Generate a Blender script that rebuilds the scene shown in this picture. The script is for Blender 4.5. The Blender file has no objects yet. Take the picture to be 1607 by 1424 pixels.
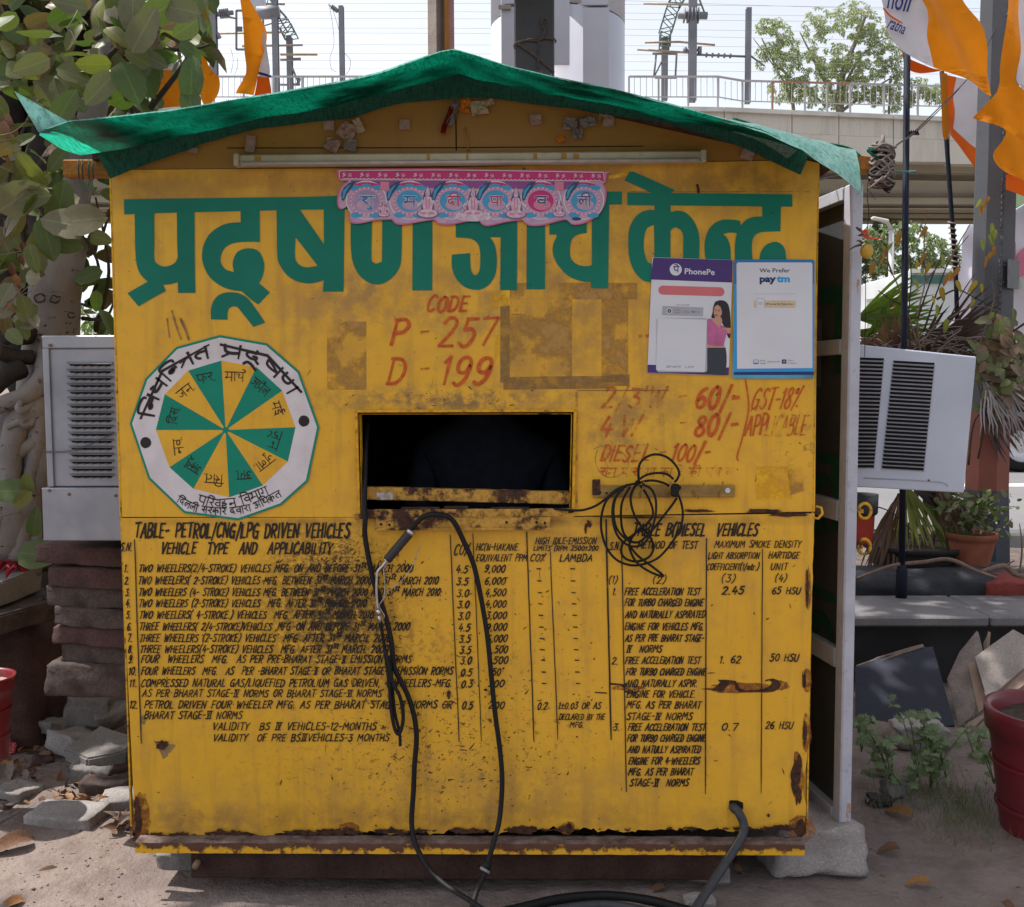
import bpy, bmesh, math, random
from mathutils import Vector, Matrix, noise as mnoise
from mathutils.geometry import tessellate_polygon
R = math.radians
random.seed(7)
S = bpy.context.scene
COL = S.collection
# ------------------------------------------------------------------ camera
YAW, PITCH, ROLL = -0.0172, 0.0693, -0.0046
CAM = Vector((0.1727, -2.5923, 1.3714))
FPX = 1550.0
_f = Vector((math.sin(YAW)*math.cos(PITCH), math.cos(YAW)*math.cos(PITCH), -math.sin(PITCH)))
_r = Vector((math.cos(YAW), -math.sin(YAW), 0)); _u = _r.cross(_f)
_r2 = _r*math.cos(ROLL) + _u*math.sin(ROLL); _u2 = -_r*math.sin(ROLL) + _u*math.cos(ROLL)
cam = bpy.data.cameras.new('camera'); camo = bpy.data.objects.new('camera', cam); COL.objects.link(camo)
cam.sensor_width = 36; cam.lens = 36*FPX/1607; cam.clip_start = 0.05; cam.clip_end = 3000
camo.matrix_world = Matrix(((_r2.x, _u2.x, -_f.x, CAM.x), (_r2.y, _u2.y, -_f.y, CAM.y), (_r2.z, _u2.z, -_f.z, CAM.z), (0, 0, 0, 1)))
S.camera = camo
# ------------------------------------------------------------------ light
SUN_EL, SUN_AZ = R(62), R(-82)      # azimuth from +Y (behind the kiosk) towards +X
w = bpy.data.worlds.new('World'); S.world = w; w.use_nodes = True
nt = w.node_tree; nt.nodes.clear()
sky = nt.nodes.new('ShaderNodeTexSky'); sky.sky_type = 'NISHITA'; sky.sun_disc = False
sky.sun_elevation = SUN_EL; sky.sun_rotation = SUN_AZ; sky.dust_density = 3.0; sky.air_density = 1.0; sky.ozone_density = 1.0; sky.altitude = 200
hs = nt.nodes.new('ShaderNodeHueSaturation'); hs.inputs['Saturation'].default_value = 0.30
bg = nt.nodes.new('ShaderNodeBackground'); bg.inputs['Strength'].default_value = 0.15
ow = nt.nodes.new('ShaderNodeOutputWorld')
nt.links.new(sky.outputs[0], hs.inputs['Color']); nt.links.new(hs.outputs[0], bg.inputs[0]); nt.links.new(bg.outputs[0], ow.inputs[0])
sl = bpy.data.lights.new('sun', 'SUN'); so = bpy.data.objects.new('sun', sl); COL.objects.link(so)
sl.energy = 4.0; sl.angle = R(0.6); sl.color = (1.0, 0.955, 0.89)
_sd = Vector((math.sin(SUN_AZ)*math.cos(SUN_EL), math.cos(SUN_AZ)*math.cos(SUN_EL), math.sin(SUN_EL)))
so.rotation_euler = _sd.to_track_quat('Z', 'Y').to_euler()
S.view_settings.view_transform = 'Standard'; S.view_settings.look = 'None'
S.view_settings.exposure = 0.80; S.view_settings.gamma = 1.0; S.view_settings.use_curve_mapping = False
S.render.engine = 'CYCLES'
S.cycles.max_bounces = 8; S.cycles.transparent_max_bounces = 24
S.cycles.use_denoising = True
# ------------------------------------------------------------------ helpers
def ray(px, py):
    return _f + _r2*((px-803.5)/FPX) + _u2*(-(py-712.0)/FPX)
def at(px, py, Y=0.0):
    "the point of the vertical plane y=Y that the photograph shows at px,py"
    d = ray(px, py); return CAM + d*((Y-CAM.y)/d.y)
def gr(px, py, Z=0.0):
    d = ray(px, py); return CAM + d*((Z-CAM.z)/d.z)
def setp(o, label=None, cat=None, group=None, kind=None):
    if label: o['label'] = label
    if cat: o['category'] = cat
    if group: o['group'] = group
    if kind: o['kind'] = kind
    return o
def empty(name, loc=(0, 0, 0), rz=0.0, label=None, cat=None, group=None):
    o = bpy.data.objects.new(name, None); COL.objects.link(o); o.location = loc; o.rotation_euler = (0, 0, rz)
    o.empty_display_size = 0.05
    return setp(o, label, cat, group)
def wmat(p):
    b = Matrix.Translation(p.location) @ p.rotation_euler.to_matrix().to_4x4()
    return b if p.parent is None else wmat(p.parent) @ p.matrix_parent_inverse @ b
def setpar(o, parent):
    if parent is not None:
        o.parent = parent; o.matrix_parent_inverse = wmat(parent).inverted()
    return o
def mesh(name, V, F, m, parent=None, smooth=False, mats=None, mi=None):
    me = bpy.data.meshes.new(name); me.from_pydata([tuple(v) for v in V], [], F); me.update()
    for mm in (mats or [m]): me.materials.append(mm)
    if mi: me.polygons.foreach_set('material_index', mi)
    if smooth: me.polygons.foreach_set('use_smooth', [True]*len(me.polygons))
    o = bpy.data.objects.new(name, me); COL.objects.link(o); setpar(o, parent)
    return o
class MB:
    "collects shapes, then links them as one mesh object"
    def __init__(s): s.V = []; s.F = []; s.M = []; s.S = []
    def add(s, V, F, mi=0, sm=False):
        n = len(s.V); s.V += [Vector(v) for v in V]; s.F += [tuple(i+n for i in f) for f in F]; s.M += [mi]*len(F); s.S += [sm]*len(F)
        return s
    def box(s, c, d, rot=None, mi=0, bev=0.0, jit=0.0):
        c = Vector(c); hx, hy, hz = d[0]/2, d[1]/2, d[2]/2
        if bev > 0:
            b = min(bev, hx*.9, hy*.9, hz*.9); V = []; F = []
            bm = bmesh.new(); bmesh.ops.create_cube(bm, size=1.0)
            bmesh.ops.scale(bm, vec=(d[0], d[1], d[2]), verts=bm.verts)
            bmesh.ops.bevel(bm, geom=bm.edges[:], offset=b, segments=1, affect='EDGES')
            bm.verts.ensure_lookup_table()
            V = [v.co.copy() for v in bm.verts]; F = [[v.index for v in f.verts] for f in bm.faces]; bm.free()
        else:
            V = [Vector((x*hx, y*hy, z*hz)) for x in (-1, 1) for y in (-1, 1) for z in (-1, 1)]
            F = [(0, 1, 3, 2), (4, 6, 7, 5), (0, 4, 5, 1), (2, 3, 7, 6), (0, 2, 6, 4), (1, 5, 7, 3)]
        if jit: V = [v+Vector((random.uniform(-jit, jit), random.uniform(-jit, jit), random.uniform(-jit, jit))) for v in V]
        if rot is not None: V = [rot @ v for v in V]
        return s.add([c+v for v in V], F, mi)
    def bar(s, a, b, wx, wz=None, mi=0, up=(0, 0, 1)):
        "box beam from a to b"
        a = Vector(a); b = Vector(b); wz = wz or wx; d = (b-a); L = d.length; d.normalize()
        up = Vector(up)
        if abs(d.dot(up)) > .97: up = Vector((0, 1, 0))
        x = d.cross(up).normalized(); z = x.cross(d)
        V = []
        for p in (a, b):
            for sx, sz in ((-1, -1), (1, -1), (1, 1), (-1, 1)): V.append(p+x*(sx*wx/2)+z*(sz*wz/2))
        return s.add(V, [(0, 1, 2, 3), (7, 6, 5, 4), (0, 4, 5, 1), (1, 5, 6, 2), (2, 6, 7, 3), (3, 7, 4, 0)], mi)
    def tube(s, pts, r, n=8, mi=0, cap=True, sm=True):
        P = [Vector(p) for p in pts]; k = len(P); rr = r if isinstance(r, (list, tuple)) else [r]*k
        V = []; F = []; prev = None
        for i, p in enumerate(P):
            t = (P[min(i+1, k-1)]-P[max(i-1, 0)])
            if t.length < 1e-9: t = Vector((0, 0, 1))
            t.normalize()
            if prev is None:
                a = Vector((0, 0, 1)) if abs(t.z) < .9 else Vector((1, 0, 0)); x = t.cross(a).normalized()
            else:
                x = prev - t*prev.dot(t)
                x = x.normalized() if x.length > 1e-6 else t.orthogonal().normalized()
            prev = x; y = t.cross(x)
            for j in range(n):
                a = 2*math.pi*j/n; V.append(p+(x*math.cos(a)+y*math.sin(a))*rr[i])
        for i in range(k-1):
            for j in range(n):
                F.append((i*n+j, i*n+(j+1) % n, (i+1)*n+(j+1) % n, (i+1)*n+j))
        if cap: F.append(tuple(range(n-1, -1, -1))); F.append(tuple((k-1)*n+j for j in range(n)))
        return s.add(V, F, mi, sm)
    def lathe(s, prof, c=(0, 0, 0), n=24, mi=0, sm=True):
        c = Vector(c); V = []; F = []
        for (r, z) in prof:
            for j in range(n):
                a = 2*math.pi*j/n; V.append(c+Vector((r*math.cos(a), r*math.sin(a), z)))
        for i in range(len(prof)-1):
            for j in range(n): F.append((i*n+j, i*n+(j+1) % n, (i+1)*n+(j+1) % n, (i+1)*n+j))
        return s.add(V, F, mi, sm)
    def poly(s, loops, y, th=0.0, mi=0):
        "flat shape in the xz plane facing -y (loops of Vectors), optional thickness behind"
        L3 = [[Vector((p.x, 0, p.z)) for p in lp] for lp in loops]
        L2 = [[Vector((p.x, p.z, 0)) for p in lp] for lp in loops]
        T = tessellate_polygon(L2); flat = [p for lp in L3 for p in lp]; n = len(flat)
        V = [Vector((p.x, y, p.z)) for p in flat]; F = []
        for t in T:
            a, b, c = (flat[i] for i in t)
            cr = (b.x-a.x)*(c.z-a.z)-(b.z-a.z)*(c.x-a.x)
            F.append(tuple(t) if cr > 0 else (t[0], t[2], t[1]))
        if th > 0:
            V += [Vector((p.x, y+th, p.z)) for p in flat]; nf = len(F)
            F += [tuple(i+n for i in reversed(f)) for f in F[:nf]]
            o = 0
            for lp in L3:
                k = len(lp); area = sum(lp[i].x*lp[(i+1) % k].z-lp[(i+1) % k].x*lp[i].z for i in range(k))
                for i in range(k):
                    a, b = o+i, o+(i+1) % k
                    outer = lp is L3[0]
                    f = (a, a+n, b+n, b) if (area > 0) == outer else (a, b, b+n, a+n)
                    F.append(f)
                o += k
        return s.add(V, F, mi)
    def build(s, name, m, parent=None, smooth=None, mats=None):
        o = mesh(name, s.V, s.F, m, parent, False, mats, s.M if mats else None)
        o.data.polygons.foreach_set('use_smooth', s.S if smooth is None else [smooth]*len(s.F))
        return o
def catmull(P, n=6, closed=False):
    P = [Vector(p) for p in P]; k = len(P)
    if k < 3: return P
    out = []; rng = range(k) if closed else range(k-1)
    for i in rng:
        if closed: p0, p1, p2, p3 = P[(i-1) % k], P[i], P[(i+1) % k], P[(i+2) % k]
        else: p0, p1, p2, p3 = P[max(i-1, 0)], P[i], P[i+1], P[min(i+2, k-1)]
        for j in range(n):
            t = j/n; out.append(0.5*((2*p1)+(-p0+p2)*t+(2*p0-5*p1+4*p2-p3)*t*t+(-p0+3*p1-3*p2+p3)*t**3))
    if not closed: out.append(P[-1])
    return out
def copy_thing(o, loc=None, rz=None, label=None, parent=None):
    c = o.copy(); COL.objects.link(c)
    if parent is not None: c.parent = parent
    if loc is not None: c.location = loc
    if rz is not None: c.rotation_euler = (0, 0, rz)
    if label: c['label'] = label
    for ch in list(o.children): copy_thing(ch, parent=c)
    return c
# ------------------------------------------------------------------ materials
class NT:
    def __init__(s, name):
        s.m = bpy.data.materials.new(name); s.m.use_nodes = True; s.t = s.m.node_tree; s.t.nodes.clear()
        s.o = s.n('ShaderNodeOutputMaterial'); s.b = s.n('ShaderNodeBsdfPrincipled'); s.l(s.b.outputs[0], s.o.inputs[0])
        s._tc = None
    def n(s, k): return s.t.nodes.new(k)
    def l(s, a, b): s.t.links.new(a, b)
    def val(s, sock, v):
        if isinstance(v, bpy.types.NodeSocket): s.l(v, sock)
        else: sock.default_value = v
    @property
    def co(s):
        if s._tc is None: s._tc = s.n('ShaderNodeTexCoord').outputs['Object']
        return s._tc
    def noise(s, scale, detail=3, rough=.55, vec=None, stretch=None, dist=0.0):
        t = s.n('ShaderNodeTexNoise'); t.inputs['Scale'].default_value = scale; t.inputs['Detail'].default_value = detail
        t.inputs['Roughness'].default_value = rough; t.inputs['Distortion'].default_value = dist
        v = vec or s.co
        if stretch:
            mp = s.n('ShaderNodeMapping'); mp.inputs['Scale'].default_value = stretch; s.l(v, mp.inputs[0]); v = mp.outputs[0]
        s.l(v, t.inputs['Vector']); return t.outputs['Fac']
    def vor(s, scale, feat='F1', stretch=None, out='Distance'):
        t = s.n('ShaderNodeTexVoronoi'); t.feature = feat; t.inputs['Scale'].default_value = scale
        v = s.co
        if stretch:
            mp = s.n('ShaderNodeMapping'); mp.inputs['Scale'].default_value = stretch; s.l(v, mp.inputs[0]); v = mp.outputs[0]
        s.l(v, t.inputs['Vector']); return t.outputs[out]
    def mr(s, v, a, b, c=0., d=1.):
        t = s.n('ShaderNodeMapRange'); s.val(t.inputs[0], v); t.inputs[1].default_value = a; t.inputs[2].default_value = b
        t.inputs[3].default_value = c; t.inputs[4].default_value = d; return t.outputs[0]
    def ma(s, op, a, b=0.):
        t = s.n('ShaderNodeMath'); t.operation = op; s.val(t.inputs[0], a); s.val(t.inputs[1], b); return t.outputs[0]
    def mix(s, f, a, b):
        t = s.n('ShaderNodeMix'); t.data_type = 'RGBA'; s.val(t.inputs[0], f)
        for k, v in ((6, a), (7, b)):
            if isinstance(v, tuple): v = (*v[:3], 1)
            s.val(t.inputs[k], v)
        return t.outputs[2]
    def ell(s, c, r, soft=.6):
        "1 inside an ellipse on the panel plane, falling to 0"
        a = s.n('ShaderNodeVectorMath'); a.operation = 'SUBTRACT'; s.l(s.co, a.inputs[0]); a.inputs[1].default_value = (c[0], 0, c[1])
        b = s.n('ShaderNodeVectorMath'); b.operation = 'MULTIPLY'; s.l(a.outputs[0], b.inputs[0]); b.inputs[1].default_value = (1/r[0], 0, 1/r[1])
        c_ = s.n('ShaderNodeVectorMath'); c_.operation = 'LENGTH'; s.l(b.outputs[0], c_.inputs[0])
        return s.mr(c_.outputs['Value'], 1-soft, 1+soft*.4, 1, 0)
    def sep(s):
        t = s.n('ShaderNodeSeparateXYZ'); s.l(s.co, t.inputs[0]); return t.outputs
    def bump(s, h, strength=.3, dist=.01):
        t = s.n('ShaderNodeBump'); t.inputs['Strength'].default_value = strength; t.inputs['Distance'].default_value = dist
        s.l(h, t.inputs['Height']); s.l(t.outputs[0], s.b.inputs['Normal'])
    def fin(s, col, rough=.7, spec=.3, metal=0., alpha=None):
        if isinstance(col, tuple): col = (*col[:3], 1)
        s.val(s.b.inputs['Base Color'], col); s.val(s.b.inputs['Roughness'], rough); s.b.inputs['Specular IOR Level'].default_value = spec
        s.val(s.b.inputs['Metallic'], metal)
        if alpha is not None: s.val(s.b.inputs['Alpha'], alpha)
        return s.m
def srgb(r, g, b):
    f = lambda c: (c/255/12.92) if c/255 <= .04045 else ((c/255+.055)/1.055)**2.4
    return (f(r), f(g), f(b))
def simple(name, c, rough=.7, spec=.3, var=.15, vs=8., bump=0., metal=0., c2=None, vs2=None, det=4, bs=None, bd=.004):
    "colour with a mottled second tone, grain and optional relief"
    k = NT(name); c2 = c2 or tuple(x*(1-var*2) for x in c)
    f = k.mr(k.noise(vs, det), .35, .68)
    col = k.mix(f, c, c2)
    if bump >= .3:
        g_ = k.noise(150, 3, .7); col = k.mix(k.ma('MULTIPLY', k.mr(g_, .5, .62), .5), col, tuple(x*.45 for x in c)); col = k.mix(k.ma('MULTIPLY', k.mr(g_, .42, .34), .35), col, tuple(min(1, x*1.5) for x in c))
    if vs2: col = k.mix(k.ma('MULTIPLY', k.mr(k.noise(vs2, 3), .60, .72), .6), col, tuple(x*.55 for x in c))
    if bump: k.bump(k.noise(bs or vs*6, 4), bump, bd)
    return k.fin(col, rough, spec, metal)
# ------------------------------------------------------------------ brush lettering: single stroke alphabets
# grid: x 0..6, y 0..10 ; ';' separates strokes, '~' marks a curved stroke
GL = {
'A': (5.2, '0 0 2.8 10;2.8 10 4.6 0;1 3.6 4 3.8'), 'B': (5, '0.4 0 0.6 10;~0.3 9.8 3 9.9 4.2 8.2 2.8 5.6 0.8 5.2;~0.8 5.2 3.6 4.8 4.4 2.6 3 .4 0.2 0.1'),
'C': (4.6, '~4.3 8.6 3 10 1 8 0.3 4.5 0.7 1 2.2 0 4 1.6'), 'D': (5, '0.4 0 0.6 10;~0 9.9 3 9.6 4.5 6.5 4 2.5 2.4 0.3 0 0.1'),
'E': (4.4, '0.5 0 0.5 10;0.4 9.8 4 10;0.5 5.2 3.2 5.4;0.3 0.2 3.8 0.4'), 'F': (4.2, '0.5 0 0.5 10;0.4 9.7 4.1 10;0.5 5.2 3.2 5.4'),
'G': (5, '~4.3 8.6 3 10 1 8 0.3 4.5 0.7 1 2.2 0 4 1.6;4.1 2 4.1 4.6;2.6 4.5 4.6 4.6;4.2 4.4 4.2 -.6'), 'H': (5, '0.5 0 0.5 10;4.3 0 4.3 10;0.5 5 4.4 5.4'),
'I': (2, '0.8 0 0.8 10'), 'J': (4, '~3.2 10 3.2 2.4 1.8 0 0 2'), 'K': (4.8, '0.5 0 0.5 10;4.3 10 0.7 4.6;0.7 4.6 4.4 -.4'), 'L': (4.2, '0.5 10 0.4 .2 3.8 0.4'),
'M': (6.2, '0 0 0.9 10;0.9 10 2.9 4;2.9 4 4.9 10;4.9 10 5.6 0'), 'N': (5.4, '0.3 0 0.6 10;0.6 10 4 0;4 0 4.6 10'), 'O': (5.2, '~2.8 10 1 8.2 0.3 4.6 0.9 1.2 2.4 0 4.2 2 4.8 5.6 4.2 9 2.6 10'),
'P': (4.6, '0.4 0 0.6 10;~0.2 9.7 3 10 4.4 7.8 3.2 5.2 0.8 4.6'), 'Q': (5.2, '~2.8 10 1 8.2 0.3 4.6 0.9 1.2 2.4 0 4.2 2 4.8 5.6 4.2 9 2.6 10;2.6 3 4.8 -1.4'),
'R': (4.9, '0.4 0 0.6 10;~0.2 9.7 3 10 4.3 7.8 3.2 5.4 0.8 5;1.6 5 4.2 -.4'), 'S': (4.6, '~4.2 8.8 3 10 1.2 9 1 7 2.6 5.4 3.9 3.6 3.4 .9 1.8 0 0.1 1.4'),
'T': (4.4, '2.2 0 2.4 10;0 9.6 4.6 10.1'), 'U': (5.2, '~0.6 10 0.3 3 1.2 .2 2.8 .2 4 2.6 4.6 10'), 'V': (4.8, '0.4 10 1.8 0;1.8 0 4.6 10'),
'W': (6.6, '0.3 10 1.2 0;1.2 0 3.2 8;3.2 8 4 0;4 0 6.3 10'), 'X': (4.8, '0.4 10 4.3 0;4.6 10 0.2 0'), 'Y': (4.4, '0.3 10 2 5 4.5 10;2.1 5.2 1.8 0'), 'Z': (4.4, '0.2 10 4 10 0.2 0.2 4.2 0.4'),
'0': (4.8, '~2.8 10 1 8 0.4 4.6 1 1.2 2.3 0 3.8 2 4.3 5.6 3.8 9 2.6 10'), '1': (2.4, '0.4 7.8 1.6 10;1.6 10 1.2 0'), '2': (4.7, '~0.4 8 1.6 9.9 3.4 9.6 3.9 7.6 2.4 4 .1 .3;0.1 0.2 4.1 0.3'),
'3': (4.6, '0.6 9.8 4 9.8 1.8 5.8;~1.8 5.8 3.8 5 3.8 2 2.2 0 0.1 1.6'), '4': (4.8, '2.4 10 0.3 3.4;0.3 3.4 4.5 3.6;3.5 6.2 2.8 -.4'), '5': (4.7, '4.3 10 1.3 9.9 0.9 6;~0.9 5.9 2.8 6.4 4 4.2 3 .9 1.4 0 0 1.5'),
'6': (4.6, '~3.8 9.8 1.6 8 .4 4 1 .8 2.4 0 3.8 1.4 3.8 4 2.4 5.4 .8 3.6'), '7': (4.5, '0.2 9.6 4.3 10;4.3 10 1.6 0'), '8': (4.7, '~2.4 5.4 .9 7.4 1.8 9.8 3.4 9.6 3.8 7.6 2.4 5.4 .6 3.4 .8 .8 2.4 0 3.9 1.4 3.8 3.8 2.4 5.4'),
'9': (4.6, '~3.8 7 2.8 4.6 1 5 .7 7.6 1.8 9.8 3.4 9.6 4 7 3.2 2.4 1.4 0 0.2 1'), '(': (2.8, '~2.4 11.6 .6 8 .4 3 1.4 -1.4'), ')': (2.8, '~1 11.6 2.4 8 2 3 .2 -1.4'),
'/': (3.6, '3.2 11.4 .4 -1.6'), '-': (3.4, '.3 4.8 2.8 5.2'), '.': (2, '.5 .5 .9 0'), ',': (2, '.9 .8 .9 0 .3 -1.6'), '%': (5.2, '~1.5 9.6 .4 8.8 .6 7.4 1.8 7.8 1.5 9.6;4.6 11 .4 -1;3.4 1.4 4 .8'),
'&': (5, '4.6 0 1.2 7.6;~1.2 7.6 2 9.8 3.2 8 .6 4 .6 1 2.4 0 4.4 4'), '+': (4.6, '.2 4.6 4.2 5;2.2 8 2.2 2'), '~': (4.8, '.2 5.8 4.2 6.2;2.2 9 2.2 3;0 .6 4.4 1'), '"': (3, '.6 10.8 .4 8.6;1.8 10.8 1.6 8.6'), "'": (1.6, '.6 10.8 .4 8.6'),
' ': (4.2, ''), ':': (2, '.6 6 .8 5.4;.6 .8 .9 .2'),
'e': (3.6, '~.6 3.6 3 4 2.6 6 1 6 .3 3.4 1 .3 3 .6'), 's': (3.2, '~3.4 12 2 12.6 1 11 2.6 9 2 6.6 .3 7.2'), 't': (3.0, '~1.6 13.4 1 8 1.4 6.4 2.8 7;.2 11 3 11.4'), 'm': (5, '.4 0 .6 6.4 2.4 6 2.4 0;2.4 6 4.4 6 4.4 0'), 'r': (3, '.5 0 .6 6;~.6 4.4 1.8 6.2 3 5.8'),
'τ': (3, '~1.6 9 1 1.6 1.6 0 2.8 .6;.2 6 3 6.4'),
# roman numerals with bars
'①': (3.4, '0 10 3.4 10;0 0 3.2 0;1.6 0 1.7 10'), '②': (5, '0 10 4.8 10;0 0 4.6 0;1.3 0 1.4 10;3.2 0 3.3 10'), '③': (6.4, '0 10 6.2 10;0 0 6 0;1.2 0 1.3 10;3 0 3.1 10;4.7 0 4.8 10'),
'④': (6.4, '0 10 6.2 10;0 0 5.8 0;1 0 1.1 10;2.4 10 3.8 .4;3.8 .4 5.4 10'), '⑥': (6.4, '0 10 6.2 10;0 0 6 0;.8 10 2.2 .4;2.2 .4 3.8 10;5 0 5.1 10'),
}
DV = {  # Devanagari parts; the head line is laid along y=10 by dev()
'n': (5.4, '5 10 5 0;~5 5 3 5 2 5.4 1.2 4.4 1.8 3.4 2.6 4.2'), 'p': (5, '~1 10 1 6 1.6 4 3 3.4 4.6 4;4.6 10 4.6 0'), 'y': (5.2, '~1 9 2.2 8 2 6.6 1 6.2 1.2 4.4 2.6 3.8 4.8 4.2;4.8 10 4.8 0'),
't': (5.2, '4.8 10 4.8 0;~4.8 6.4 2.4 6.2 1 4.6 1.4 2.4 2.4 1.4'), 'r': (4, '~2.2 10 3.4 8.4 3 6.4 1.2 6 .8 5.4;1.4 5.8 3.8 1.2'), 'd': (4.6, '3 10 3 7.6;~3 7.6 1.2 7 .8 4.6 2 2.8 3.4 3.4 3.4 5 2.4 4.8;3 3.2 4.4 1'),
'S': (5.2, '~1 10 1 6 1.6 4 3 3.4 4.8 4;4.8 10 4.8 0;1.4 8.2 4.2 4.6'), 'N': (5.6, '~.8 10 .8 5 1.8 3.6 3 5 3 10;5 10 5 0'), 'j': (5.6, '5 10 5 0;~5 6 3 6 3.8 4.4 2.6 2.6 1.2 3.4 1 4.6'),
'f': (7, '~1 10 1 6 1.6 4 3 3.4 4.6 4;4.6 10 4.6 0;~4.6 6 6 7 6.8 5.2 6.2 3.2'), 'm': (5, '1.4 10 1.4 4;~1.4 4 .4 3.4 .8 5;1.4 4.2 4.6 4.4;4.6 10 4.6 0'), 'c': (5.2, '~.4 8 2.6 8 1.8 5.8 2.4 4 4.8 4.6;4.8 10 4.8 0'),
'a': (6, '~.6 9 2.4 9.4 3 7.6 1.8 6 3.2 5 3.2 3 1.8 1.8 .4 2.8;3 5.6 5.4 5.8;5.4 10 5.4 0'), 'l': (5.4, '5 10 5 0;~5 6.4 3.8 7 3 5.4 3 3.6;~3 5.8 1.8 7 .8 5 1.4 2.8 2.4 2'), 'E': (4.8, '3.4 10 3.4 8.4;~3.4 8.4 1.4 8 1.2 6 3.2 5.8 3.8 4 2.4 2.6 1 3.4;~2.4 2.6 3.6 1.8 4 .8;~3.4 10 1.6 12 2.6 13.4 4 12.6'),
'g': (4.6, '1.8 10 1.8 4;~1.8 4 .6 3.8 .8 5;4.2 10 4.2 0'), 's': (5.4, '~2 10 3 8.4 2.6 6.6 .8 6.2 .8 5.4;1 5.8 3.2 1.6;2.2 5.4 4.8 5.6;4.8 10 4.8 0'), 'k': (5.8, '3 10 3 0;~3 5.4 1.6 7 .6 5.4 1.4 3.8 3 5.2 4.4 6.8 5.4 5.4 4.8 3'),
'v': (5, '4.6 10 4.6 0;~4.6 4.2 2.8 3.2 1.2 4.8 2 7 4.6 6.4'), 'h': (4.8, '2.8 10 2.8 8.2;~2.8 8.2 1.2 8 1.2 6.2 3.4 6.2 3.8 4.8 2.2 3.8 1 4.6;~1 4.2 1 2 2.6 1.2 3.6 2.2'), 'b': (5.2, '~.8 9.4 1.8 8 1.4 4;~1.4 4 .4 3.4 .8 5;1.4 4.2 4.8 4.4;4.8 10 4.8 0;.8 9.4 2.2 9'),
'D': (5.2, '~1.8 9.4 .8 8.2 2.2 7 .9 5.8 1.2 4 2.6 3.4 4.8 4;4.8 10 4.8 0'), 'z': (5, '~1 8.4 2.2 9.2 2.8 7.6 1 6 1 5.4;1.2 5.6 3 2;4.6 10 4.6 0'),
'A': (2, '1.4 10 1.4 0'), 'i': (2, '1.4 10 1.4 0;~1.4 10 1.6 13 4 13.4 6 12 6.2 10'), 'I': (2, '1.4 10 1.4 0;~1.4 10 .8 13 -1.6 13.2 -3.2 11.8 -3.4 10'), 'u': (0, '~-1.6 -.4 -.4 -2.6 -1.6 -3.4 -2.6 -2.4'), 'w': (0, '~-4.4 -2.6 -3.4 -.6 -2 -1.6 -.4 -4'),
'e': (0, '~-.6 10 -2 12.6 -4.4 13.4'), 'F': (0, '-.6 10 -4 13.6;-.6 10 -1.8 14'), 'R': (0, '~-.4 10 1 11.4 .4 13 -1 13.4'), 'q': (0, '-3.2 3.4 -5.2 .8'), 'H': (3.6, '~3.6 5 1.4 5.6 .8 4.4 1.6 3.6 2.4 4.2'), 'T': (5.4, '5 10 5 0;~5 6.4 3 6.4 1.4 6;3.4 6 1 2'),
'K': (0, '-4 -1 -2 -3.4'), '.': (1.6, '.6 1 1 .4'), ' ': (3, ''), 'O': (7, '~.8 8.6 2.6 9.2 3.2 7.4 1.8 5.8 3.4 4.8 3.2 2.4 1.6 1.4 .4 2.6;~3.2 5.8 5 7 6 5 4.8 3.4;~2.6 11.4 4 10.2 5.4 11.6'), 'X': (6, '.6 5 5.4 5;3 1 3 9;.6 5 .6 9;5.4 5 5.4 1;3 9 5.4 9;3 1 .6 1'),
}
def _strokes(src):
    out = []
    for st in src.split(';'):
        st = st.strip()
        if not st: continue
        cv = st[0] == '~'; v = [float(x) for x in st.lstrip('~').split()]
        P = [Vector((v[i], v[i+1], 0)) for i in range(0, len(v), 2)]
        out.append(catmull(P, 3) if cv and len(P) > 2 else P)
    return out
_STR = {k: (v[0], _strokes(v[1])) for k, v in GL.items()}
_SDV = {k: (v[0], _strokes(v[1])) for k, v in DV.items()}
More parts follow.
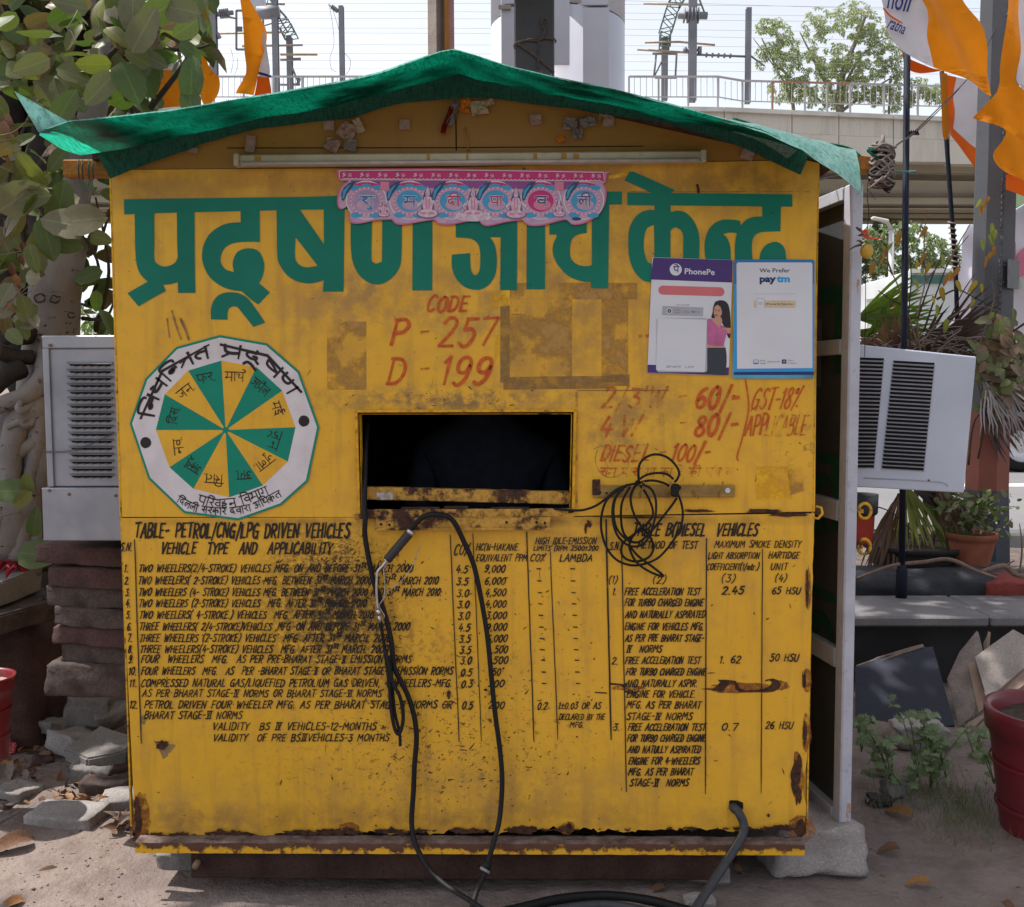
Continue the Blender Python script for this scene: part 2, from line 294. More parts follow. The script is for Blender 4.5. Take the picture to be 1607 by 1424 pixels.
class Ink:
    """collects painted strokes given in photograph pixels, laid on a plane (default the kiosk front)"""
    def __init__(s, y=-0.0012, proj=None):
        s.V = []; s.F = []; s.y = y; s.k = 0; s.proj = proj or (lambda p, q, y: at(p, q, y))
    def ribbon(s, pts, w, taper=.25, z=None):
        "pts: (px,py); w: brush width in px"
        P = [Vector((p[0], p[1], 0)) for p in pts]
        Q = [P[0]]
        for p in P[1:]:
            if (p-Q[-1]).length > .05: Q.append(p)
        if len(Q) < 2: Q = [P[0], P[0]+Vector((w*.6, w*.3, 0))]
        P = Q; k = len(P); s.k += 1
        y = s.y - (s.k % 6)*0.00012 if z is None else z
        ws = w*random.uniform(.86, 1.14); n0 = len(s.V)
        for i, p in enumerate(P):
            a = (P[i]-P[i-1]).normalized() if i > 0 else (P[1]-P[0]).normalized()
            b = (P[i+1]-P[i]).normalized() if i < k-1 else a
            t = (a+b); t = t.normalized() if t.length > .2 else a
            nrm = Vector((-t.y, t.x, 0)); c = max(.55, nrm.dot(Vector((-a.y, a.x, 0))))
            ww = ws*.5/c
            if i == 0: ww *= 1-taper*random.uniform(-.4, 1); p = p - t*ws*.25
            if i == k-1: ww *= 1-taper*random.uniform(.4, 1.6); p = p + t*ws*.3
            for sg in (1, -1):
                q = p+nrm*ww*sg; s.V.append(s.proj(q.x, q.y, y))
        for i in range(k-1):
            a = n0+2*i; s.F.append((a, a+1, a+3, a+2))
    def poly(s, loops, lift=0.0):
        mb = MB()
        W3 = [[at(p[0], p[1], s.y) for p in lp] for lp in loops] if s.proj is None else [[s.proj(p[0], p[1], s.y) for p in lp] for lp in loops]
        mb.poly(W3, s.y-lift); n = len(s.V); s.V += mb.V; s.F += [tuple(i+n for i in f) for f in mb.F]
    def line(s, text, x0, y0, x1, h, w, y1=None, slant=.22, jit=.35, place=None, tab=None, head=False, htop=10):
        "one line of lettering from x0,y0 (base line) to x1; h = cap height"
        tab = tab or _STR; y1 = y0 if y1 is None else y1
        adv = [tab.get(c, tab[' '])[0] for c in text]; sp = .9 if tab is _STR else .35
        tot = sum(adv)+sp*(len(text)-1); sx = (x1-x0-h*slant*.4)/tot; sy = h/10.0
        if place is None:
            def place(u, v): t = u/(x1-x0); return (x0+u+v*slant, y0+(y1-y0)*t-v)
        cx = 0.0
        if head:
            a = 0.0; cur = 0.0; k = 0
            for i, c in enumerate(text+' '):
                if c == ' ' or c == '.':
                    if k: s.ribbon([place((a-.1)*sx, htop*sy), place(((a+cur)/2)*sx, htop*sy*1.01), place((cur+.4)*sx, htop*sy)], w*1.05)
                    k = 0; cur += (adv[i] if i < len(text) else 0)+sp; a = cur
                else: k += 1; cur += adv[i]+sp
        for c, ad in zip(text, adv):
            jx = random.uniform(-jit, jit)*.12*h*.3; jy = random.uniform(-jit, jit)*.12*h; js = random.uniform(.95, 1.06)
            for st in tab.get(c, tab[' '])[1]:
                s.ribbon([place((cx+p.x)*sx+jx, p.y*sy*js+jy) for p in st], w)
            cx += ad+sp
    def dev(s, text, x0, y0, x1, h, w, **kw):
        s.line(text, x0, y0, x1, h, w, tab=_SDV, head=True, **kw)
    def arc(s, text, cx, cy, r, a0, a1, h, w, dev=True, inward=False):
        "text along a circle, angles in degrees clockwise from up; inward: read from the centre"
        L = abs(R(a1-a0))*r
        def place(u, v):
            a = R(a0+(a1-a0)*u/L); rr = (r+v) if not inward else (r-v)
            return (cx+rr*math.sin(a), cy-rr*math.cos(a))
        s.line(text, 0, 0, L, h, w, slant=0, place=place, tab=_SDV if dev else _STR, head=dev, jit=.15)
    def build(s, name, m, parent):
        # face every polygon to the front (-y)
        F = []
        for f in s.F:
            a, b, c = s.V[f[0]], s.V[f[1]], s.V[f[2]]
            n = (b-a).cross(c-a)
            F.append(f if n.y <= 0 else tuple(reversed(f)))
        return mesh(name, s.V, F, m, parent)
def font_text(s, size, x, z, y, align='LEFT', sx=1.0, rot=0.0, bold=0.0, shear=0.0, basis=None):
    "printed type as flat mesh data on the plane y, x,z = base line start in metres; returns V,F"
    cu = bpy.data.curves.new('t', 'FONT'); cu.body = s; cu.size = size; cu.align_x = align; cu.resolution_u = 2; cu.offset = bold; cu.shear = shear
    o = bpy.data.objects.new('t', cu); COL.objects.link(o)
    dg = bpy.context.evaluated_depsgraph_get(); dg.update()
    me = o.evaluated_get(dg).to_mesh()
    V = [v.co.copy() for v in me.vertices]; F = [tuple(p.vertices) for p in me.polygons]
    o.evaluated_get(dg).to_mesh_clear(); bpy.data.objects.remove(o); bpy.data.curves.remove(cu)
    c, n = math.cos(rot), math.sin(rot); out = []
    for v in V:
        a, b = v.x*sx, v.y
        if basis is None: out.append(Vector((x+a*c-b*n, y, z+a*n+b*c)))
        else: out.append(basis(a, b))
    return out, F
# ------------------------------------------------------------------ materials of the kiosk
YEL = (0.66, 0.350, 0.022)
def pxz(px, py):
    p = at(px, py); return (p.x, p.z)
def pr(n): return n*0.00168
def yellow_paint(name, front=True, dusty=0.0, rustedge=None, soot=()):
    k = NT(name)
    big = k.noise(2.2, 5, .6); mid = k.noise(9, 5, .62); fine = k.noise(60, 4, .6)
    col = k.mix(k.mr(big, .38, .66), YEL, (0.70, 0.378, 0.030))
    col = k.mix(k.ma('MULTIPLY', k.mr(mid, .48, .72), .45), col, (0.42, 0.215, 0.045))          # handling grime
    col = k.mix(k.ma('MULTIPLY', k.mr(k.noise(26, 5, .7), .56, .72), .35), col, (0.36, 0.20, 0.07)); col = k.mix(k.ma('MULTIPLY', k.mr(k.noise(1, 4, .65, stretch=(26, 1, 2.2)), .52, .70), .38), col, (0.34, 0.18, 0.045))
    if dusty: col = k.mix(dusty, col, (0.185, 0.085, 0.022))  # under-roof shade mixed into the paint as dark brown
    def add(mask, colour, amt, col=None):
        return k.mix(k.ma('MULTIPLY', mask, amt), col, colour)
    blot = k.noise(11, 6, .68)
    for (c, r, colour, amt, lo, hi, soft) in soot:
        m = k.ma('MULTIPLY', k.ell(c, r, soft), k.mr(k.noise(lo[0], 6, .7, stretch=(1, 1, 1.15)) if isinstance(lo, tuple) else blot, lo[1] if isinstance(lo, tuple) else lo, hi))
        col = add(m, colour, amt, col)
    # specks: small chips scattered everywhere
    sp = k.mr(k.vor(46), .10, .055); sp = k.ma('MULTIPLY', sp, k.mr(k.noise(5, 3), .50, .62))
    col = k.mix(k.ma('MULTIPLY', sp, .85), col, (0.035, 0.022, 0.016))
    h = k.ma('ADD', k.ma('MULTIPLY', k.noise(5, 3), .8), k.ma('MULTIPLY', fine, .06))
    k.bump(h, .35, .012)
    rg = k.mr(mid, .3, .7, .36, .60)
    return k.fin(col, rg, .30)
BLK = (0.016, 0.013, 0.012); BRN = (0.19, 0.105, 0.05)
E_ = lambda px, py, rx, ry: (pxz(px, py), (pr(rx), pr(ry)))
def soot(px, py, rx, ry, colour, amt, lo, hi, soft=.7):
    c, r = E_(px, py, rx, ry); return (c, r, colour, amt, lo, hi, soft)
up_soot = [soot(700, 285, 640, 50, (0.25, 0.115, 0.028), .75, .22, .55, .8),
           soot(240, 296, 90, 34, BRN, .5, .40, .66), soot(1180, 292, 120, 50, (0.16, 0.085, 0.03), .7, .38, .66),
           soot(560, 485, 190, 80, (0.30, 0.165, 0.07), .6, .44, .60), soot(860, 470, 220, 95, (0.28, 0.155, 0.06), .65, .44, .60),
           soot(880, 560, 160, 60, (0.30, 0.165, 0.06), .45, .44, .62), soot(1020, 640, 150, 60, (0.24, 0.13, 0.06), .6, .42, .62),
           soot(700, 628, 220, 26, (0.13, 0.085, 0.06), .75, (24, .42), .58), soot(1000, 350, 160, 110, (0.25, 0.13, 0.045), .5, .42, .66),
           soot(960, 690, 80, 60, BRN, .5, .46, .62), soot(1245, 700, 46, 60, (0.10, 0.075, 0.03), .6, (30, .54), .62),
           soot(560, 450, 60, 30, (0.26, 0.15, 0.07), .7, .40, .6)]
low_soot = [soot(512, 965, 112, 118, BLK, .9, (44, .42), .55, .95), soot(535, 950, 62, 62, BLK, .95, (60, .40), .52, .9), soot(520, 880, 90, 50, BLK, .9, (80, .50), .56, .9),
            soot(590, 1010, 120, 60, (0.05, 0.03, 0.02), .75, (45, .50), .60, .9), soot(700, 1130, 240, 120, BLK, .85, (34, .575), .63, .8),
            soot(640, 1200, 260, 110, (0.06, 0.04, 0.03), .7, (60, .57), .62, .9), soot(860, 960, 120, 160, BLK, .8, (50, .61), .65, .8),
            soot(760, 1240, 300, 60, (0.30, 0.17, 0.06), .6, .40, .62), soot(300, 1290, 120, 60, (0.28, 0.17, 0.08), .5, .42, .62),
            soot(900, 850, 120, 26, BRN, .5, .40, .60), soot(735, 818, 560, 9, (0.12, 0.06, 0.03), .8, .34, .56, .9),
            soot(540, 1288, 700, 26, (0.17, 0.085, 0.035), .65, .36, .62, .95), soot(1090, 900, 90, 120, (0.42, 0.24, 0.06), .5, .40, .62)]
M_UP = yellow_paint('yellow painted steel', soot=up_soot)
M_LO = yellow_paint('yellow painted steel lower', soot=low_soot)
M_YG = yellow_paint('shaded ochre board', dusty=.85)  # gable colour darkened for the shade below the roof edge
M_YS = yellow_paint('yellow painted steel side')
def rusty(name, paint=YEL, amt=.5):
    k = NT(name); n1 = k.noise(16, 6, .68); n2 = k.noise(70, 4, .6)
    ru = k.mix(k.mr(n2, .35, .65), (0.085, 0.03, 0.018), (0.028, 0.016, 0.014))
    col = k.mix(k.mr(n1, amt-.04, amt+.05), ru, k.mix(k.mr(n2, .4, .7), paint, tuple(x*.55 for x in paint)))
    k.bump(k.ma('ADD', k.mr(n1, amt-.05, amt+.05, 0, .5), n2), .5, .003)
    return k.fin(col, .75, .25)
M_RY = rusty('rusted yellow angle', YEL, .40); M_RY2 = rusty('heavily rusted yellow angle', (0.50, 0.27, 0.05), .47)
M_RUST = simple('rust scale', (0.085, 0.035, 0.02), .85, .2, vs=60, c2=(0.022, 0.014, 0.013), bump=.6, bs=140)
M_RUSTH = simple('rust halo', (0.30, 0.10, 0.02), .8, .2, vs=40)
M_GRN = simple('green sign paint', (0.003, 0.135, 0.095), .5, .2, var=.06, vs=3.5, c2=(0.005, 0.175, 0.118), det=5)
M_GR2 = simple('turquoise sign paint', (0.006, 0.215, 0.145), .55, .2, var=.05, vs=8)
M_WHP = simple('white sign paint', (0.62, 0.58, 0.60), .5, .35, vs=14, c2=(0.52, 0.47, 0.49))
def ink_mat(name, c, wear, lo=.44, hi=.60, sc=30, c2=None):
    k = NT(name); col = k.mix(k.mr(k.noise(70, 4), .35, .65), c, c2 or tuple(x*1.5 for x in c))
    a = k.mr(k.noise(sc, 5, .65), lo, hi, 1, 1-wear); return k.fin(col, .5, .3, alpha=a)
M_INK = ink_mat('black sign paint', (0.011, 0.008, 0.008), .4, .58, .72, 22)
M_INKB = ink_mat('bold black sign paint', (0.014, 0.009, 0.008), .25, .62, .75, 22)
M_RED = ink_mat('orange red sign paint', (0.56, 0.115, 0.012), .55, .46, .66, 34, (0.44, 0.055, 0.010))
M_REDF = ink_mat('faded red sign paint', (0.50, 0.12, 0.016), .95, .38, .58, 26, (0.42, 0.06, 0.012))
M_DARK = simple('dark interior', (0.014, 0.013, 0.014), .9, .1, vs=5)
# ------------------------------------------------------------------ kiosk shell
BL = at(204, 1308); KZ0 = .155; KZ1 = KZ0+1.7835; KW = .915; KD = 1.35
kiosk = empty('kiosk', (0, 0, 0), 0, 'yellow painted sheet steel booth with green Hindi headline and black vehicle tables', 'kiosk')
P = lambda pts, y=0.0: [at(a, b, y) for a, b in pts]
# upper sheet with the service window
win = [(562, 648), (900, 647), (897, 800), (565, 800)]
mb = MB(); mb.poly([P([(188, 811.5), (171, 267), (700, 263), (1284, 251), (1279, 803), (903, 810), (897, 812)]), P(win)], 0.0, .0025)
upper = mb.build('upper_sheet', M_UP, kiosk)
# lower sheet: torn, rusted lower edge and right edge
rg = random.Random(5)
bot = []
x = 1262.0
while x > 208:
    y = 1311-(x-208)*.0105+8*mnoise.noise(Vector((x*.03, 0, 3)))+5*mnoise.noise(Vector((x*.14, 2, 3)))
    if x < 232: y -= (232-x)*.9
    if 1225 < x: y -= (x-1225)*.35
    if 538 < x < 556 or 868 < x < 886: y -= 7
    bot.append((x, y)); x -= rg.uniform(3.5, 8)
redge = []
y = 806.0
while y < 1290:
    xr = 1279-(y-803)*.0287+1.6*mnoise.noise(Vector((y*.05, 5, 1)))-1
    if 1195 < y < 1262: xr -= 6*max(0, math.sin((y-1195)/67*math.pi))
    redge.append((xr, y)); y += rg.uniform(7, 14)
mb = MB(); mb.poly([P([(188.5, 813.2)] + bot[::-1] + redge[::-1] + [(905, 811.5)])], -.001, .0022)
lower = mb.build('lower_sheet', M_LO, kiosk)
# gable board
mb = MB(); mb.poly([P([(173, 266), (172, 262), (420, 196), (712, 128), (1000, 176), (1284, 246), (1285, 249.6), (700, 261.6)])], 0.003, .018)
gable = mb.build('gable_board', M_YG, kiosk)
mb = MB()
for (a, b) in (((356, 232), (1010, 229)),): mb.poly([P([(356, 231.5), (700, 231), (1010, 228.5), (1010, 230), (700, 232.6), (356, 233)])], 0.0022)
mb.poly([P([(714, 158), (716, 158), (717, 236), (715, 236)])], .0022)
mb.build('gable_seam', M_DARK, gable)
# walls, floor, back, roof
def quad(V, th, name, m, par=kiosk):
    b = MB(); b.add(V, [(0, 1, 2, 3)]); return b.build(name, m, par)
mb = MB(); mb.box((-KW+.012, KD/2+.02, (KZ0+KZ1)/2), (.02, KD-.02, KZ1-KZ0-.02)); mb.build('side_wall', M_YS, kiosk)
mb = MB(); mb.box((KW-.012+.012, KD/2+.02, (KZ0+KZ1)/2), (.02, KD-.02, KZ1-KZ0-.02)); mb.build('side_wall', M_YS, kiosk)
mb = MB(); mb.box((0, KD+.02, (KZ0+KZ1)/2), (2*KW-.02, .02, KZ1-KZ0-.02)); mb.build('back_wall', M_YS, kiosk)
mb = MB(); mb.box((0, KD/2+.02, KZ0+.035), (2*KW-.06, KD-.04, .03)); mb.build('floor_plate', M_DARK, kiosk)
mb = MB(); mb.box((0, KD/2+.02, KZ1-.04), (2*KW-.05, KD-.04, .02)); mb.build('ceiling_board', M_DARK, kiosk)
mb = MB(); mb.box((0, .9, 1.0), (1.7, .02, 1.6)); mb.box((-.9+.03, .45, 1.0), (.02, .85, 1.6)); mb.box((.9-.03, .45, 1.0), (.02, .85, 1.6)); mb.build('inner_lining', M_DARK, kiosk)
pk = at(712, 128, 0)
for sg, ex in ((-1, at(150, 254, 0)), (1, at(1310, 262, 0))):
    mb = MB(); V = [Vector((pk.x, -.02, pk.z)), Vector((ex.x, -.02, ex.z)), Vector((ex.x, KD+.1, ex.z)), Vector((pk.x, KD+.1, pk.z))]
    V += [v+Vector((0, 0, .018)) for v in V]
    mb.add(V, [(0, 1, 2, 3), (7, 6, 5, 4), (0, 4, 5, 1), (1, 5, 6, 2), (2, 6, 7, 3), (3, 7, 4, 0)]); mb.build('roof_sheet', M_RUST, kiosk)
# window frame angles
mb = MB()
fr = [((559, 645.5), (903, 644.5)), ((903, 644.5), (899.5, 803)), ((564, 806), (559, 645.5))]
for i, (a, b) in enumerate(fr): mb.bar(at(*a, -.005), at(*b, -.005), *((.010, .006) if i == 0 else (.006, .010)))
mb.build('window_frame', rusty('window angle paint', YEL, .36), kiosk)
mb = MB()
for a, b in (((567, 650), (897, 649.5)), ((897, 650), (894, 800)), ((569, 802), (566, 650))): mb.bar(at(*a, .018), at(*b, .018), *((.03, .0015) if abs(a[0]-b[0]) > 50 else (.0015, .03)))
mb.build('window_reveal', M_RY, kiosk)
# the drop flap resting in the window
mb = MB()
a = at(567, 774, .02); b = at(894, 782, .02); L = (b-a)
ang = math.atan2(L.z, L.x)
c = (a+b)/2; mb.box(c+Vector((0, .01, 0)), (L.length, .03, pr(20)), Matrix.Rotation(-ang, 3, 'Y'), bev=.002)
flap = mb.build('window_flap', M_RY2, kiosk)
mb = MB(); mb.box(at(604, 779, -.0005), (pr(26), .006, pr(12)), bev=.002); mb.build('bare_patch', simple('bare primer', (.42, .38, .36), .7, vs=80, c2=(.1, .07, .06)), flap)
# sill rails and the hinge strip under the window
mb = MB(); mb.bar(at(566, 803.5, -.004), at(898, 801.5, -.004), .012, pr(7)); mb.bar(at(556, 811, -.006), at(884, 806, -.006), .010, pr(7))
mb.build('sill_rail', M_RY2, kiosk)
mb = MB()
for x0, x1 in ((629, 690), (697, 735), (771, 831)): mb.box((at(x0, 799, -.004)+at(x1, 798, -.004))/2, (pr(x1-x0), .010, pr(5 if x0 != 697 else 8)), bev=.001)
mb.build('latch_plate', M_RUST, kiosk)
mb = MB(); mb.box((at(590, 822, -.014)+at(864, 820, -.014))/2, (pr(274), .012, pr(17)), bev=.002); mb.box((at(590, 815, -.008)+at(864, 811, -.008))/2, (pr(276), .010, pr(4)))
mb.box((at(590, 831, -.017)+at(864, 829, -.017))/2, (pr(276), .014, pr(3.4)))
hinge = mb.build('hinge_strip', M_RY2, kiosk)
for (x, y) in ((598, 823), (611, 824), (795, 820), (842, 820), (855, 821)):
    b_ = MB(); b_.tube([at(x, y, -.0195), at(x, y, -.0212)], .0035, 8); b_.build('screw_hole', M_DARK, hinge)
# base angle: horizontal ledge with a painted lip, beam under it
def strip(p0, p1, y0, y1, mats, name, m, n=60, amp=.0015, par=kiosk):
    b = MB(); V = []; F = []
    for i in range(n+1):
        t = i/n; q0 = p0.lerp(p1, t)
        for j, (yy, zz) in enumerate(((y1, 0), (y0, 0))):
            V.append(Vector((q0.x, yy, q0.z+amp*mnoise.noise(Vector((q0.x*30, yy*9, 2))))))
    return V
aL = at(212, 1323, -.045); aR = at(1263, 1326, -.045)
ztop = (aL.z+aR.z)/2
mb = MB()
n = 90; V = []; F = []
ywidth = (.004, -.010, -.022, -.034, -.045)
for i in range(n+1):
    x = aL.x+(aR.x-aL.x)*i/n
    for j, yy in enumerate(ywidth):
        rag = .0035*mnoise.noise(Vector((x*14, yy*40, 1)))+.0018*mnoise.noise(Vector((x*60, yy*100, 5)))
        V.append(Vector((x, yy, ztop+(.004 if 0 < j < 4 else 0)+rag)))
    V.append(Vector((x, -.0453, ztop-pr(17)+.0012*mnoise.noise(Vector((x*25, 0, 7)))))); V.append(Vector((x, -.036, ztop-pr(17))))
k7 = 7
for i in range(n):
    for j in range(k7-1): F.append((i*k7+j, i*k7+j+1, (i+1)*k7+j+1, (i+1)*k7+j))
mb.add(V, [tuple(reversed(f)) for f in F])
M_LEDGE = NT('ledge grime')
_k = M_LEDGE; _s = _k.sep(); _n = _k.noise(24, 6, .7)
_top = _k.mix(_k.mr(_n, .35, .65), (0.055, 0.032, 0.026), (0.17, 0.125, 0.11))
_lip = _k.mix(_k.mr(_k.ma('ADD', _n, _k.mr(_s['Z'], ztop-.006, ztop-.022, .18, -.02)), .50, .60), YEL, (0.10, 0.04, 0.022))
_c = _k.mix(_k.mr(_s['Y'], -.0445, -.0452), _top, _lip); _k.bump(_n, .5, .004); _k.fin(_c, .8, .2)
mb.build('base_angle', M_LEDGE.m, kiosk)
mb = MB(); mb.box((-.03, -.005, (ztop-pr(17)+.044)/2), (pr(850), .04, ztop-pr(17)-.046), bev=.003)
mb.build('base_beam', simple('dark rusty beam', (0.032, 0.016, 0.013), .85, .2, vs=12, c2=(0.055, 0.030, 0.024), bump=.3), kiosk)
mb = MB(); mb.box((0.0, .7, .10), (1.6, .9, .06)); mb.build('under_frame', M_DARK, kiosk)
for (x, y, dx, dy) in ((306, 1360, 14, -22), (1160, 1368, -10, -28)):
    b_ = MB(); b_.tube([at(x, y, -.06), at(x+dx, y+dy, .06)], .0085, 10); b_.build('pipe_stub', M_RUST if x > 500 else simple('dry pipe', (.22, .15, .09), .8), kiosk)
# left edge strip turning round the corner
mb = MB(); mb.bar(at(174, 268, .005), at(207, 1296, .005), .004, .012); mb.build('corner_angle', M_RY, kiosk)
mb = MB(); mb.bar(at(1284, 252, .006), at(1265.5, 1310, .006), .004, .012); mb.build('corner_angle', M_RY, kiosk)
# seam shadow gap between sheets: a real gap closed behind by a dark strip
mb = MB(); mb.poly([P([(187, 808), (1279, 799), (1279, 808), (187, 817)])], .004, .004); mb.build('seam_backing', M_RUST, kiosk)
# ------------------------------------------------------------------ rust holes and flakes (real torn flaps, slightly proud)
def blob(cx, cy, rx, ry, seed, n=26, rough=.45):
    return [(cx+rx*math.cos(2*math.pi*i/n)*(1+rough*mnoise.noise(Vector((math.cos(2*math.pi*i/n)*2, math.sin(2*math.pi*i/n)*2, seed)))),
             cy+ry*math.sin(2*math.pi*i/n)*(1+rough*mnoise.noise(Vector((math.cos(2*math.pi*i/n)*2, math.sin(2*math.pi*i/n)*2, seed+7))))) for i in range(n)]
def rust_patches(name, polys, par, lift=.0022, m=None):
    b = MB()
    for i, pl in enumerate(polys): b.poly([P(pl, -lift-.0001*i)], -lift-.0001*i)
    return setp(b.build(name, m or M_RUST, par), kind='stuff')
halo = [blob(1165, 1080, 56, 8, 1), blob(1226, 1076, 12, 8, 2), blob(985, 1080, 26, 4, 3), blob(1252, 1220, 9, 40, 4), blob(1258, 1300, 22, 20, 5), blob(222, 1285, 14, 38, 6), blob(548, 1300, 16, 9, 7),
        blob(1267, 1068, 7, 18, 8), blob(1266, 1150, 7, 30, 9), blob(1268, 925, 5, 34, 11), blob(890, 1300, 12, 10, 12)]
rust_patches('rust_stain', halo, lower, .0016, ink_mat('rust stain paint', (0.30, 0.10, 0.018), .85, .40, .62, 40, (0.16, 0.05, 0.014)))
flk = [[(1109, 1082), (1118, 1082), (1126, 1076), (1130, 1071), (1126, 1067), (1140, 1067), (1156, 1069), (1154, 1076), (1146, 1073), (1140, 1078), (1134, 1086), (1128, 1085), (1120, 1084)],
       [(1154, 1074), (1158, 1072), (1160, 1080), (1170, 1084), (1186, 1083), (1198, 1082), (1206, 1078), (1212, 1072), (1208, 1068), (1200, 1070), (1202, 1067), (1213, 1065), (1222, 1068), (1226, 1075), (1222, 1082), (1212, 1086), (1196, 1086), (1180, 1087), (1162, 1087), (1154, 1082)],
       [(933, 1086), (952, 1087), (953, 1089), (934, 1088)], [(958, 1072), (980, 1074), (983, 1071), (984, 1076), (979, 1080), (973, 1076), (958, 1075)], [(979, 1084), (1001, 1086), (1000, 1089), (980, 1087)],
       blob(1249, 1226, 7, 30, 21, rough=.9), blob(1254, 1200, 4, 16, 22), blob(1262, 1068, 3, 14, 23, rough=.8), blob(1263, 1150, 3, 22, 24, rough=.9), blob(1267, 925, 2.2, 30, 25, rough=.8), blob(1256, 1300, 9, 14, 26),
       blob(1255, 1250, 3, 12, 27), blob(217, 1288, 6, 22, 28, rough=.9), blob(214, 1262, 4, 12, 29), blob(545, 1303, 9, 5, 30, rough=.9), blob(892, 1300, 5, 8, 31, rough=.9), blob(924, 822, 4, 6, 32, rough=.9), blob(919, 830, 2, 8, 33),
       blob(1096, 802, 22, 2.5, 34, rough=.9), blob(1200, 802, 26, 3, 35, rough=.9), blob(1000, 812, 60, 1.6, 36, rough=.9), blob(704, 1090, 3, 7, 37), blob(620, 812, 22, 2, 38, rough=.9), blob(1240, 808, 30, 3, 39, rough=.9),
       blob(1206, 1280, 2.4, 3, 40), blob(762, 1083, 3, 2, 41), blob(254, 1169, 9, 8, 42, rough=1.1)]
for i in range(70):
    x = rg.uniform(230, 1250); y0 = 1311-(x-208)*.0105; q_ = rg.random()**2
    flk.append(blob(x, y0-rg.uniform(-1, 3), 2+q_*16, 1+q_*4, x, rough=1.3))
rust_patches('rust_flake', flk, lower, .0026)
rust_patches('glue_mark', [blob(262, 1173, 11, 9, 51, rough=1.2), blob(225, 1130, 5, 7, 52), [(240, 1162), (252, 1166), (262, 1172), (264, 1186), (256, 1192), (252, 1182), (246, 1170)]], lower, .0012, simple('glue brown', (.30, .19, .075), .8))
# scrapes & chips: many tiny dark nicks on the lower sheet
ink = Ink(-.0024)
for i in range(1000):
    u = rg.random()
    if u < .34: x, y = rg.gauss(700, 95), rg.gauss(1160, 75)
    elif u < .86: x, y = rg.gauss(535, 52), rg.gauss(945, 62)
    elif u < .93: x, y = rg.uniform(560, 950), rg.uniform(850, 1300)
    else: x, y = rg.uniform(215, 1250), rg.uniform(830, 1300)
    if not (212 < x < 1255 and 830 < y < 1300): continue
    a = rg.gauss(-.5, .7); L = rg.expovariate(1/2.6)+.5
    ink.ribbon([(x, y), (x+L*math.cos(a)*.5, y+L*math.sin(a)*.5+rg.uniform(-.6, .6)), (x+L*math.cos(a), y+L*math.sin(a))], rg.uniform(.5, 1.9), .8)
setp(ink.build('paint_chip', M_RUST, lower), kind='stuff')
ink = Ink(-.0012)
for i in range(150):
    x, y = (rg.uniform(480, 1270), rg.uniform(300, 790)) if rg.random() < .6 else (rg.gauss(690, 70), rg.gauss(628, 12))
    if 555 < x < 905 and 640 < y < 812: continue
    a = rg.gauss(-.3, .8); L = rg.expovariate(1/3.0)+.6
    ink.ribbon([(x, y), (x+L*math.cos(a), y+L*math.sin(a))], rg.uniform(.5, 1.7), .8)
_o = ink.build('paint_chip', M_RUST, upper); setp(_o, kind='stuff')
# ------------------------------------------------------------------ tape ghosts and old paper residue
M_TAPE = ink_mat('old tape film', (0.30, 0.165, 0.045), .7, .38, .60, 22, (0.20, 0.12, 0.045))
M_TAPE2 = ink_mat('tape ghost', (0.42, 0.225, 0.05), .95, .40, .56, 9, (0.34, 0.18, 0.05))
M_CLEAN = ink_mat('clean yellow patch', (0.74, 0.40, 0.016), .9, .42, .62, 14, (0.72, 0.38, 0.015))
def patch(pl, m, nm, lift=.0006): b = MB(); b.poly([P(pl, -lift)], -lift, 0); return b.build(nm, m, upper)
Q = lambda x0, y0, x1, y1, d=0: [(x0, y0), (x1, y0+d), (x1, y1+d), (x0, y1)]
patch(Q(513, 505, 575, 612), M_TAPE2, 'paper_ghost', .0004)
patch(Q(785, 466, 800, 601), M_TAPE, 'tape_strip', .0005); patch(Q(790, 592, 955, 612, -2), M_TAPE, 'tape_strip', .0007)
patch(Q(893, 470, 898, 592), M_TAPE2, 'tape_strip', .0005); patch(Q(944, 466, 986, 600), M_TAPE2, 'tape_strip', .0004); patch(Q(955, 588, 988, 606), M_TAPE, 'tape_strip', .0008)
patch(Q(800, 468, 893, 592), M_TAPE2, 'paper_ghost', .0003); patch(Q(800, 444, 1000, 470), M_TAPE2, 'tape_strip', .0009)
patch(Q(769, 456, 800, 482, -2), M_CLEAN, 'clean_patch', .0006); patch(Q(776, 526, 784, 570), M_CLEAN, 'clean_patch', .0006); patch(Q(1186, 732, 1243, 784), M_CLEAN, 'clean_patch', .0004)
patch(Q(905, 612, 1050, 614), M_TAPE, 'tape_strip', .0005); patch(Q(903, 615, 907, 810), M_TAPE2, 'tape_strip', .0005)
patch(Q(985, 300, 1270, 302), M_TAPE2, 'tape_strip', .0002); patch([(1236, 738), (1258, 734), (1262, 770), (1240, 778)], M_TAPE2, 'paper_ghost', .0006)
patch(Q(955, 276, 985, 282, -6), M_CLEAN, 'clean_patch', .0003)
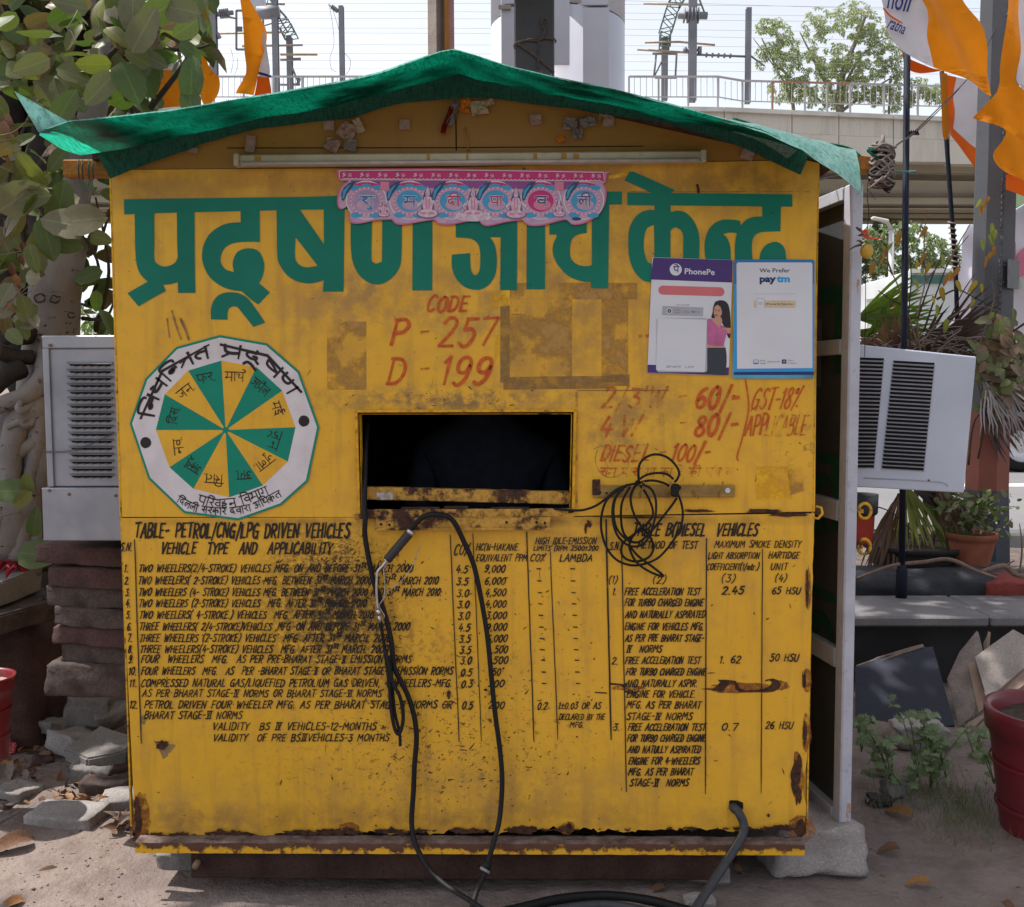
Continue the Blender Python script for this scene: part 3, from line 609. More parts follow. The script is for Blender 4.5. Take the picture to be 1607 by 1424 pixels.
# ------------------------------------------------------------------ headline, painted in green
def z1(l): return [(180+a/4.0175, 260+b/4.0175) for a, b in l]
def z2(l): return [(540+a/4.0175, 260+b/4.0175) for a, b in l]
def z3(l): return [(900+a/4.0175, 240+b/4.0175) for a, b in l]
H = []
H.append([z1([(58, 213), (300, 209), (700, 204), (1200, 198), (1700, 180), (2045, 176), (2045, 262), (1700, 272), (1320, 277), (1100, 280), (700, 290), (300, 299), (125, 305), (60, 308)])])
H.append([z2([(600, 180), (1671, 165), (1752, 164), (1752, 245), (1671, 246), (600, 262)])])
H.append([z3([(340, 250), (800, 256), (1380, 262), (1380, 340), (1190, 338), (700, 333), (340, 330)])])
sm = lambda l, k=4: [(p.x, p.y) for p in catmull([Vector((a, b, 0)) for a, b in l], k)]
H.append([z1([(125, 290), (248, 290)] + sm([(248, 300), (250, 480), (250, 590), (275, 625), (315, 637), (360, 625), (395, 588), (394, 500), (392, 293)]) + [(392, 285), (503, 285), (505, 600), (508, 803), (400, 803), (397, 735)] + sm([(397, 735), (350, 748), (305, 752)]) + [(322, 790), (240, 835), (150, 888), (80, 805), (208, 732)] + sm([(208, 732), (165, 690), (140, 630), (130, 540), (127, 400)]))])
H.append([z1([(793, 280), (913, 280), (914, 380), (915, 482), (840, 481)] + sm([(800, 482), (740, 492), (690, 525), (668, 580), (672, 620), (700, 655), (750, 672)]) + sm([(750, 668), (744, 610), (765, 555), (800, 530), (850, 522), (900, 535), (930, 575), (943, 630), (935, 690), (910, 742)]) + [(978, 800), (905, 876), (865, 850), (800, 793)] + sm([(800, 793), (740, 785), (670, 760), (600, 705), (560, 630), (550, 560), (565, 490), (600, 430), (660, 385), (720, 363), (795, 358)]))])
H.append([z1(sm([(607, 970), (607, 905), (625, 850), (660, 815), (710, 800), (770, 803), (815, 820), (850, 850), (905, 925), (948, 990)]) + [(875, 1018)] + sm([(875, 1018), (800, 925), (775, 895), (745, 888), (718, 905), (710, 940), (712, 972)]))])
H.append([z1([(1020, 270), (1450, 262), (1447, 500), (1443, 795), (1312, 795), (1318, 722)] + sm([(1318, 722), (1270, 738), (1215, 743), (1150, 730), (1090, 695), (1045, 635), (1025, 570), (1022, 400)])), z1([(1163, 272), (1318, 272), (1319, 498), (1290, 455)]), z1([(1140, 452), (1280, 632)] + sm([(1280, 632), (1215, 642), (1170, 630), (1143, 600), (1136, 560), (1138, 500)]))])
H.append([z2([(42, 250), (178, 250)] + sm([(178, 300), (173, 500), (173, 590), (185, 612), (205, 618), (228, 608), (239, 580), (240, 300)]) + [(240, 250), (365, 250)] + sm([(365, 300), (362, 560), (350, 640), (310, 700), (255, 740), (205, 750), (150, 735), (95, 690), (55, 610), (42, 500), (42, 300)]))])
H.append([z2([(433, 250), (557, 250), (557, 500), (556, 787), (430, 787)])])
H.append([z2([(703, 250), (1093, 250), (1090, 787), (983, 785), (988, 452), (920, 452)] + sm([(920, 452), (950, 500), (963, 590), (955, 680), (920, 745), (870, 778), (825, 783), (760, 765), (705, 710), (680, 640), (680, 562)]) + [(795, 552)] + sm([(795, 552), (797, 620), (803, 665), (822, 692), (845, 680), (857, 640), (857, 540), (840, 490), (800, 462), (705, 453)]))])
H.append([z2([(1153, 240), (1268, 240), (1267, 780), (1150, 780)])])
H.append([z2([(1295, 240), (1530, 240), (1530, 425)] + sm([(1530, 425), (1470, 437), (1432, 475), (1425, 560), (1440, 600), (1480, 628), (1530, 635), (1562, 628)]) + [(1562, 235), (1672, 232), (1665, 774), (1557, 774), (1557, 735)] + sm([(1557, 735), (1500, 730), (1420, 700), (1350, 630), (1318, 560), (1318, 500), (1340, 450)]) + [(1340, 435), (1295, 435)])])
H.append([[(815, 272), (822, 262), (830, 271), (823, 281)]])
H.append([z3([(322, 175), (350, 122), (375, 118), (640, 235), (612, 256), (500, 256)])])
H.append([z3([(510, 290), (612, 290)] + sm([(612, 374), (660, 365), (710, 380), (755, 425), (785, 490), (795, 560), (792, 700)]) + [(690, 700)] + sm([(690, 700), (692, 540), (685, 500), (660, 475), (635, 472), (612, 490)]) + [(612, 830), (510, 822)] + sm([(510, 816), (480, 815), (440, 805), (400, 770), (370, 720), (350, 650), (345, 560), (352, 480), (380, 420), (420, 380), (470, 362), (510, 362)])), z3(sm([(510, 705), (470, 690), (450, 640), (443, 580), (450, 510), (470, 470), (508, 455)]))])
H.append([z3([(832, 690)] + sm([(832, 670), (826, 600), (830, 550), (850, 490), (890, 445), (940, 423), (1000, 422), (1050, 428)]) + [(1055, 460)] + sm([(1055, 460), (1090, 422), (1140, 405), (1190, 402)]) + [(1190, 325), (1308, 325), (1305, 495)] + sm([(1305, 495), (1240, 497), (1180, 502), (1140, 525), (1125, 580), (1130, 690)]) + [(1018, 690)] + sm([(1018, 690), (1018, 580), (1030, 508)]) + sm([(1030, 506), (985, 503), (942, 512)]) + sm([(942, 512), (970, 540), (990, 600), (992, 690)]))])
H.append([z3([(1172, 690)] + sm([(1172, 680), (1180, 630), (1205, 590), (1240, 568), (1280, 562), (1315, 580), (1335, 615), (1342, 680)]) + [(1342, 690)])])
mb = MB()
for i, lp in enumerate(H):
    y = -.0014-.00012*(i % 4 if i > 2 else 4+i*.3); mb.poly([P(l, y) for l in lp], y)
mb.build('headline_lettering', M_GRN, upper)
# ------------------------------------------------------------------ round month emblem
z4 = lambda l: [(190+a/4.45, 510+b/4.45) for a, b in l]
OUT = [(690, 72), (1020, 130), (1245, 325), (1385, 715), (1305, 1095), (1120, 1260), (820, 1366), (440, 1315), (190, 1075), (60, 690), (170, 375), (385, 155)]
INN = [(700, 250), (945, 295), (1125, 460), (1218, 715), (1165, 955), (990, 1122), (755, 1205), (505, 1145), (338, 995), (243, 735), (305, 485), (468, 320)]
C4 = (730, 735)
shr = lambda l, f: [(C4[0]+(a-C4[0])*f, C4[1]+(b-C4[1])*f) for a, b in l]
mb = MB(); mb.poly([P(z4(OUT), -.0030)], -.0030); emb = mb.build('emblem_rim', M_GR2, upper)
mb = MB(); mb.poly([P(z4(shr(OUT, .975)), -.0032)], -.0032); mb.build('emblem_ring', M_WHP, emb)
mb = MB(); mb.poly([P(z4(INN), -.0034)], -.0034); mb.build('emblem_disc', M_YS, emb)
mb = MB()
for i in (11, 1, 3, 5, 7, 9):
    mb.poly([P(z4([INN[i], INN[(i+1) % 12], C4]), -.0036)], -.0036)
mb.poly([P(z4(blob(730, 735, 24, 22, 3, rough=.1)), -.004)], -.004)
mb.build('emblem_sector', M_GR2, emb)
mb = MB()
for cx, cy in ((1277, 672), (172, 823)): mb.poly([P(z4(blob(cx, cy, 38, 39, 4, rough=.08)), -.0040)], -.0040)
mb.build('emblem_dot', M_INKB, emb)
ik = Ink(-.0041); CX, CY = 190+728/4.45, 510+725/4.45; s4 = 1/4.45
def arcl(t, r, a0, a1, h, w, inward=False): ik.arc(t, CX, CY, r*s4, a0, a1, h*s4, w*s4, inward=inward)
arcl('inyiHTt', 508, -83, -13, 88, 20); arcl('pqdwSN', 496, -3, 62, 92, 20)
def word(t, cx, cy, ang, L, h, w=6.5, top=None):
    c, n = math.cos(R(ang)), math.sin(R(ang)); x0, y0 = 190+cx*s4, 510+cy*s4
    def place(u, v):
        u -= L*s4/2; v -= h*s4/2
        return (x0+u*c+v*n, y0+u*n-v*c)
    ik.line(t, 0, 0, L*s4, h*s4, w*s4, slant=0, place=place, tab=_SDV, head=True, jit=.2)
for t, cx, cy, a, L in (('jn.', 452, 462, -38, 130), ('fr.', 592, 372, -10, 130), ('mAcR', 792, 362, 2, 130), ('apqFl', 968, 432, 40, 140), ('mE', 1085, 585, 72, 95), ('jwn', 1075, 800, 108, 130), ('julA.', 1000, 962, 142, 150), ('ag.', 852, 1045, 176, 115), ('ist.', 645, 1072, 184, 140), ('akvw.', 498, 985, 212, 120), ('nv.', 400, 845, 264, 125), ('ids.', 372, 632, 282, 130)):
    word(t, cx, cy, a, L, 62)
def wave(t, pts, h, w):
    "text on a polyline (zoomed px)"
    Pn = catmull([Vector((190+a*s4, 510+b*s4, 0)) for a, b in pts], 8); cum = [0]
    for i in range(1, len(Pn)): cum.append(cum[-1]+(Pn[i]-Pn[i-1]).length)
    def place(u, v):
        u2 = max(0, min(u, cum[-1]-1e-4)); i = max(j for j in range(len(cum)) if cum[j] <= u2); i = min(i, len(Pn)-2)
        d = (Pn[i+1]-Pn[i]).normalized(); q = Pn[i]+d*(u-cum[i]); return (q.x+d.y*v, q.y-d.x*v)
    ik.line(t, 0, 0, cum[-1], h*s4, w*s4, slant=0, place=place, tab=_SDV, head=True, jit=.2)
wave('pirvhn ivbAg', [(528, 1245), (650, 1282), (780, 1275), (900, 1240), (1030, 1185)], 60, 8)
wave('idllI srkAr dvArA aiDkqt', [(380, 1235), (500, 1300), (640, 1325), (780, 1325), (940, 1290), (1120, 1200)], 48, 7)
ik.build('emblem_lettering', M_INKB, emb)
# ------------------------------------------------------------------ red lettering
ik = Ink(-.0016)
ik.line('CODE', 669, 489, 735, 24, 4.4, slant=.25)
ik.line('P', 612, 543, 640, 42, 5.6); ik.line('257', 688, 543, 778, 43, 5.4, slant=.22)
ik.line('D', 606, 604, 636, 40, 5.2); ik.line('199', 690, 604, 772, 43, 6, slant=.2)
ik.line('60/-', 1090, 641, 1160, 33, 5.4); ik.line('80/-', 1089, 684, 1158, 32, 5.6); ik.line('100/-', 1052, 724, 1114, 27, 4.2, slant=.3)
ik.line('GST-18%', 1178, 642, 1256, 33, 3.2, slant=.3); ik.line('4', 940, 684, 962, 31, 4)
ik.line('APP', 1169, 683, 1203, 31, 3.4, slant=.2); ik.line('DIES', 941, 724, 990, 25, 3.4, slant=.35)
ik.ribbon([(p.x, p.y) for p in catmull([Vector(q+(0,)) for q in ((1170, 596), (1175, 640), (1166, 684), (1157, 716), (1159, 723))], 6)], 2.6)
setp(ik.build('red_lettering', M_RED, upper), kind='stuff')
ik = Ink(-.0020)
ik.line("2/3'W", 944, 640, 1045, 31, 4.4); ik.line('-', 1062, 640, 1078, 33, 4); ik.line('W', 972, 684, 1006, 32, 4.4); ik.line('- -', 1030, 676, 1078, 24, 3)
ik.line('LICABLE', 1200, 683, 1266, 30, 3.2); ik.line('EL', 990, 724, 1022, 25, 3.4, slant=.35); ik.line('-', 1032, 722, 1046, 26, 4); ik.line('-', 657, 532, 675, 24, 3.4); ik.line('-', 657, 591, 675, 24, 3.4)
ik.line('- -', 1000, 540, 1018, 26, 5); ik.dev('sb pAs gA kA re kI vv l', 940, 748, 1150, 13, 2.1)
setp(ik.build('red_lettering', M_REDF, upper), kind='stuff')
# ------------------------------------------------------------------ black tables on the lower sheet
ik = Ink(-.0030); T = ik.line
T('TABLE- PETROL/CNG/LPG DRIVEN VEHICLES', 211, 844, 549, 22, 3.5, slant=.12); T('VEHICLE  TYPE  AND  APPLICABILITY', 252, 869.5, 521, 17, 3.0, slant=.18)
T('TABLE B(DIESEL  VEHICLES', 992, 841, 1190, 19, 3.2, slant=.25)
setp(ik.build('title_lettering', M_INKB, lower), kind='stuff')
ik = Ink(-.0032); T = ik.line
T('S.N.', 188, 865, 208, 13, 2.0)
rows = [898, 917, 935.5, 953, 971, 989.5, 1007.5, 1025, 1041.5, 1060, 1078, 1112]
txt = [('TWO WHEELERS(2/4-STROKE) VEHICLES MFG. ON AND BEFORE 31st MARCH 2000', 217, 648, 0), ('TWO WHEELERS( 2-STROKE) VEHICLES MFG. BETWEEN 31st MARCH 2000 & 31st MARCH 2010', 216, 688, 0),
       ('TWO WHEELERS (4- STROKE) VEHICLES MFG. BETWEEN 31st MARCH 2000 AND 31st MARCH 2010:', 217, 694, 0), ('TWO WHEELERS (2-STROKE) VEHICLES  MFG. AFTER 31st MARCH. 2010', 217, 575, 0),
       ('TWO WHEELERS( 4-STROKE.) VEHICLES  MFG. AFTER 31st MARCH 2010', 218, 586, 0), ('THREE WHEELERS( 2/4-STROKE)VEHICLES ,MFG. ON AND BEFORE 31st MARCH 2000', 218, 643, 0),
       ('THREE WHEELERS (2-STROKE) VEHICLES  MFG. AFTER 31st MARCH. 2000', 218, 613, 0), ('THREE WHEELERS(4-STROKE) VEHICLES  MFG. AFTER 31st MARCH. 2000', 219, 609, 0),
       ('FOUR  WHEELERS  MFG.  AS PER PRE-BHARAT STAGE-② EMISSION NORMS', 221, 646, -1), ('FOUR WHEELERS  MFG.  AS  PER -BHARAT STAGE-② OR BHARAT STAGE-③ EMISSION RORMS', 221, 711, -1),
       ('COMPRESSED NATURAL GAS/LIQUEFIED PETROLIUM GAS DRIVEN, 4 WHEELERS MFG.', 221, 710, 0), ('PETROL DRIVEN FOUR WHEELER MFG. AS PER BHARAT STAGE-⑥ NORMS OR', 226, 710, 0)]
for i, (t, a, b, d) in enumerate(txt):
    T(t, a, rows[i]+d, b, 11.6, 1.95, slant=.24); n_ = str(i+1)+'.'
    T(n_, 194.5+i*.9-(1 if i > 8 else 0), rows[i]+d*.5, 202+i*.9+(4.5 if i > 8 else 0), 11.5, 2.0, slant=.15)
T('AS PER BHARAT STAGE-④ NORMS OR BHARAT STAGE-⑥ NORMS', 223, 1094, 599, 11, 1.75); T('BHARAT STAGE-⑥ NORMS', 226, 1128.5, 380, 11.5, 1.9)
T('VALIDITY  BS ④ VEHICLES-12-MONTHS', 333, 1146, 591, 11.5, 1.9); T('VALIDITY  OF PRE BS③VEHICLES-3 MONTHS', 334, 1163.5, 611, 11, 1.9)
cov = '4.5 3.5 3.0 3.0 3.0 4.5 3.5 3.5 3.0 0.5 0.3 0.5'.split(); hcv = ['9,000', '6,000', '4,500', '4,000', '3,000', '9,000', '6,000', '4,500', '1,500', '750"', '200', '200']
T('CO%', 712, 871, 737, 16, 1.9); T('HC(N-HAKANE', 747, 864, 813, 10.5, 1.6); T('EQUIVALENT PPM', 747, 881, 827, 10.5, 1.6)
T('HIGH IDLE-EMISSION', 840, 854, 936, 10, 1.6); T('LIMITS (RPM 2500~200', 837, 864.5, 939, 7.5, 1.5); T('CO%', 832, 881, 856, 11, 1.7); T('LAMBDA', 878, 881.5, 930, 11, 1.9)
for i in range(12):
    T(cov[i], 715+i*.85, rows[i]+1.5, 734.5+i*.7, 11.5, 2.2); T(hcv[i], 760+i*.6, rows[i]+.5, (793 if len(hcv[i]) > 4 else 786)+i*.55, 11, 1.9)
    if i < 11:
        for bx in (842.5, 895.5): ik.ribbon([(bx+i*.85, rows[i]-5.2), (bx+6+i*.85, rows[i]-4.8)], 1.9, .1)
T('0.2', 843, 1114, 859, 11, 1.9); T('1~0.03 OR AS', 876, 1113, 943, 10, 1.7); T('DECLARED BY THE', 877, 1130, 949, 9, 1.6); T('MFG.', 894, 1142, 917, 8, 1.6)
def vl(x0, y0, x1, y1, w):
    n = 14; ik.ribbon([(x0+(x1-x0)*i/n+rg.uniform(-.25, .25), y0+(y1-y0)*i/n) for i in range(n+1)], w, .3)
for l in ((211, 847, 221.5, 1167, 1.7), (706.5, 840, 720.5, 1164, 1.6), (742, 838, 755.5, 1164, 1.6), (826.5, 835, 838, 1164, 1.7), (863.5, 866, 875.5, 1161, 1.7), (951, 816, 959, 1161, 3.0), (975.5, 850, 983, 1243, 1.7), (1108.8, 845, 1107, 1246, 1.8), (1196.8, 862, 1194.3, 1245, 1.8)): vl(*l)
T('S.N.', 956, 863, 974, 12, 1.7); T('METHOD OF TEST', 1000, 861, 1095, 11, 1.9); T('MAXIMUM SMOKE DENSITY', 1121, 859.5, 1257, 10.5, 1.6); T('LIGHT ABSORPTION', 1111, 877, 1192, 9.5, 1.6)
T('COEFFICIENT(1/mτr.)', 1109, 895, 1191, 10, 1.6); T('(3)', 1132, 914, 1154, 11.5, 1.7); T('HARTIDGE', 1206, 876.5, 1255, 10, 1.8); T('UNIT', 1209, 895, 1236, 10.5, 1.7); T('(4)', 1216, 913, 1235, 11, 1.7)
T('(1)', 955, 916, 969, 11, 1.5); T('(2)', 1024, 916, 1045, 11.5, 1.6); T('2.45', 1133, 933, 1168, 11.5, 2.5); T('65 HSU', 1211, 932.5, 1257, 10.5, 1.9)
L1 = 'FREE ACCELERATION TEST'; L2 = 'FOR TURBO CHARGED ENGINE'
for t, a, b, y in ((L1, 980, 1099, 934), (L2, 980, 1104, 951.5), ('AND NATURALLY ASPIRATED', 981, 1107, 970), ('ENGINE FOR VEHICLES MFG.', 980, 1105, 989), ('AS PER PRE BHARAT STAGE-', 981, 1105, 1007), ('④  NORMS', 983, 1039, 1024),
                   (L1, 981, 1099, 1042), (L2, 982, 1108, 1060), ('AND NATURALLY ASPIR.', 982, 1095, 1078), ('ENGINE FOR VEHICLE.', 983, 1092, 1095), ('MFG. AS PER BHARAT', 983, 1100, 1112), ('STAGE-④ NORMS', 983, 1087, 1130),
                   (L1, 985, 1107, 1147), (L2, 984, 1107, 1164), ('AND NATULLY ASPIRATED', 985, 1100, 1182), ('ENGINE FOR 4-WHEELERS', 986, 1098, 1200), ('MFG. AS PER BHARAT', 986, 1088, 1217), ('STAGE-⑥  NORMS', 988, 1081, 1234)):
    T(t, a, y, b, 10.8, 1.95, slant=.26)
for t, a, b, y, w_ in (('1.', 961, 968, 934, 1.9), ('2.', 960, 971, 1043, 2), ('3.', 962, 973, 1147, 2), ('1. 62', 1129, 1163, 1041, 2.1), ('0.7', 1132, 1158, 1147, 2.1), ('50 HSU', 1208, 1254, 1038, 1.9), ('26 HSU', 1201, 1245, 1144, 1.8)): T(t, a, y, b, 11, w_)
ik.build('table_lettering', M_INK, lower)
# scratched curls and hand marks
ik = Ink(-.0021)
for pts, w_ in (([(932, 705), (945, 700), (958, 706), (976, 710), (986, 725), (984, 736), (968, 748), (950, 748), (938, 736), (934, 720), (938, 706)], .8), ([(945, 712), (950, 725), (956, 736)], .8), ([(270, 488), (276, 510), (284, 532)], 3), ([(283, 500), (292, 520), (296, 533)], 3.5), ([(262, 500), (266, 530)], 2)):
    ik.ribbon([(p.x, p.y) for p in catmull([Vector((a, b, 0)) for a, b in pts], 4)], w_)
ik.build('scratch', ink_mat('scratch', (0.15, 0.085, 0.04), .6), upper)
# ------------------------------------------------------------------ things fixed to, hung on or stuck to the kiosk
def flat(name, color, rough=.5): return simple(name, color, rough, .4, var=.04, vs=20)
GALV = simple('galvanised sheet', (0.30, 0.305, 0.34), .45, .4, var=.1, vs=7, c2=(0.21, 0.215, 0.25), metal=.55, bump=.05, det=6)
WHITEM = simple('white enamel', (0.46, 0.50, 0.60), .4, .4, var=.04, vs=5, c2=(0.40, 0.44, 0.53))
GREYM = simple('grey painted tube', (0.42, 0.43, 0.50), .4, .45, var=.1, vs=9, c2=(0.32, 0.33, 0.38), vs2=60)
RUBBER = simple('black rubber', (0.007, 0.007, 0.008), .6, .25, var=.1, vs=40)
HOSE = simple('dark hose rubber', (0.035, 0.037, 0.045), .55, .4, var=.15, vs=60)
STEEL = simple('bright steel', (0.55, 0.53, 0.54), .3, .5, metal=.9, vs=50)
BLACKM = simple('near black slot', (0.010, 0.010, 0.010), .8, .2)
# --- side door, standing open on the right
def lerp(a, b, t): return a+(b-a)*t
hx = Vector((.955, .74, 0)); fx = at(1338, 600, .14); fx = Vector((fx.x-.01, .14, 0))
dz1 = at(1340, 291, .14).z; dz0 = at(1330, 1293, .14).z
door = empty('side_door', (hx.x, hx.y, 0)); setpar(door, kiosk)
dd = (fx-hx); dn = dd.normalized(); dl = dd.length; dr = Matrix((dn, Vector((-dn.y, dn.x, 0)), Vector((0, 0, 1)))).transposed()
def dbox(u0, u1, z0, z1, th, off=0, name='rail', m=GREYM, bev=.002):
    b = MB(); c = hx+dn*((u0+u1)/2)+Vector((-dn.y, dn.x, 0))*off+Vector((0, 0, (z0+z1)/2)); b.box(c, (abs(u1-u0), th, z1-z0), dr, bev=bev); return b.build(name, m, door)
dbox(.03, dl-.03, dz0+.02, dz1-.02, .002, .012, 'door_sheet', simple('dark door sheet', (0.055, 0.058, 0.065), .6, .3, vs=5, c2=(0.035, 0.037, 0.042)), bev=0)
M_DOORG = simple('pale grey frame', (0.44, 0.45, 0.53), .45, .35, var=.07, vs=14, c2=(0.37, 0.38, 0.45), vs2=60)
dbox(dl-.016, dl+.030, dz0, dz1, .034, 0, 'door_post', M_DOORG, .004); dbox(0, .03, dz0, dz1, .03, 0, 'door_post')
for (za, zb) in ((dz0, dz0+.035), (at(1300, 1052, .14).z+.0, at(1300, 1022, .14).z), (at(1300, 820, .14).z, at(1300, 788, .14).z), (at(1300, 556, .14).z, at(1300, 532, .14).z), (dz1-.035, dz1)):
    dbox(.03, dl-.03, za, zb, .028, 0, 'door_rail')
# rust on the post foot, hinges
b = MB(); b.tube([at(1281, 795, -.004), at(1289, 797, -.012), at(1291, 806, -.012), at(1284, 814, -.006), at(1278, 813, -.002)], .0035, 8); b.build('hasp', M_RY, kiosk)
for (x, y) in ((1357, 802), (1356, 858)):
    b = MB(); n = 14; b.tube([at(x+10*math.cos(2*math.pi*i/n), y+12*math.sin(2*math.pi*i/n), .16) for i in range(n+1)], .0045, 8); b.build('hinge_ring', M_RY, door)
    b = MB(); b.box(at(x-12, y, .17), (.03, .02, .01)); b.build('hinge_lug', M_RY, door)
b = MB(); b.tube([at(1343, 606, .119), at(1343, 606, .123)], .005, 10); b.build('bolt_hole', M_RUST, door)
ik = Ink(.0, proj=lambda p, q, y: at(p, q, .088)); ik.ribbon([(1347, 440), (1346, 450), (1347, 462)], 4); ik.ribbon([(1332, 1262), (1331, 1280), (1330, 1290)], 6)
ik.build('rust_blotch', ink_mat('door rust', (0.30, 0.13, 0.03), .8, .4, .6, 60), door)
# green mirrored headline on the door sheet, old poster
def dpt(u, z, off=.008): p = hx+dn*u+Vector((-dn.y, dn.x, 0))*off*-1; return Vector((p.x, p.y, z))
def dsheet(name, quads, m, off):
    b = MB()
    for q in quads: b.add([hx+dn*u+Vector((dn.y, -dn.x, 0))*(off)+Vector((0, 0, z)) if False else hx+dn*u+Vector((-dn.y, dn.x, 0))*off+Vector((0, 0, z)) for u, z in q], [(0, 1, 2, 3)])
    return b.build(name, m, door)
M_DG = simple('dull green paint', (0.006, 0.07, 0.05), .5, .3)
sgn = -1 if (hx+Vector((-dn.y, dn.x, 0))-CAM.xyz).length > (hx-Vector((-dn.y, dn.x, 0))-CAM.xyz).length else 1
def arcq(cu, cz, r0, r1, a0, a1, n=10): return [[(cu+r0*math.cos(a), cz+r0*math.sin(a)), (cu+r1*math.cos(a), cz+r1*math.sin(a)), (cu+r1*math.cos(b_), cz+r1*math.sin(b_)), (cu+r0*math.cos(b_), cz+r0*math.sin(b_))] for a, b_ in [(R(a0+(a1-a0)*i/n), R(a0+(a1-a0)*(i+1)/n)) for i in range(n)]]
dsheet('door_lettering', [[(.40, 1.60), (.58, 1.60), (.58, 1.65), (.40, 1.65)], [(.50, 1.40), (.545, 1.40), (.545, 1.60), (.50, 1.60)], [(.36, 1.14), (.58, 1.14), (.58, 1.17), (.36, 1.17)], [(.5, .95), (.54, .95), (.54, 1.14), (.5, 1.14)], [(.36, .74), (.58, .74), (.58, .765), (.36, .765)]]+arcq(.44, 1.02, .05, .09, 60, 300)+arcq(.45, .62, .04, .08, 0, 260), M_DG, sgn*.0035+.012).__setitem__('kind', 'stuff')
dsheet('old_poster', [[(.30, 1.36), (.42, 1.36), (.42, 1.56), (.30, 1.56)]], flat('old poster paper', (0.10, 0.12, 0.16)), sgn*.0035+.0122)
# --- tube light on the gable
a, b_ = at(370, 252.5, -.022), at(1106, 246.5, -.022); L = b_-a
tl = empty('tube_light', ((a.x+b_.x)/2, -.022, a.z-.015), 0, 'long unlit white tube light batten under the gable, spotted with tape', 'tube light')
CREAM = simple('yellowed white batten', (0.44, 0.39, 0.29), .45, .45, var=.08, vs=9, c2=(0.34, 0.29, 0.20), vs2=40)
angl = math.atan2(L.z, L.x); rt = Matrix.Rotation(-angl, 3, 'Y')
b = MB(); b.box((a+b_)/2+Vector((0, .006, 0)), (L.length, .024, pr(17)), rt, bev=.003); b.build('batten', CREAM, tl)
b = MB(); b.tube([a.lerp(b_, .015)+Vector((0, -.013, -pr(6))), a.lerp(b_, .985)+Vector((0, -.013, -pr(6)))], .005, 10); b.build('tube', simple('old tube glass', (0.42, 0.36, 0.33), .3, .6, vs=30), tl)
for t in (.004, .996):
    b = MB(); b.box(a.lerp(b_, t)+Vector((0, -.001, 0)), (.014, .034, pr(19)), bev=.003); b.build('end_cap', CREAM, tl)
for x, w_ in ((406, 10), (674, 5), (735, 3), (841, 6), (886, 8), (905, 9)):
    t = (x-370)/736; b = MB(); b.box(a.lerp(b_, t)+Vector((0, -.0065, .001)), (pr(w_), .001, pr(rg.uniform(9, 15)))); b.build('tape_spot', flat('amber tape', (.34, .17, .02)), tl)
# --- paper tape and rag scraps on the gable
TAPEP = simple('brown paper tape', (0.30, 0.20, 0.165), .8, .2, vs=60, c2=(0.22, 0.14, 0.115));
def scrap(cx, cy, w_, h_, ang, m=TAPEP, seed=0, lift=.004, crump=.006, name='tape_scrap'):
    V = []; F = []; n = 5; r_ = random.Random(seed+int(cx))
    for j in range(n+1):
        for i in range(n+1):
            u, v = (i/n-.5)*w_, (j/n-.5)*h_; c, s_ = math.cos(R(ang)), math.sin(R(ang))
            p = at(cx+u*c-v*s_+r_.uniform(-.5, .5), cy+u*s_+v*c+r_.uniform(-.5, .5), -lift); p.y -= crump*abs(mnoise.noise(Vector((i*.6, j*.6, seed+cx))))*2; V.append(p)
    for j in range(n):
        for i in range(n): F.append((j*(n+1)+i, (j+1)*(n+1)+i, (j+1)*(n+1)+i+1, j*(n+1)+i+1))
    return mesh(name, V, F, m, kiosk)
for s_ in ((393, 226, 15, 26, 6), (516, 197, 17, 15, 0), (635, 196, 17, 16, 0), (841, 188, 18, 16, -5), (955, 191, 17, 16, 5), (1173, 243, 20, 15, 20), (303, 236, 14, 8, 5)): scrap(*s_, crump=.0015)
RAGG = simple('grey rag', (0.20, 0.165, 0.155), .9, .1, vs=40); RAGR = simple('dark red rag', (0.24, 0.012, 0.012), .85, .2); RAGO = simple('orange rag', (0.50, 0.15, 0.015), .85, .2); RAGC = simple('cream paper scrap', (0.42, 0.33, 0.22), .85, .2)
for (cx, cy, w_, h_, a_, m, cr) in ((545, 207, 26, 26, 30, TAPEP, .02), (563, 198, 12, 24, -25, RAGC, .01), (522, 228, 22, 20, 25, TAPEP, .015), (550, 228, 20, 18, 10, RAGG, .01), (702, 190, 8, 44, 18, RAGR, .02), (712, 178, 12, 42, 22, RAGG, .02), (730, 166, 18, 22, 10, RAGO, .012), (752, 170, 26, 22, -12, RAGC, .014), (765, 162, 20, 10, -16, RAGC, .01),
                                   (895, 196, 22, 18, 8, RAGG, .015), (922, 192, 26, 16, -10, RAGG, .012), (890, 200, 7, 9, 15, RAGO, .006), (880, 219, 12, 10, -20, RAGO, .008), (906, 210, 16, 18, 0, RAGG, .012), (950, 182, 20, 10, -5, TAPEP, .01)):
    scrap(cx, cy, w_, h_, a_, m, int(cx*3), .006, cr, 'rag_scrap')
b = MB(); b.tube([at(730, 200, -.004), at(733, 220, -.005), at(735, 238, -.004)], .0018, 5); b.build('drip', flat('ochre string', (.34, .17, .02)), kiosk)
b = MB(); b.tube([at(1094, 290, -.003), at(1096, 299, -.012)], .003, 6); b.build('nail', M_RUST, kiosk)
b = MB(); b.box(at(1096, 300, -.001), (.006, .001, .012)); b.build('rust_spot', M_RUST, kiosk)
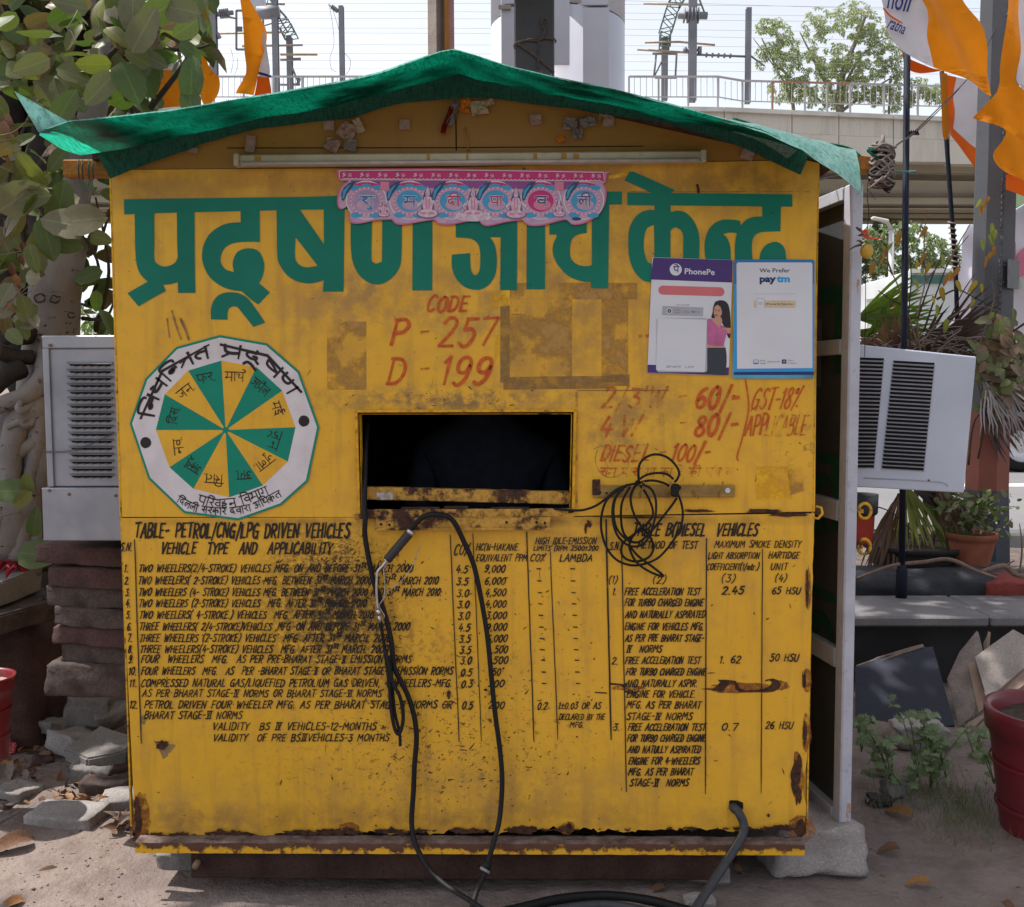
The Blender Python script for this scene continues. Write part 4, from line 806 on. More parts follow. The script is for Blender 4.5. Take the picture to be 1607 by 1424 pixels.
# --- green shade net over the roof
def cloth(name, c1, c2, trans, dustm=None, tg=2.6):
    k = NT(name); n1 = k.noise(5, 4, .6, stretch=(1, 1, 2)); thr = k.noise(1, 3, .6, stretch=(240, 30, 40)); thr2 = k.noise(1, 2, .5, stretch=(60, 200, 420))
    col = k.mix(k.mr(n1, .36, .64), c1, c2); col = k.mix(k.ma('MULTIPLY', k.mr(thr, .46, .64), .7), col, tuple(x*.35 for x in c1)); col = k.mix(k.ma('MULTIPLY', k.mr(thr2, .5, .62), .5), col, tuple(x*.35 for x in c1))
    if dustm: col = k.mix(dustm(k), col, (0.16, 0.115, 0.10))
    k.fin(col, .75, .15)
    t = k.n('ShaderNodeBsdfTranslucent'); k.l(k.mix(k.ma('MAXIMUM', k.ma('MULTIPLY', k.mr(thr, .45, .62), .6), k.mr(n1, .40, .62)), tuple(min(1, x*tg) for x in c1), tuple(x*.14 for x in c1)), t.inputs[0])
    ms = k.n('ShaderNodeMixShader'); ms.inputs[0].default_value = trans; k.l(k.b.outputs[0], ms.inputs[1]); k.l(t.outputs[0], ms.inputs[2]); k.l(ms.outputs[0], k.o.inputs[0])
    return k.m
GREEN1 = (0.004, 0.20, 0.13)
def dm(k):
    s_ = k.sep(); a1 = k.mr(s_['X'], -.80, -.86, 0, 1); return k.ma('MULTIPLY', a1, k.mr(k.noise(14, 5, .7), .25, .42))
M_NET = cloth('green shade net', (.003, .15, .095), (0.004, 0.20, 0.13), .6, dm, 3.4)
M_NETD = cloth('shadowed green net hem', (0.012, 0.07, 0.05), (0.016, 0.09, 0.065), .12)  # hem hangs in shadow, put in as a darker copy of the net
M_NETP = cloth('sunlit faded net', (0.13, 0.30, 0.27), (0.22, 0.36, 0.33), .3)  # paler copy of the net: sunlight and fading put into the colour
def samp(pts, xs):
    out = []
    for x in xs:
        for i in range(len(pts)-1):
            if pts[i][0] <= x <= pts[i+1][0] or i == len(pts)-2: break
        t = (x-pts[i][0])/(pts[i+1][0]-pts[i][0]); out.append((x, pts[i][1]+(pts[i+1][1]-pts[i][1])*max(0, min(1, t))))
    return out
T_ = [(62, 207), (85, 199), (107, 191), (180, 184), (280, 172), (400, 152), (540, 128), (600, 113), (650, 95), (690, 82), (713, 78), (740, 86), (800, 105), (880, 124), (960, 140), (1060, 166), (1130, 187), (1200, 206), (1262, 238), (1284, 252)]
M_ = [(62, 212), (100, 236), (126, 246), (148, 243), (236, 226), (404, 189), (540, 162), (648, 135), (719, 116), (756, 128), (857, 148), (958, 165), (1060, 190), (1160, 207), (1230, 228), (1262, 243), (1284, 256)]
B_ = [(173, 281), (200, 270), (236, 256), (300, 232), (337, 219), (404, 202), (540, 187), (621, 165), (719, 153), (823, 160), (924, 175), (1060, 196), (1162, 231), (1215, 256), (1261, 276), (1266, 250)]
def sheet(name, rows, m, parent, ncol=110, amp=.003, seed=0, sub=3):
    V = []; F = []; rws = []
    for r_ in rws: pass
    R_ = []
    for pts, Y in rows:
        x0, x1 = pts[0][0], pts[-1][0]; xs = [x0+(x1-x0)*i/ncol for i in range(ncol+1)]
        R_.append([(at(x, y, Y)) for x, y in samp(pts, xs)])
    G = []
    for k_ in range(len(R_)-1):
        for j in range(sub):
            t = j/sub; G.append([R_[k_][i].lerp(R_[k_+1][i], t) for i in range(ncol+1)])
    G.append(R_[-1])
    for j, row in enumerate(G):
        for i, p in enumerate(row):
            am = amp*(1 if 0 < j else .4); q = Vector((p.x*9, j*.7, seed))
            V.append(p+Vector((0, amp*1.5*mnoise.noise(q*.8), am*mnoise.noise(q)+am*.5*mnoise.noise(q*3.1))))
    n = ncol+1
    for j in range(len(G)-1):
        for i in range(ncol): F.append((j*n+i, j*n+i+1, (j+1)*n+i+1, (j+1)*n+i))
    return mesh(name, V, F, m, parent, True)
tarp = empty('roof_tarp', (0, .3, 1.95), 0, 'green shade net draped over the pitched roof of the yellow booth, frayed at its corners', 'shade net')
YT = -.30
def backrow(Y, k_up):
    out = []
    for x, y in T_:
        p = at(x, y, YT); z = p.z + (.004)
        u = max(0, 1-abs(x-290)/200); z += u*k_up
        px_ = p.x; q = Vector((px_, Y, z)); out.append(q)
    return out
rowT = [at(x, y, YT) for x, y in samp(T_, [62+(1284-62)*i/130 for i in range(131)])]
rowM = [at(x, y, -.035) for x, y in samp(M_, [62+(1284-62)*i/130 for i in range(131)])]
sheet('overhang', [(T_, YT), (M_, -.04)], M_NET, tarp, 130, .005, 3, 6)
V = []; F = []; n = 131
for j, (Y, dz) in enumerate(((YT, 0), (-.12, 1), (.15, 1), (.6, 1), (1.5, 1))):
    for i in range(n):
        p = rowT[i]; m_ = rowM[i]; x = 62+(1284-62)*i/130; up = max(0, 1-abs(x-290)/190)
        if j == 0: V.append(p+Vector((0, 0, .002)))
        else:
            base = max(p.z, m_.z)+.012; z = base + up*(.030 if j == 1 else .085)+(.004*mnoise.noise(Vector((p.x*6, j, 0))))
            V.append(Vector((p.x*(1+.0*j), Y, z)))
for j in range(4):
    for i in range(n-1): F.append((j*n+i, j*n+i+1, (j+1)*n+i+1, (j+1)*n+i))
mesh('top_sheet', V, F, M_NETP, tarp, True)
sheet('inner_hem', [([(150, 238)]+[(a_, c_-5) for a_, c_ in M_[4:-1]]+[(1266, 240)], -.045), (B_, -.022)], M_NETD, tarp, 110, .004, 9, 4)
# right corner hanging forward, painted pale as sunlit and faded
U_ = [(1126, 184), (1200, 199), (1270, 217), (1342, 236)]; L_ = [(1128, 189), (1196, 207), (1261, 238), (1285, 254), (1320, 277), (1353, 307)]
xs_ = 24; V = []; F = []
up = samp(U_, [1126+(1342-1126)*i/xs_ for i in range(xs_+1)]); lo = samp(L_, [1128+(1353-1128)*i/xs_ for i in range(xs_+1)])
for j in range(7):
    for i in range(xs_+1):
        A_ = at(*up[i], -.05); B2 = at(*lo[i], -.33); p = A_.lerp(B2, j/6); p.z += .03*math.sin(j/6*math.pi)*(i/xs_)*.6; p += Vector((0, .006*mnoise.noise(Vector((i*.3, j*.5, 4))), .004*mnoise.noise(Vector((i*.4, j*.5, 8))))); V.append(p)
for j in range(6):
    for i in range(xs_): F.append((j*(xs_+1)+i, (j+1)*(xs_+1)+i, (j+1)*(xs_+1)+i+1, j*(xs_+1)+i+1))
mesh('corner_flap', V, F, M_NETP, tarp, True)
# curled left tip
tipc = [at(22, 143, -.36), at(60, 207, -.30), at(107, 191, -.14)]
V = []; F = []; n = 8
for i in range(n+1):
    for j in range(n+1-i):
        u, v = i/n, j/n; p = tipc[0]*(1-u-v)+tipc[1]*u+tipc[2]*v; p = p+Vector((0, .03*math.sin((u+v)*3.1), -.018*math.sin((u)*3.1)*(1-v))); V.append(p)
idx = {}; c_ = 0
for i in range(n+1):
    for j in range(n+1-i): idx[i, j] = c_; c_ += 1
for i in range(n):
    for j in range(n-i):
        F.append((idx[i, j], idx[i+1, j], idx[i, j+1]))
        if j < n-i-1: F.append((idx[i+1, j], idx[i+1, j+1], idx[i, j+1]))
mesh('corner_tip', V, F, M_NETP, tarp, True)
# frayed threads
b = MB(); rr = random.Random(3)
for i in range(150):
    t = rr.random(); x = 62+(1350-62)*t
    if x < 1284: p = at(*samp(T_, [x])[0], YT)
    else: p = at(*samp(L_, [x])[0], -.33)
    if 840 < x < 960 or rr.random() < .45: b.tube([p, p+Vector((rr.uniform(-.006, .006), rr.uniform(-.004, .004), rr.uniform(-.006, .007)))], .0006, 3)
fr = b.build('frayed_thread', M_NETP, tarp); setp(fr, kind='stuff')
# green cord along the right slope
b = MB(); b.tube(catmull([at(1150, 186, .02), at(1215, 205, .02), at(1280, 222, 0), at(1330, 232, 0), at(1350, 245, -.02)], 5), .003, 5); b.build('tie_cord', M_NET, tarp)
# purlin ends
PUR = simple('ochre purlin', (0.36, 0.16, 0.025), .8, .2, vs=20, c2=(0.20, 0.085, 0.03), bump=.3)
b = MB(); b.box((at(108, 268, .03)+at(200, 264, .03))/2, (pr(100), .05, pr(24)), bev=.004, jit=.003); b.build('purlin_end', PUR, kiosk)
b = MB(); b.box((at(1280, 252, .1)+at(1390, 262, .1))/2, (pr(118), .05, pr(24)), Matrix.Rotation(R(8), 3, 'Y'), bev=.004, jit=.002); b.build('purlin_end', PUR, kiosk)
b = MB()
for x in (125, 131, 141, 147):
    p = at(x, 266, .0); b.tube([p+Vector((0, -.004, pr(15))), p+Vector((.002, -.012, 0)), p+Vector((0, -.004, -pr(16)))], .0022, 5)
b.tube(catmull([at(124, 281, -.01), at(128, 292, -.01), at(137, 293, -.01), at(141, 283, -.01)], 5), .0012, 5)
_o = b.build('tie_cord', M_NET, kiosk)
# rag bundle on the right purlin end
bun = empty('rag_bundle', at(1385, 262, .08), 0, 'tangle of grey rags tied round the end of the right roof purlin', 'rag bundle')
rr = random.Random(11)
c0 = at(1384, 258, .07)
for q in range(46):
    P_ = []; ph = rr.uniform(0, 6.3); r1 = rr.uniform(.018, .034); zc = rr.uniform(-.05, .045); til = rr.uniform(-.02, .02)
    for i in range(9): a_ = ph+i*.75; P_.append(c0+Vector((r1*math.cos(a_)*1.0, r1*math.sin(a_), zc+til*math.cos(a_)+rr.uniform(-.013, .013))))
    b = MB(); b.tube(catmull(P_, 3), rr.uniform(.0012, .0042), 5); b.build('rag', rr.choice([RAGG, simple('dark rag', (.05, .045, .045), .9, .1), RAGG]), bun)
b = MB(); b.box(c0, (.042, .042, .09), bev=.015, jit=.004); b.build('core', simple('dark rag core', (.03, .027, .027), .9, .1), bun)
b = MB(); b.tube([c0+Vector((.0, 0, .04)), c0+Vector((.002, 0, .075))], .005, 6); b.build('peg', RAGG, bun)
b = MB(); b.tube(catmull([c0+Vector((.03, 0, -.02)), c0+Vector((.07, -.01, -.022)), c0+Vector((.085, -.01, -.022))], 3), .003, 4); b.build('tie_tail', M_NETP, bun)
b = MB(); b.tube(catmull([c0+Vector((.0, -.01, .03)), c0+Vector((-.03, -.02, .035)), c0+Vector((-.045, -.02, .03)), c0+Vector((-.02, -.03, .01))], 4), .003, 4); b.build('tie_tail', M_NET, bun)
# --- lemon and chilli charm hanging from it
ch = empty('chilli_lemon_charm', at(1362, 372, .04), 0, 'lemon and red chilli charm hanging on a string beside the door post', 'charm')
b = MB(); b.tube(catmull([at(1362, 282, .06), at(1361, 310, .05), at(1363, 330, .05), at(1361, 365, .05)], 4), .0014, 5); b.tube(catmull([at(1362, 298, .05), at(1368, 305, .05), at(1374, 314, .05)], 4), .0008, 4); b.tube([at(1361, 372, .05), at(1359, 400, .06), at(1358, 500, .12), at(1357, 560, .16)], .001, 4); b.build('string', simple('black thread', (.02, .018, .018), .8), ch)
def ovoid(c, rx, rz, m, name, par, ry=None):
    b = MB(); prof = [(rx*math.sin(math.pi*i/10)+1e-5, -rz*math.cos(math.pi*i/10)) for i in range(11)]; b.lathe(prof, c, 12); return b.build(name, m, par)
ovoid(at(1360, 394, .05), pr(10), pr(12), simple('lemon skin', (.50, .30, .03), .5, .4, vs=30), 'lemon', ch)
for pts, m in (([(1353, 362), (1358, 372), (1372, 375), (1384, 374)], (.55, .05, .01)), ([(1358, 360), (1362, 370), (1364, 376)], (.55, .06, .01)), ([(1352, 384), (1342, 387), (1332, 393)], (.03, .05, .015)), ([(1358, 378), (1366, 386), (1374, 392)], (.12, .14, .03)), ([(1351, 362), (1345, 358), (1344, 356)], (.03, .03, .02)), ([(1352, 369), (1346, 370)], (.03, .03, .02)), ([(1355, 382), (1348, 378), (1344, 379)], (.10, .07, .02))):
    b = MB(); P_ = catmull([at(x, y, .045) for x, y in pts], 4); b.tube(P_, [.0045*(1-.8*i/(len(P_)-1)) for i in range(len(P_))], 6); b.build('chilli', simple('chilli skin %.2f' % m[0], m, .4, .5), ch)
# --- Diwali banner
zb = lambda l: [(520+a_/3.652, 250+b_/3.652) for a_, b_ in l]
OL = sm([(38, 65), (60, 58), (600, 52), (900, 58), (1550, 68), (1578, 80), (1575, 128), (1562, 140), (1578, 180), (1570, 250), (1540, 310), (1490, 350), (1430, 374), (1380, 375), (1355, 352), (1330, 350), (1280, 362), (1200, 382), (1130, 380), (1098, 352), (1080, 352), (1000, 362), (900, 384), (865, 375), (842, 350), (825, 350), (760, 362), (680, 376), (615, 372), (592, 350), (575, 350), (520, 358), (420, 376), (370, 372), (345, 348), (325, 348), (250, 352), (160, 370), (115, 365), (100, 335), (100, 288), (85, 270), (60, 287), (40, 278), (32, 240), (40, 190), (60, 150), (95, 122), (45, 118), (35, 105)], 3)
OL = OL[:-1]
ban = empty('diwali_banner', at(740, 310, -.01), 0, 'pink and blue festival banner with round lettered discs over the green headline', 'banner')
pink = flat('banner pink edge', (.55, .12, .26)); palep = simple('banner pale print', (.52, .34, .44), .5, .3, vs=60, c2=(.40, .26, .45)); mag = flat('banner magenta', (.52, .02, .17)); blu = flat('banner blue', (.05, .30, .55)); whi = flat('banner white', (.68, .60, .66)); nav = flat('banner navy', (.03, .03, .16)); lil = simple('banner lilac', (.38, .28, .48), .5, .3, vs=50); pur = flat('banner purple', (.25, .06, .25)); dkb = flat('feather blue', (.02, .06, .14)); ros = flat('banner rose', (.62, .20, .32)); fig = simple('figure print', (.68, .55, .62), .5, .3, vs=120, c2=(.45, .30, .42)); fsh = flat('figure outline', (.20, .10, .26))
YB = -.0085
def bp(name, loops, m, k_, par=ban, zf=zb):
    b = MB(); y = YB-.00025*k_
    for i, l in enumerate(loops): b.poly([P(zf(l), y-.00002*(i % 5))], y-.00002*(i % 5))
    return b.build(name, m, par)
b = MB(); b.poly([P(zb(OL), YB)], YB, .0012); board = b.build('card', pink, ban)
shrink = lambda l, cx, cy, f, g: [(cx+(a_-cx)*f, cy+(b_-cy)*g) for a_, b_ in l]
bp('print', [shrink(OL, 805, 215, .988, .955)], palep, 1)
bp('top_strip', [[(46, 68), (600, 63), (900, 66), (1566, 76), (1566, 126), (900, 118), (46, 112)]], mag, 2)
bp('purple_ground', [[(110, 122), (1500, 128), (1480, 175), (800, 168), (130, 160)]], pur, 2)
ell_ = lambda cx, cy, rx, ry, n=22: [(cx+rx*math.cos(2*math.pi*i/n), cy+ry*math.sin(2*math.pi*i/n)) for i in range(n)]
CXS = (200, 448, 695, 940, 1200, 1447)
for q, cx in enumerate(CXS):
    dc = bp('disc_rim', [ell_(cx, 235, 118, 112)], whi, 3+q*.1)
    bp('disc_field', [ell_(cx, 236, 112, 106)], palep, 3.8+q*.1, dc)
    bp('disc_band', [ell_(cx, 160, 80, 28)], mag, 4.4+q*.1, dc)
    [bp('disc_cloud', [ell_(cx+a_, c_, 34, 16, 12)], blu, 5.2+a_*.002, dc) for a_, c_ in ((-62, 165), (62, 165), (-55, 320), (52, 322), (0, 158))]
    bp('disc_ring', [ell_(cx, 240, 92, 80)], ros, 5.6, dc); bp('disc_ring_inner', [ell_(cx, 240, 84, 72)], palep, 6, dc)
    bp('bead', [ell_(cx+88*math.cos(2*math.pi*i/22), 240+76*math.sin(2*math.pi*i/22), 4.5, 4.5, 6) for i in range(22)], whi, 6.4, dc)
    bp('disc_centre', [ell_(cx, 240, 74, 62)], (lil, blu, blu, blu, mag, blu)[q], 6.8, dc)
    bp('disc_glow', [ell_(cx+(8 if q else -6), 262, 50, 30)], (palep, palep, palep, palep, ros, palep)[q], 7.2, dc)
for q, cx in enumerate((60, 320, 580, 840, 1095, 1345)):
    bp('feather', [[(cx, 235), (cx-4, 200), (cx+10, 165), (cx+45, 135), (cx+78, 128), (cx+60, 160), (cx+30, 200), (cx+10, 240)]], dkb, 7.4)
    bp('feather_vane', [[(cx+2, 225), (cx+8, 180), (cx+40, 150), (cx+50, 146), (cx+25, 185), (cx+10, 228)]], blu, 7.6)
def figure(cx, cy, s_, k_=9):
    bp('figure_shade', [ell_(cx, cy-60*s_, 17*s_, 26*s_, 12), [(cx-22*s_, cy-48*s_), (cx+22*s_, cy-48*s_), (cx+34*s_, cy+18*s_), (cx-34*s_, cy+18*s_)], ell_(cx, cy+37*s_, 55*s_, 24*s_, 16)], fsh, k_-.4)
    f = bp('figure_print', [ell_(cx, cy-62*s_, 12*s_, 15*s_, 12), [(cx-9*s_, cy-74*s_), (cx, cy-100*s_), (cx+9*s_, cy-74*s_)], [(cx-16*s_, cy-46*s_), (cx+16*s_, cy-46*s_), (cx+26*s_, cy-10*s_), (cx+18*s_, cy+20*s_), (cx-18*s_, cy+20*s_), (cx-26*s_, cy-10*s_)], ell_(cx, cy+34*s_, 48*s_, 20*s_, 16), [(cx-26*s_, cy-34*s_), (cx-20*s_, cy-20*s_), (cx-48*s_, cy+4*s_), (cx-52*s_, cy-6*s_)], [(cx+26*s_, cy-34*s_), (cx+20*s_, cy-20*s_), (cx+48*s_, cy+4*s_), (cx+52*s_, cy-6*s_)]], fig, k_)
    bp('garment_print', [[(cx-12*s_, cy-40*s_), (cx-5*s_, cy-40*s_), (cx-2*s_, cy+16*s_), (cx-9*s_, cy+16*s_)], [(cx+12*s_, cy-40*s_), (cx+5*s_, cy-40*s_), (cx+2*s_, cy+16*s_), (cx+9*s_, cy+16*s_)], ell_(cx-20*s_, cy+34*s_, 16*s_, 6*s_, 10), ell_(cx+20*s_, cy+34*s_, 16*s_, 6*s_, 10)], ros, k_+.5, f)
    bp('hair_print', [[(cx-14*s_, cy-70*s_), (cx-11*s_, cy-74*s_), (cx-12*s_, cy-48*s_), (cx-22*s_, cy-38*s_)], [(cx+14*s_, cy-70*s_), (cx+11*s_, cy-74*s_), (cx+12*s_, cy-48*s_), (cx+22*s_, cy-38*s_)], ell_(cx-5*s_, cy-63*s_, 2*s_, 1.4*s_, 6), ell_(cx+5*s_, cy-63*s_, 2*s_, 1.4*s_, 6), ell_(cx, cy-54*s_, 3*s_, 1.2*s_, 6)], nav, k_+.8, f)
for cx, cy, s_ in ((300, 295, .62), (552, 270, 1.18), (812, 272, 1.15), (1058, 275, 1.15), (1305, 292, .68)): figure(cx, cy, s_)
bp('lotus_print', [ell_(812, 335, 110, 22, 18), ell_(740, 322, 26, 18, 12), ell_(884, 322, 26, 18, 12)], fig, 8.8)
ik = Ink(YB-.0022, proj=at); rowy = lambda x: 92+(x-60)*.004
for i in range(15):
    x0 = 62+i*102
    for t, dx in (('O', 0), ('X', 34)):
        a_, b2 = zb([(x0+dx, rowy(x0)+10)])[0]; ik.line(t, a_, b2, a_+(6.3 if t == 'O' else 5.6), 5.6, .85, slant=0, tab=_SDV, jit=0)
zz = [zb([(70+i*12, 112+(i*.09)+(4 if i % 2 else -3))])[0] for i in range(124)]; ik.ribbon(zz, 1.0)
ik.ribbon(zb([(48, 108), (44, 72), (60, 66), (600, 62), (900, 65), (1560, 76), (1564, 120)]), 1.1)
ik.build('strip_ornament', whi, ban)
LC_ = [flat('letter tone %d' % i, c) for i, c in enumerate(((.02, .16, .42), (.02, .14, .42), (.45, .03, .12), (.45, .03, .12), (.02, .02, .14), (.12, .07, .22)))]
for q, (t, cx) in enumerate(zip(('zu', 'b', 'dI', 'pA', 'v', 'lI'), CXS)):
    for wd, mm, kk in ((4.2, whi, 0), (2.3, LC_[q], 1)):
        ik = Ink(YB-.0025-.0006*kk, proj=at); a_, b2 = zb([(cx-32, 268)])[0]; ik.line(t, a_, b2, a_+(19 if len(t) > 1 else 17), 14.5, wd, slant=0, tab=_SDV, head=True, jit=0)
        ik.build('letter_outline' if kk == 0 else 'letter', mm, ban)
for cx in (306, 1306): bp('price_square', [[(cx-26, 128), (cx+26, 130), (cx+26, 180), (cx-26, 178)]], ros, 9.5)
bp('maker_mark', [ell_(1405, 342, 28, 9, 12)], nav, 9.5)
# --- payment posters
z6 = lambda l: [(1000+a_/5.357, 390+b_/5.357) for a_, b_ in l]
def ptx(s, x, y, size, m, par, k_, width=None, rot=0.0, bold=0.0, name='lettering', zf=z6, YP=-.004, shear=0.0):
    V, F = font_text(s, 1.0, 0, 0, 0, bold=bold, shear=shear, basis=lambda a_, b_: Vector((a_, b_, 0)))
    w0 = max(v.x for v in V); sx = (width/w0) if width else size; c, n_ = math.cos(rot), math.sin(rot); yy = YP-.0002*k_
    W_ = []
    for v in V:
        a_, b_ = v.x*sx, v.y*size/.73; q = zf([(x+a_*c+b_*n_, y+a_*n_-b_*c)])[0]; W_.append(at(q[0], q[1], yy))
    return mesh(name, W_, F, m, par)
def pp(name, loops, m, k_, par, zf=z6, YP=-.004, th=0):
    b = MB(); y = YP-.0002*k_
    for i, l in enumerate(loops): b.poly([P(zf(l), y-.00002*(i % 6))], y-.00002*(i % 6), th)
    return b.build(name, m, par)
PURP = flat('poster violet', (.055, .022, .16)); PAPW = simple('poster white', (.60, .60, .66), .3, .5, vs=6, c2=(.54, .54, .60)); PKB = flat('poster coral', (.58, .14, .16)); GREYP = flat('poster grey', (.36, .36, .40)); TXT = flat('poster ink', (.02, .02, .05)); TXG = flat('poster grey ink', (.16, .16, .20))
po = empty('payment_poster', at(1083, 585, -.004), 0, 'white and violet PhonePe payment poster with a woman in pink, left of the two posters', 'poster')
pp('sheet', [[(128, 75), (805, 98), (768, 1070), (85, 1048)]], PAPW, 0, po, th=.0008)
pp('header', [[(135, 78), (803, 99), (797, 288), (113, 262)]], PURP, 1, po)
pp('footer', [[(88, 978), (772, 1002), (768, 1068), (86, 1046)]], PURP, 1, po)
lg = pp('logo_disc', [ell_(324, 178, 51, 51, 28)], PAPW, 2, po)
ik = Ink(-.0046, proj=at); a_, b2 = z6([(303, 200)])[0]; ik.line('pe', a_, b2, a_+8.5, 8.6, 1.5, slant=.05, tab=_SDV, head=True, jit=0); ik.build('logo_letter', PURP, lg)
ptx('PhonePe', 395, 215, 50, PAPW, po, 2, width=256, rot=R(2), bold=.018, name='brand_lettering')
rrp = lambda x0, y0, x1, y1, r, sl: [(cx+r*math.cos(R(a_)), cy+r*math.sin(R(a_))+(cx-x0)*sl) for cx, cy, aa in ((x1-r, y0+r, range(-90, 1, 15)), (x1-r, y1-r, range(0, 91, 15)), (x0+r, y1-r, range(90, 181, 15)), (x0+r, y0+r, range(180, 271, 15))) for a_ in aa]
pp('name_bar', [rrp(178, 312, 733, 388, 37, .03)], PKB, 2, po)
ptx('All in One QR', 330, 480, 13, TXG, po, 2, width=108, rot=R(1))
gb = pp('wallet_strip', [[(212, 485), (556, 497), (553, 572), (208, 562)]], GREYP, 2, po)
pp('wallet_disc', [ell_(270, 526, 24, 24, 16)], PAPW, 3, gb); pp('wallet_logo', [ell_(270, 526, 17, 17, 14)], TXT, 4, gb); pp('wallet_dot', [ell_(270, 526, 5, 8, 8)], PAPW, 5, gb)
ptx('UPI &', 308, 522, 13, TXG, gb, 3, width=48, rot=R(1)); ptx('Wallet', 308, 545, 13, TXG, gb, 3, width=54, rot=R(1)); ptx('G Pay', 386, 541, 17, TXG, gb, 3, width=54, rot=R(1)); ptx('PAY', 456, 541, 14, TXT, gb, 3, width=36, rot=R(1), bold=.02); ptx('TM', 494, 542, 14, flat('sky ink', (.08, .35, .62)), gb, 3, width=30, rot=R(1), bold=.02)
pp('card_shadow', [rrp(164, 586, 588, 1042, 22, .0)], GREYP, 6, po)
pp('code_card', [[(172, 586), (578, 600), (586, 612), (570, 1030), (560, 1040), (165, 1026), (158, 1014), (172, 600)]], PAPW, 7, po)
ptx('BHIM', 240, 1003, 20, TXG, po, 8, width=126, rot=R(1), shear=.25, bold=-.004); ptx('UPI', 398, 1006, 20, TXG, po, 8, width=78, rot=R(1), shear=.25, bold=-.004)
skin = flat('printed skin', (.50, .26, .18)); pk = simple('printed pink cardigan', (.52, .13, .30), .5, .3, vs=25); hr = flat('printed dark hair', (.012, .010, .016)); tr = flat('printed charcoal trousers', (.03, .032, .05))
pp('trousers_print', [[(582, 835), (744, 835), (752, 900), (752, 960), (742, 1068), (640, 1064), (520, 1060), (560, 1030), (572, 990), (580, 900)]], tr, 2, po)
pp('hair_print', [sm([(690, 436), (730, 440), (765, 470), (780, 540), (785, 620), (786, 720), (776, 758), (760, 740), (745, 690), (720, 640), (700, 610), (640, 590), (622, 580), (632, 545), (640, 490), (655, 450)], 2)], hr, 3, po)
pp('arm_skin_print', [[(590, 800), (728, 800), (736, 832), (595, 836)]], skin, 3.4, po)
pp('cardigan_print', [[(592, 592), (640, 592), (700, 640), (750, 668), (785, 690), (786, 720), (752, 716), (740, 760), (728, 820), (660, 824), (585, 808), (584, 640)]], pk, 4, po)
pp('neck_print', [[(640, 590), (668, 570), (706, 580), (716, 610), (690, 668), (664, 640), (622, 598)]], skin, 5, po)
pp('face_print', [sm([(668, 468), (694, 470), (710, 500), (714, 540), (700, 572), (676, 588), (656, 578), (643, 545), (643, 505), (652, 480)], 2)], skin, 6, po)
pp('fringe_print', [[(690, 458), (712, 476), (730, 540), (716, 590), (712, 530), (700, 492), (674, 474), (652, 490), (644, 520), (640, 500), (652, 466)]], hr, 7, po)
pp('feature_print', [[(652, 516), (664, 514), (664, 518), (652, 520)], [(680, 518), (694, 520), (694, 524), (680, 523)], ell_(659, 524, 5, 2.4, 8), ell_(686, 528, 5, 2.4, 8), [(652, 556), (678, 560), (668, 568), (656, 564)]], hr, 7.4, po)
pp('smile_print', [[(655, 557), (676, 561), (666, 565)]], PAPW, 7.8, po)
pp('hand_print', [[(742, 668), (786, 668), (786, 706), (762, 712), (752, 700), (742, 680), (716, 680), (712, 676)]], skin, 5.4, po)
pp('button_print', [ell_(668, 678+24*i, 3, 3, 6) for i in range(6)], hr, 5.2, po)
# Paytm
pt = empty('payment_poster', at(1215, 592, -.005), 0, 'blue bordered white paytm payment poster beside the booth\'s right edge', 'poster')
BLU = flat('poster mid blue', (.018, .16, .42)); BLU2 = flat('poster bright blue', (.02, .28, .62)); NAV = flat('poster navy', (.012, .02, .13))
YQ = -.0052
q6 = lambda *a_, **k_: pp(*a_, YP=YQ, **k_)
q6('sheet', [[(830, 93), (1470, 94), (1491, 104), (1488, 1030), (1478, 1094), (812, 1094), (800, 1080), (816, 110)]], simple('poster aqua', (.06, .36, .55), .3, .5, vs=9, c2=(.02, .20, .25)), 0, pt, th=.0008)
q6('border', [[(830, 93), (1470, 94), (1491, 104), (1487, 1064), (812, 1064), (816, 110)]], BLU2, 1, pt); q6('border_top', [[(830, 94), (1470, 95), (1490, 105), (1489, 300), (814, 300), (816, 110)]], BLU, 2, pt); q6('border_band', [[(812, 1040), (1487, 1036), (1486, 1064), (812, 1064)]], NAV, 2, pt)
q6('panel', [[(848, 118), (1462, 119), (1473, 130), (1473, 1006), (840, 1012), (835, 130)]], PAPW, 3, pt)
ptx('We Prefer', 1028, 202, 36, TXT, pt, 4, width=256, bold=.012, YP=YQ); ptx('pay', 1028, 282, 56, NAV, pt, 4, width=140, bold=.05, YP=YQ, name='brand_lettering'); ptx('tm', 1176, 282, 56, BLU2, pt, 4, width=108, bold=.05, YP=YQ, name='brand_lettering')
q6('rule', [[(978, 383), (1334, 381), (1334, 384), (978, 386)]], GREYP, 4, pt)
q6('cream_strip', [[(978, 440), (1336, 438), (1334, 490), (1322, 502), (982, 500)]], flat('poster cream', (.58, .46, .30)), 4, pt); q6('phone_outline', [rrp(1000, 418, 1070, 506, 12, 0)], GREYP, 5, pt); q6('phone_screen', [rrp(1003, 422, 1067, 506, 10, 0)], PAPW, 6, pt)
ptx('UPI ke liye bhi, Paytm Karo', 1078, 475, 15, TXT, pt, 6, width=236, YP=YQ, bold=.01)
ptx('paytm', 1014, 460, 9, BLU, pt, 7, width=42, YP=YQ); ptx('UPI', 1016, 474, 9, TXG, pt, 7, width=38, YP=YQ)
q6('wallet_icon', [rrp(975, 936, 1020, 974, 8, 0)], BLU, 5, pt); q6('wallet_icon_face', [rrp(979, 940, 1016, 964, 6, 0)], PAPW, 6, pt); ptx('paytm', 982, 958, 8, BLU, pt, 7, width=32, YP=YQ)
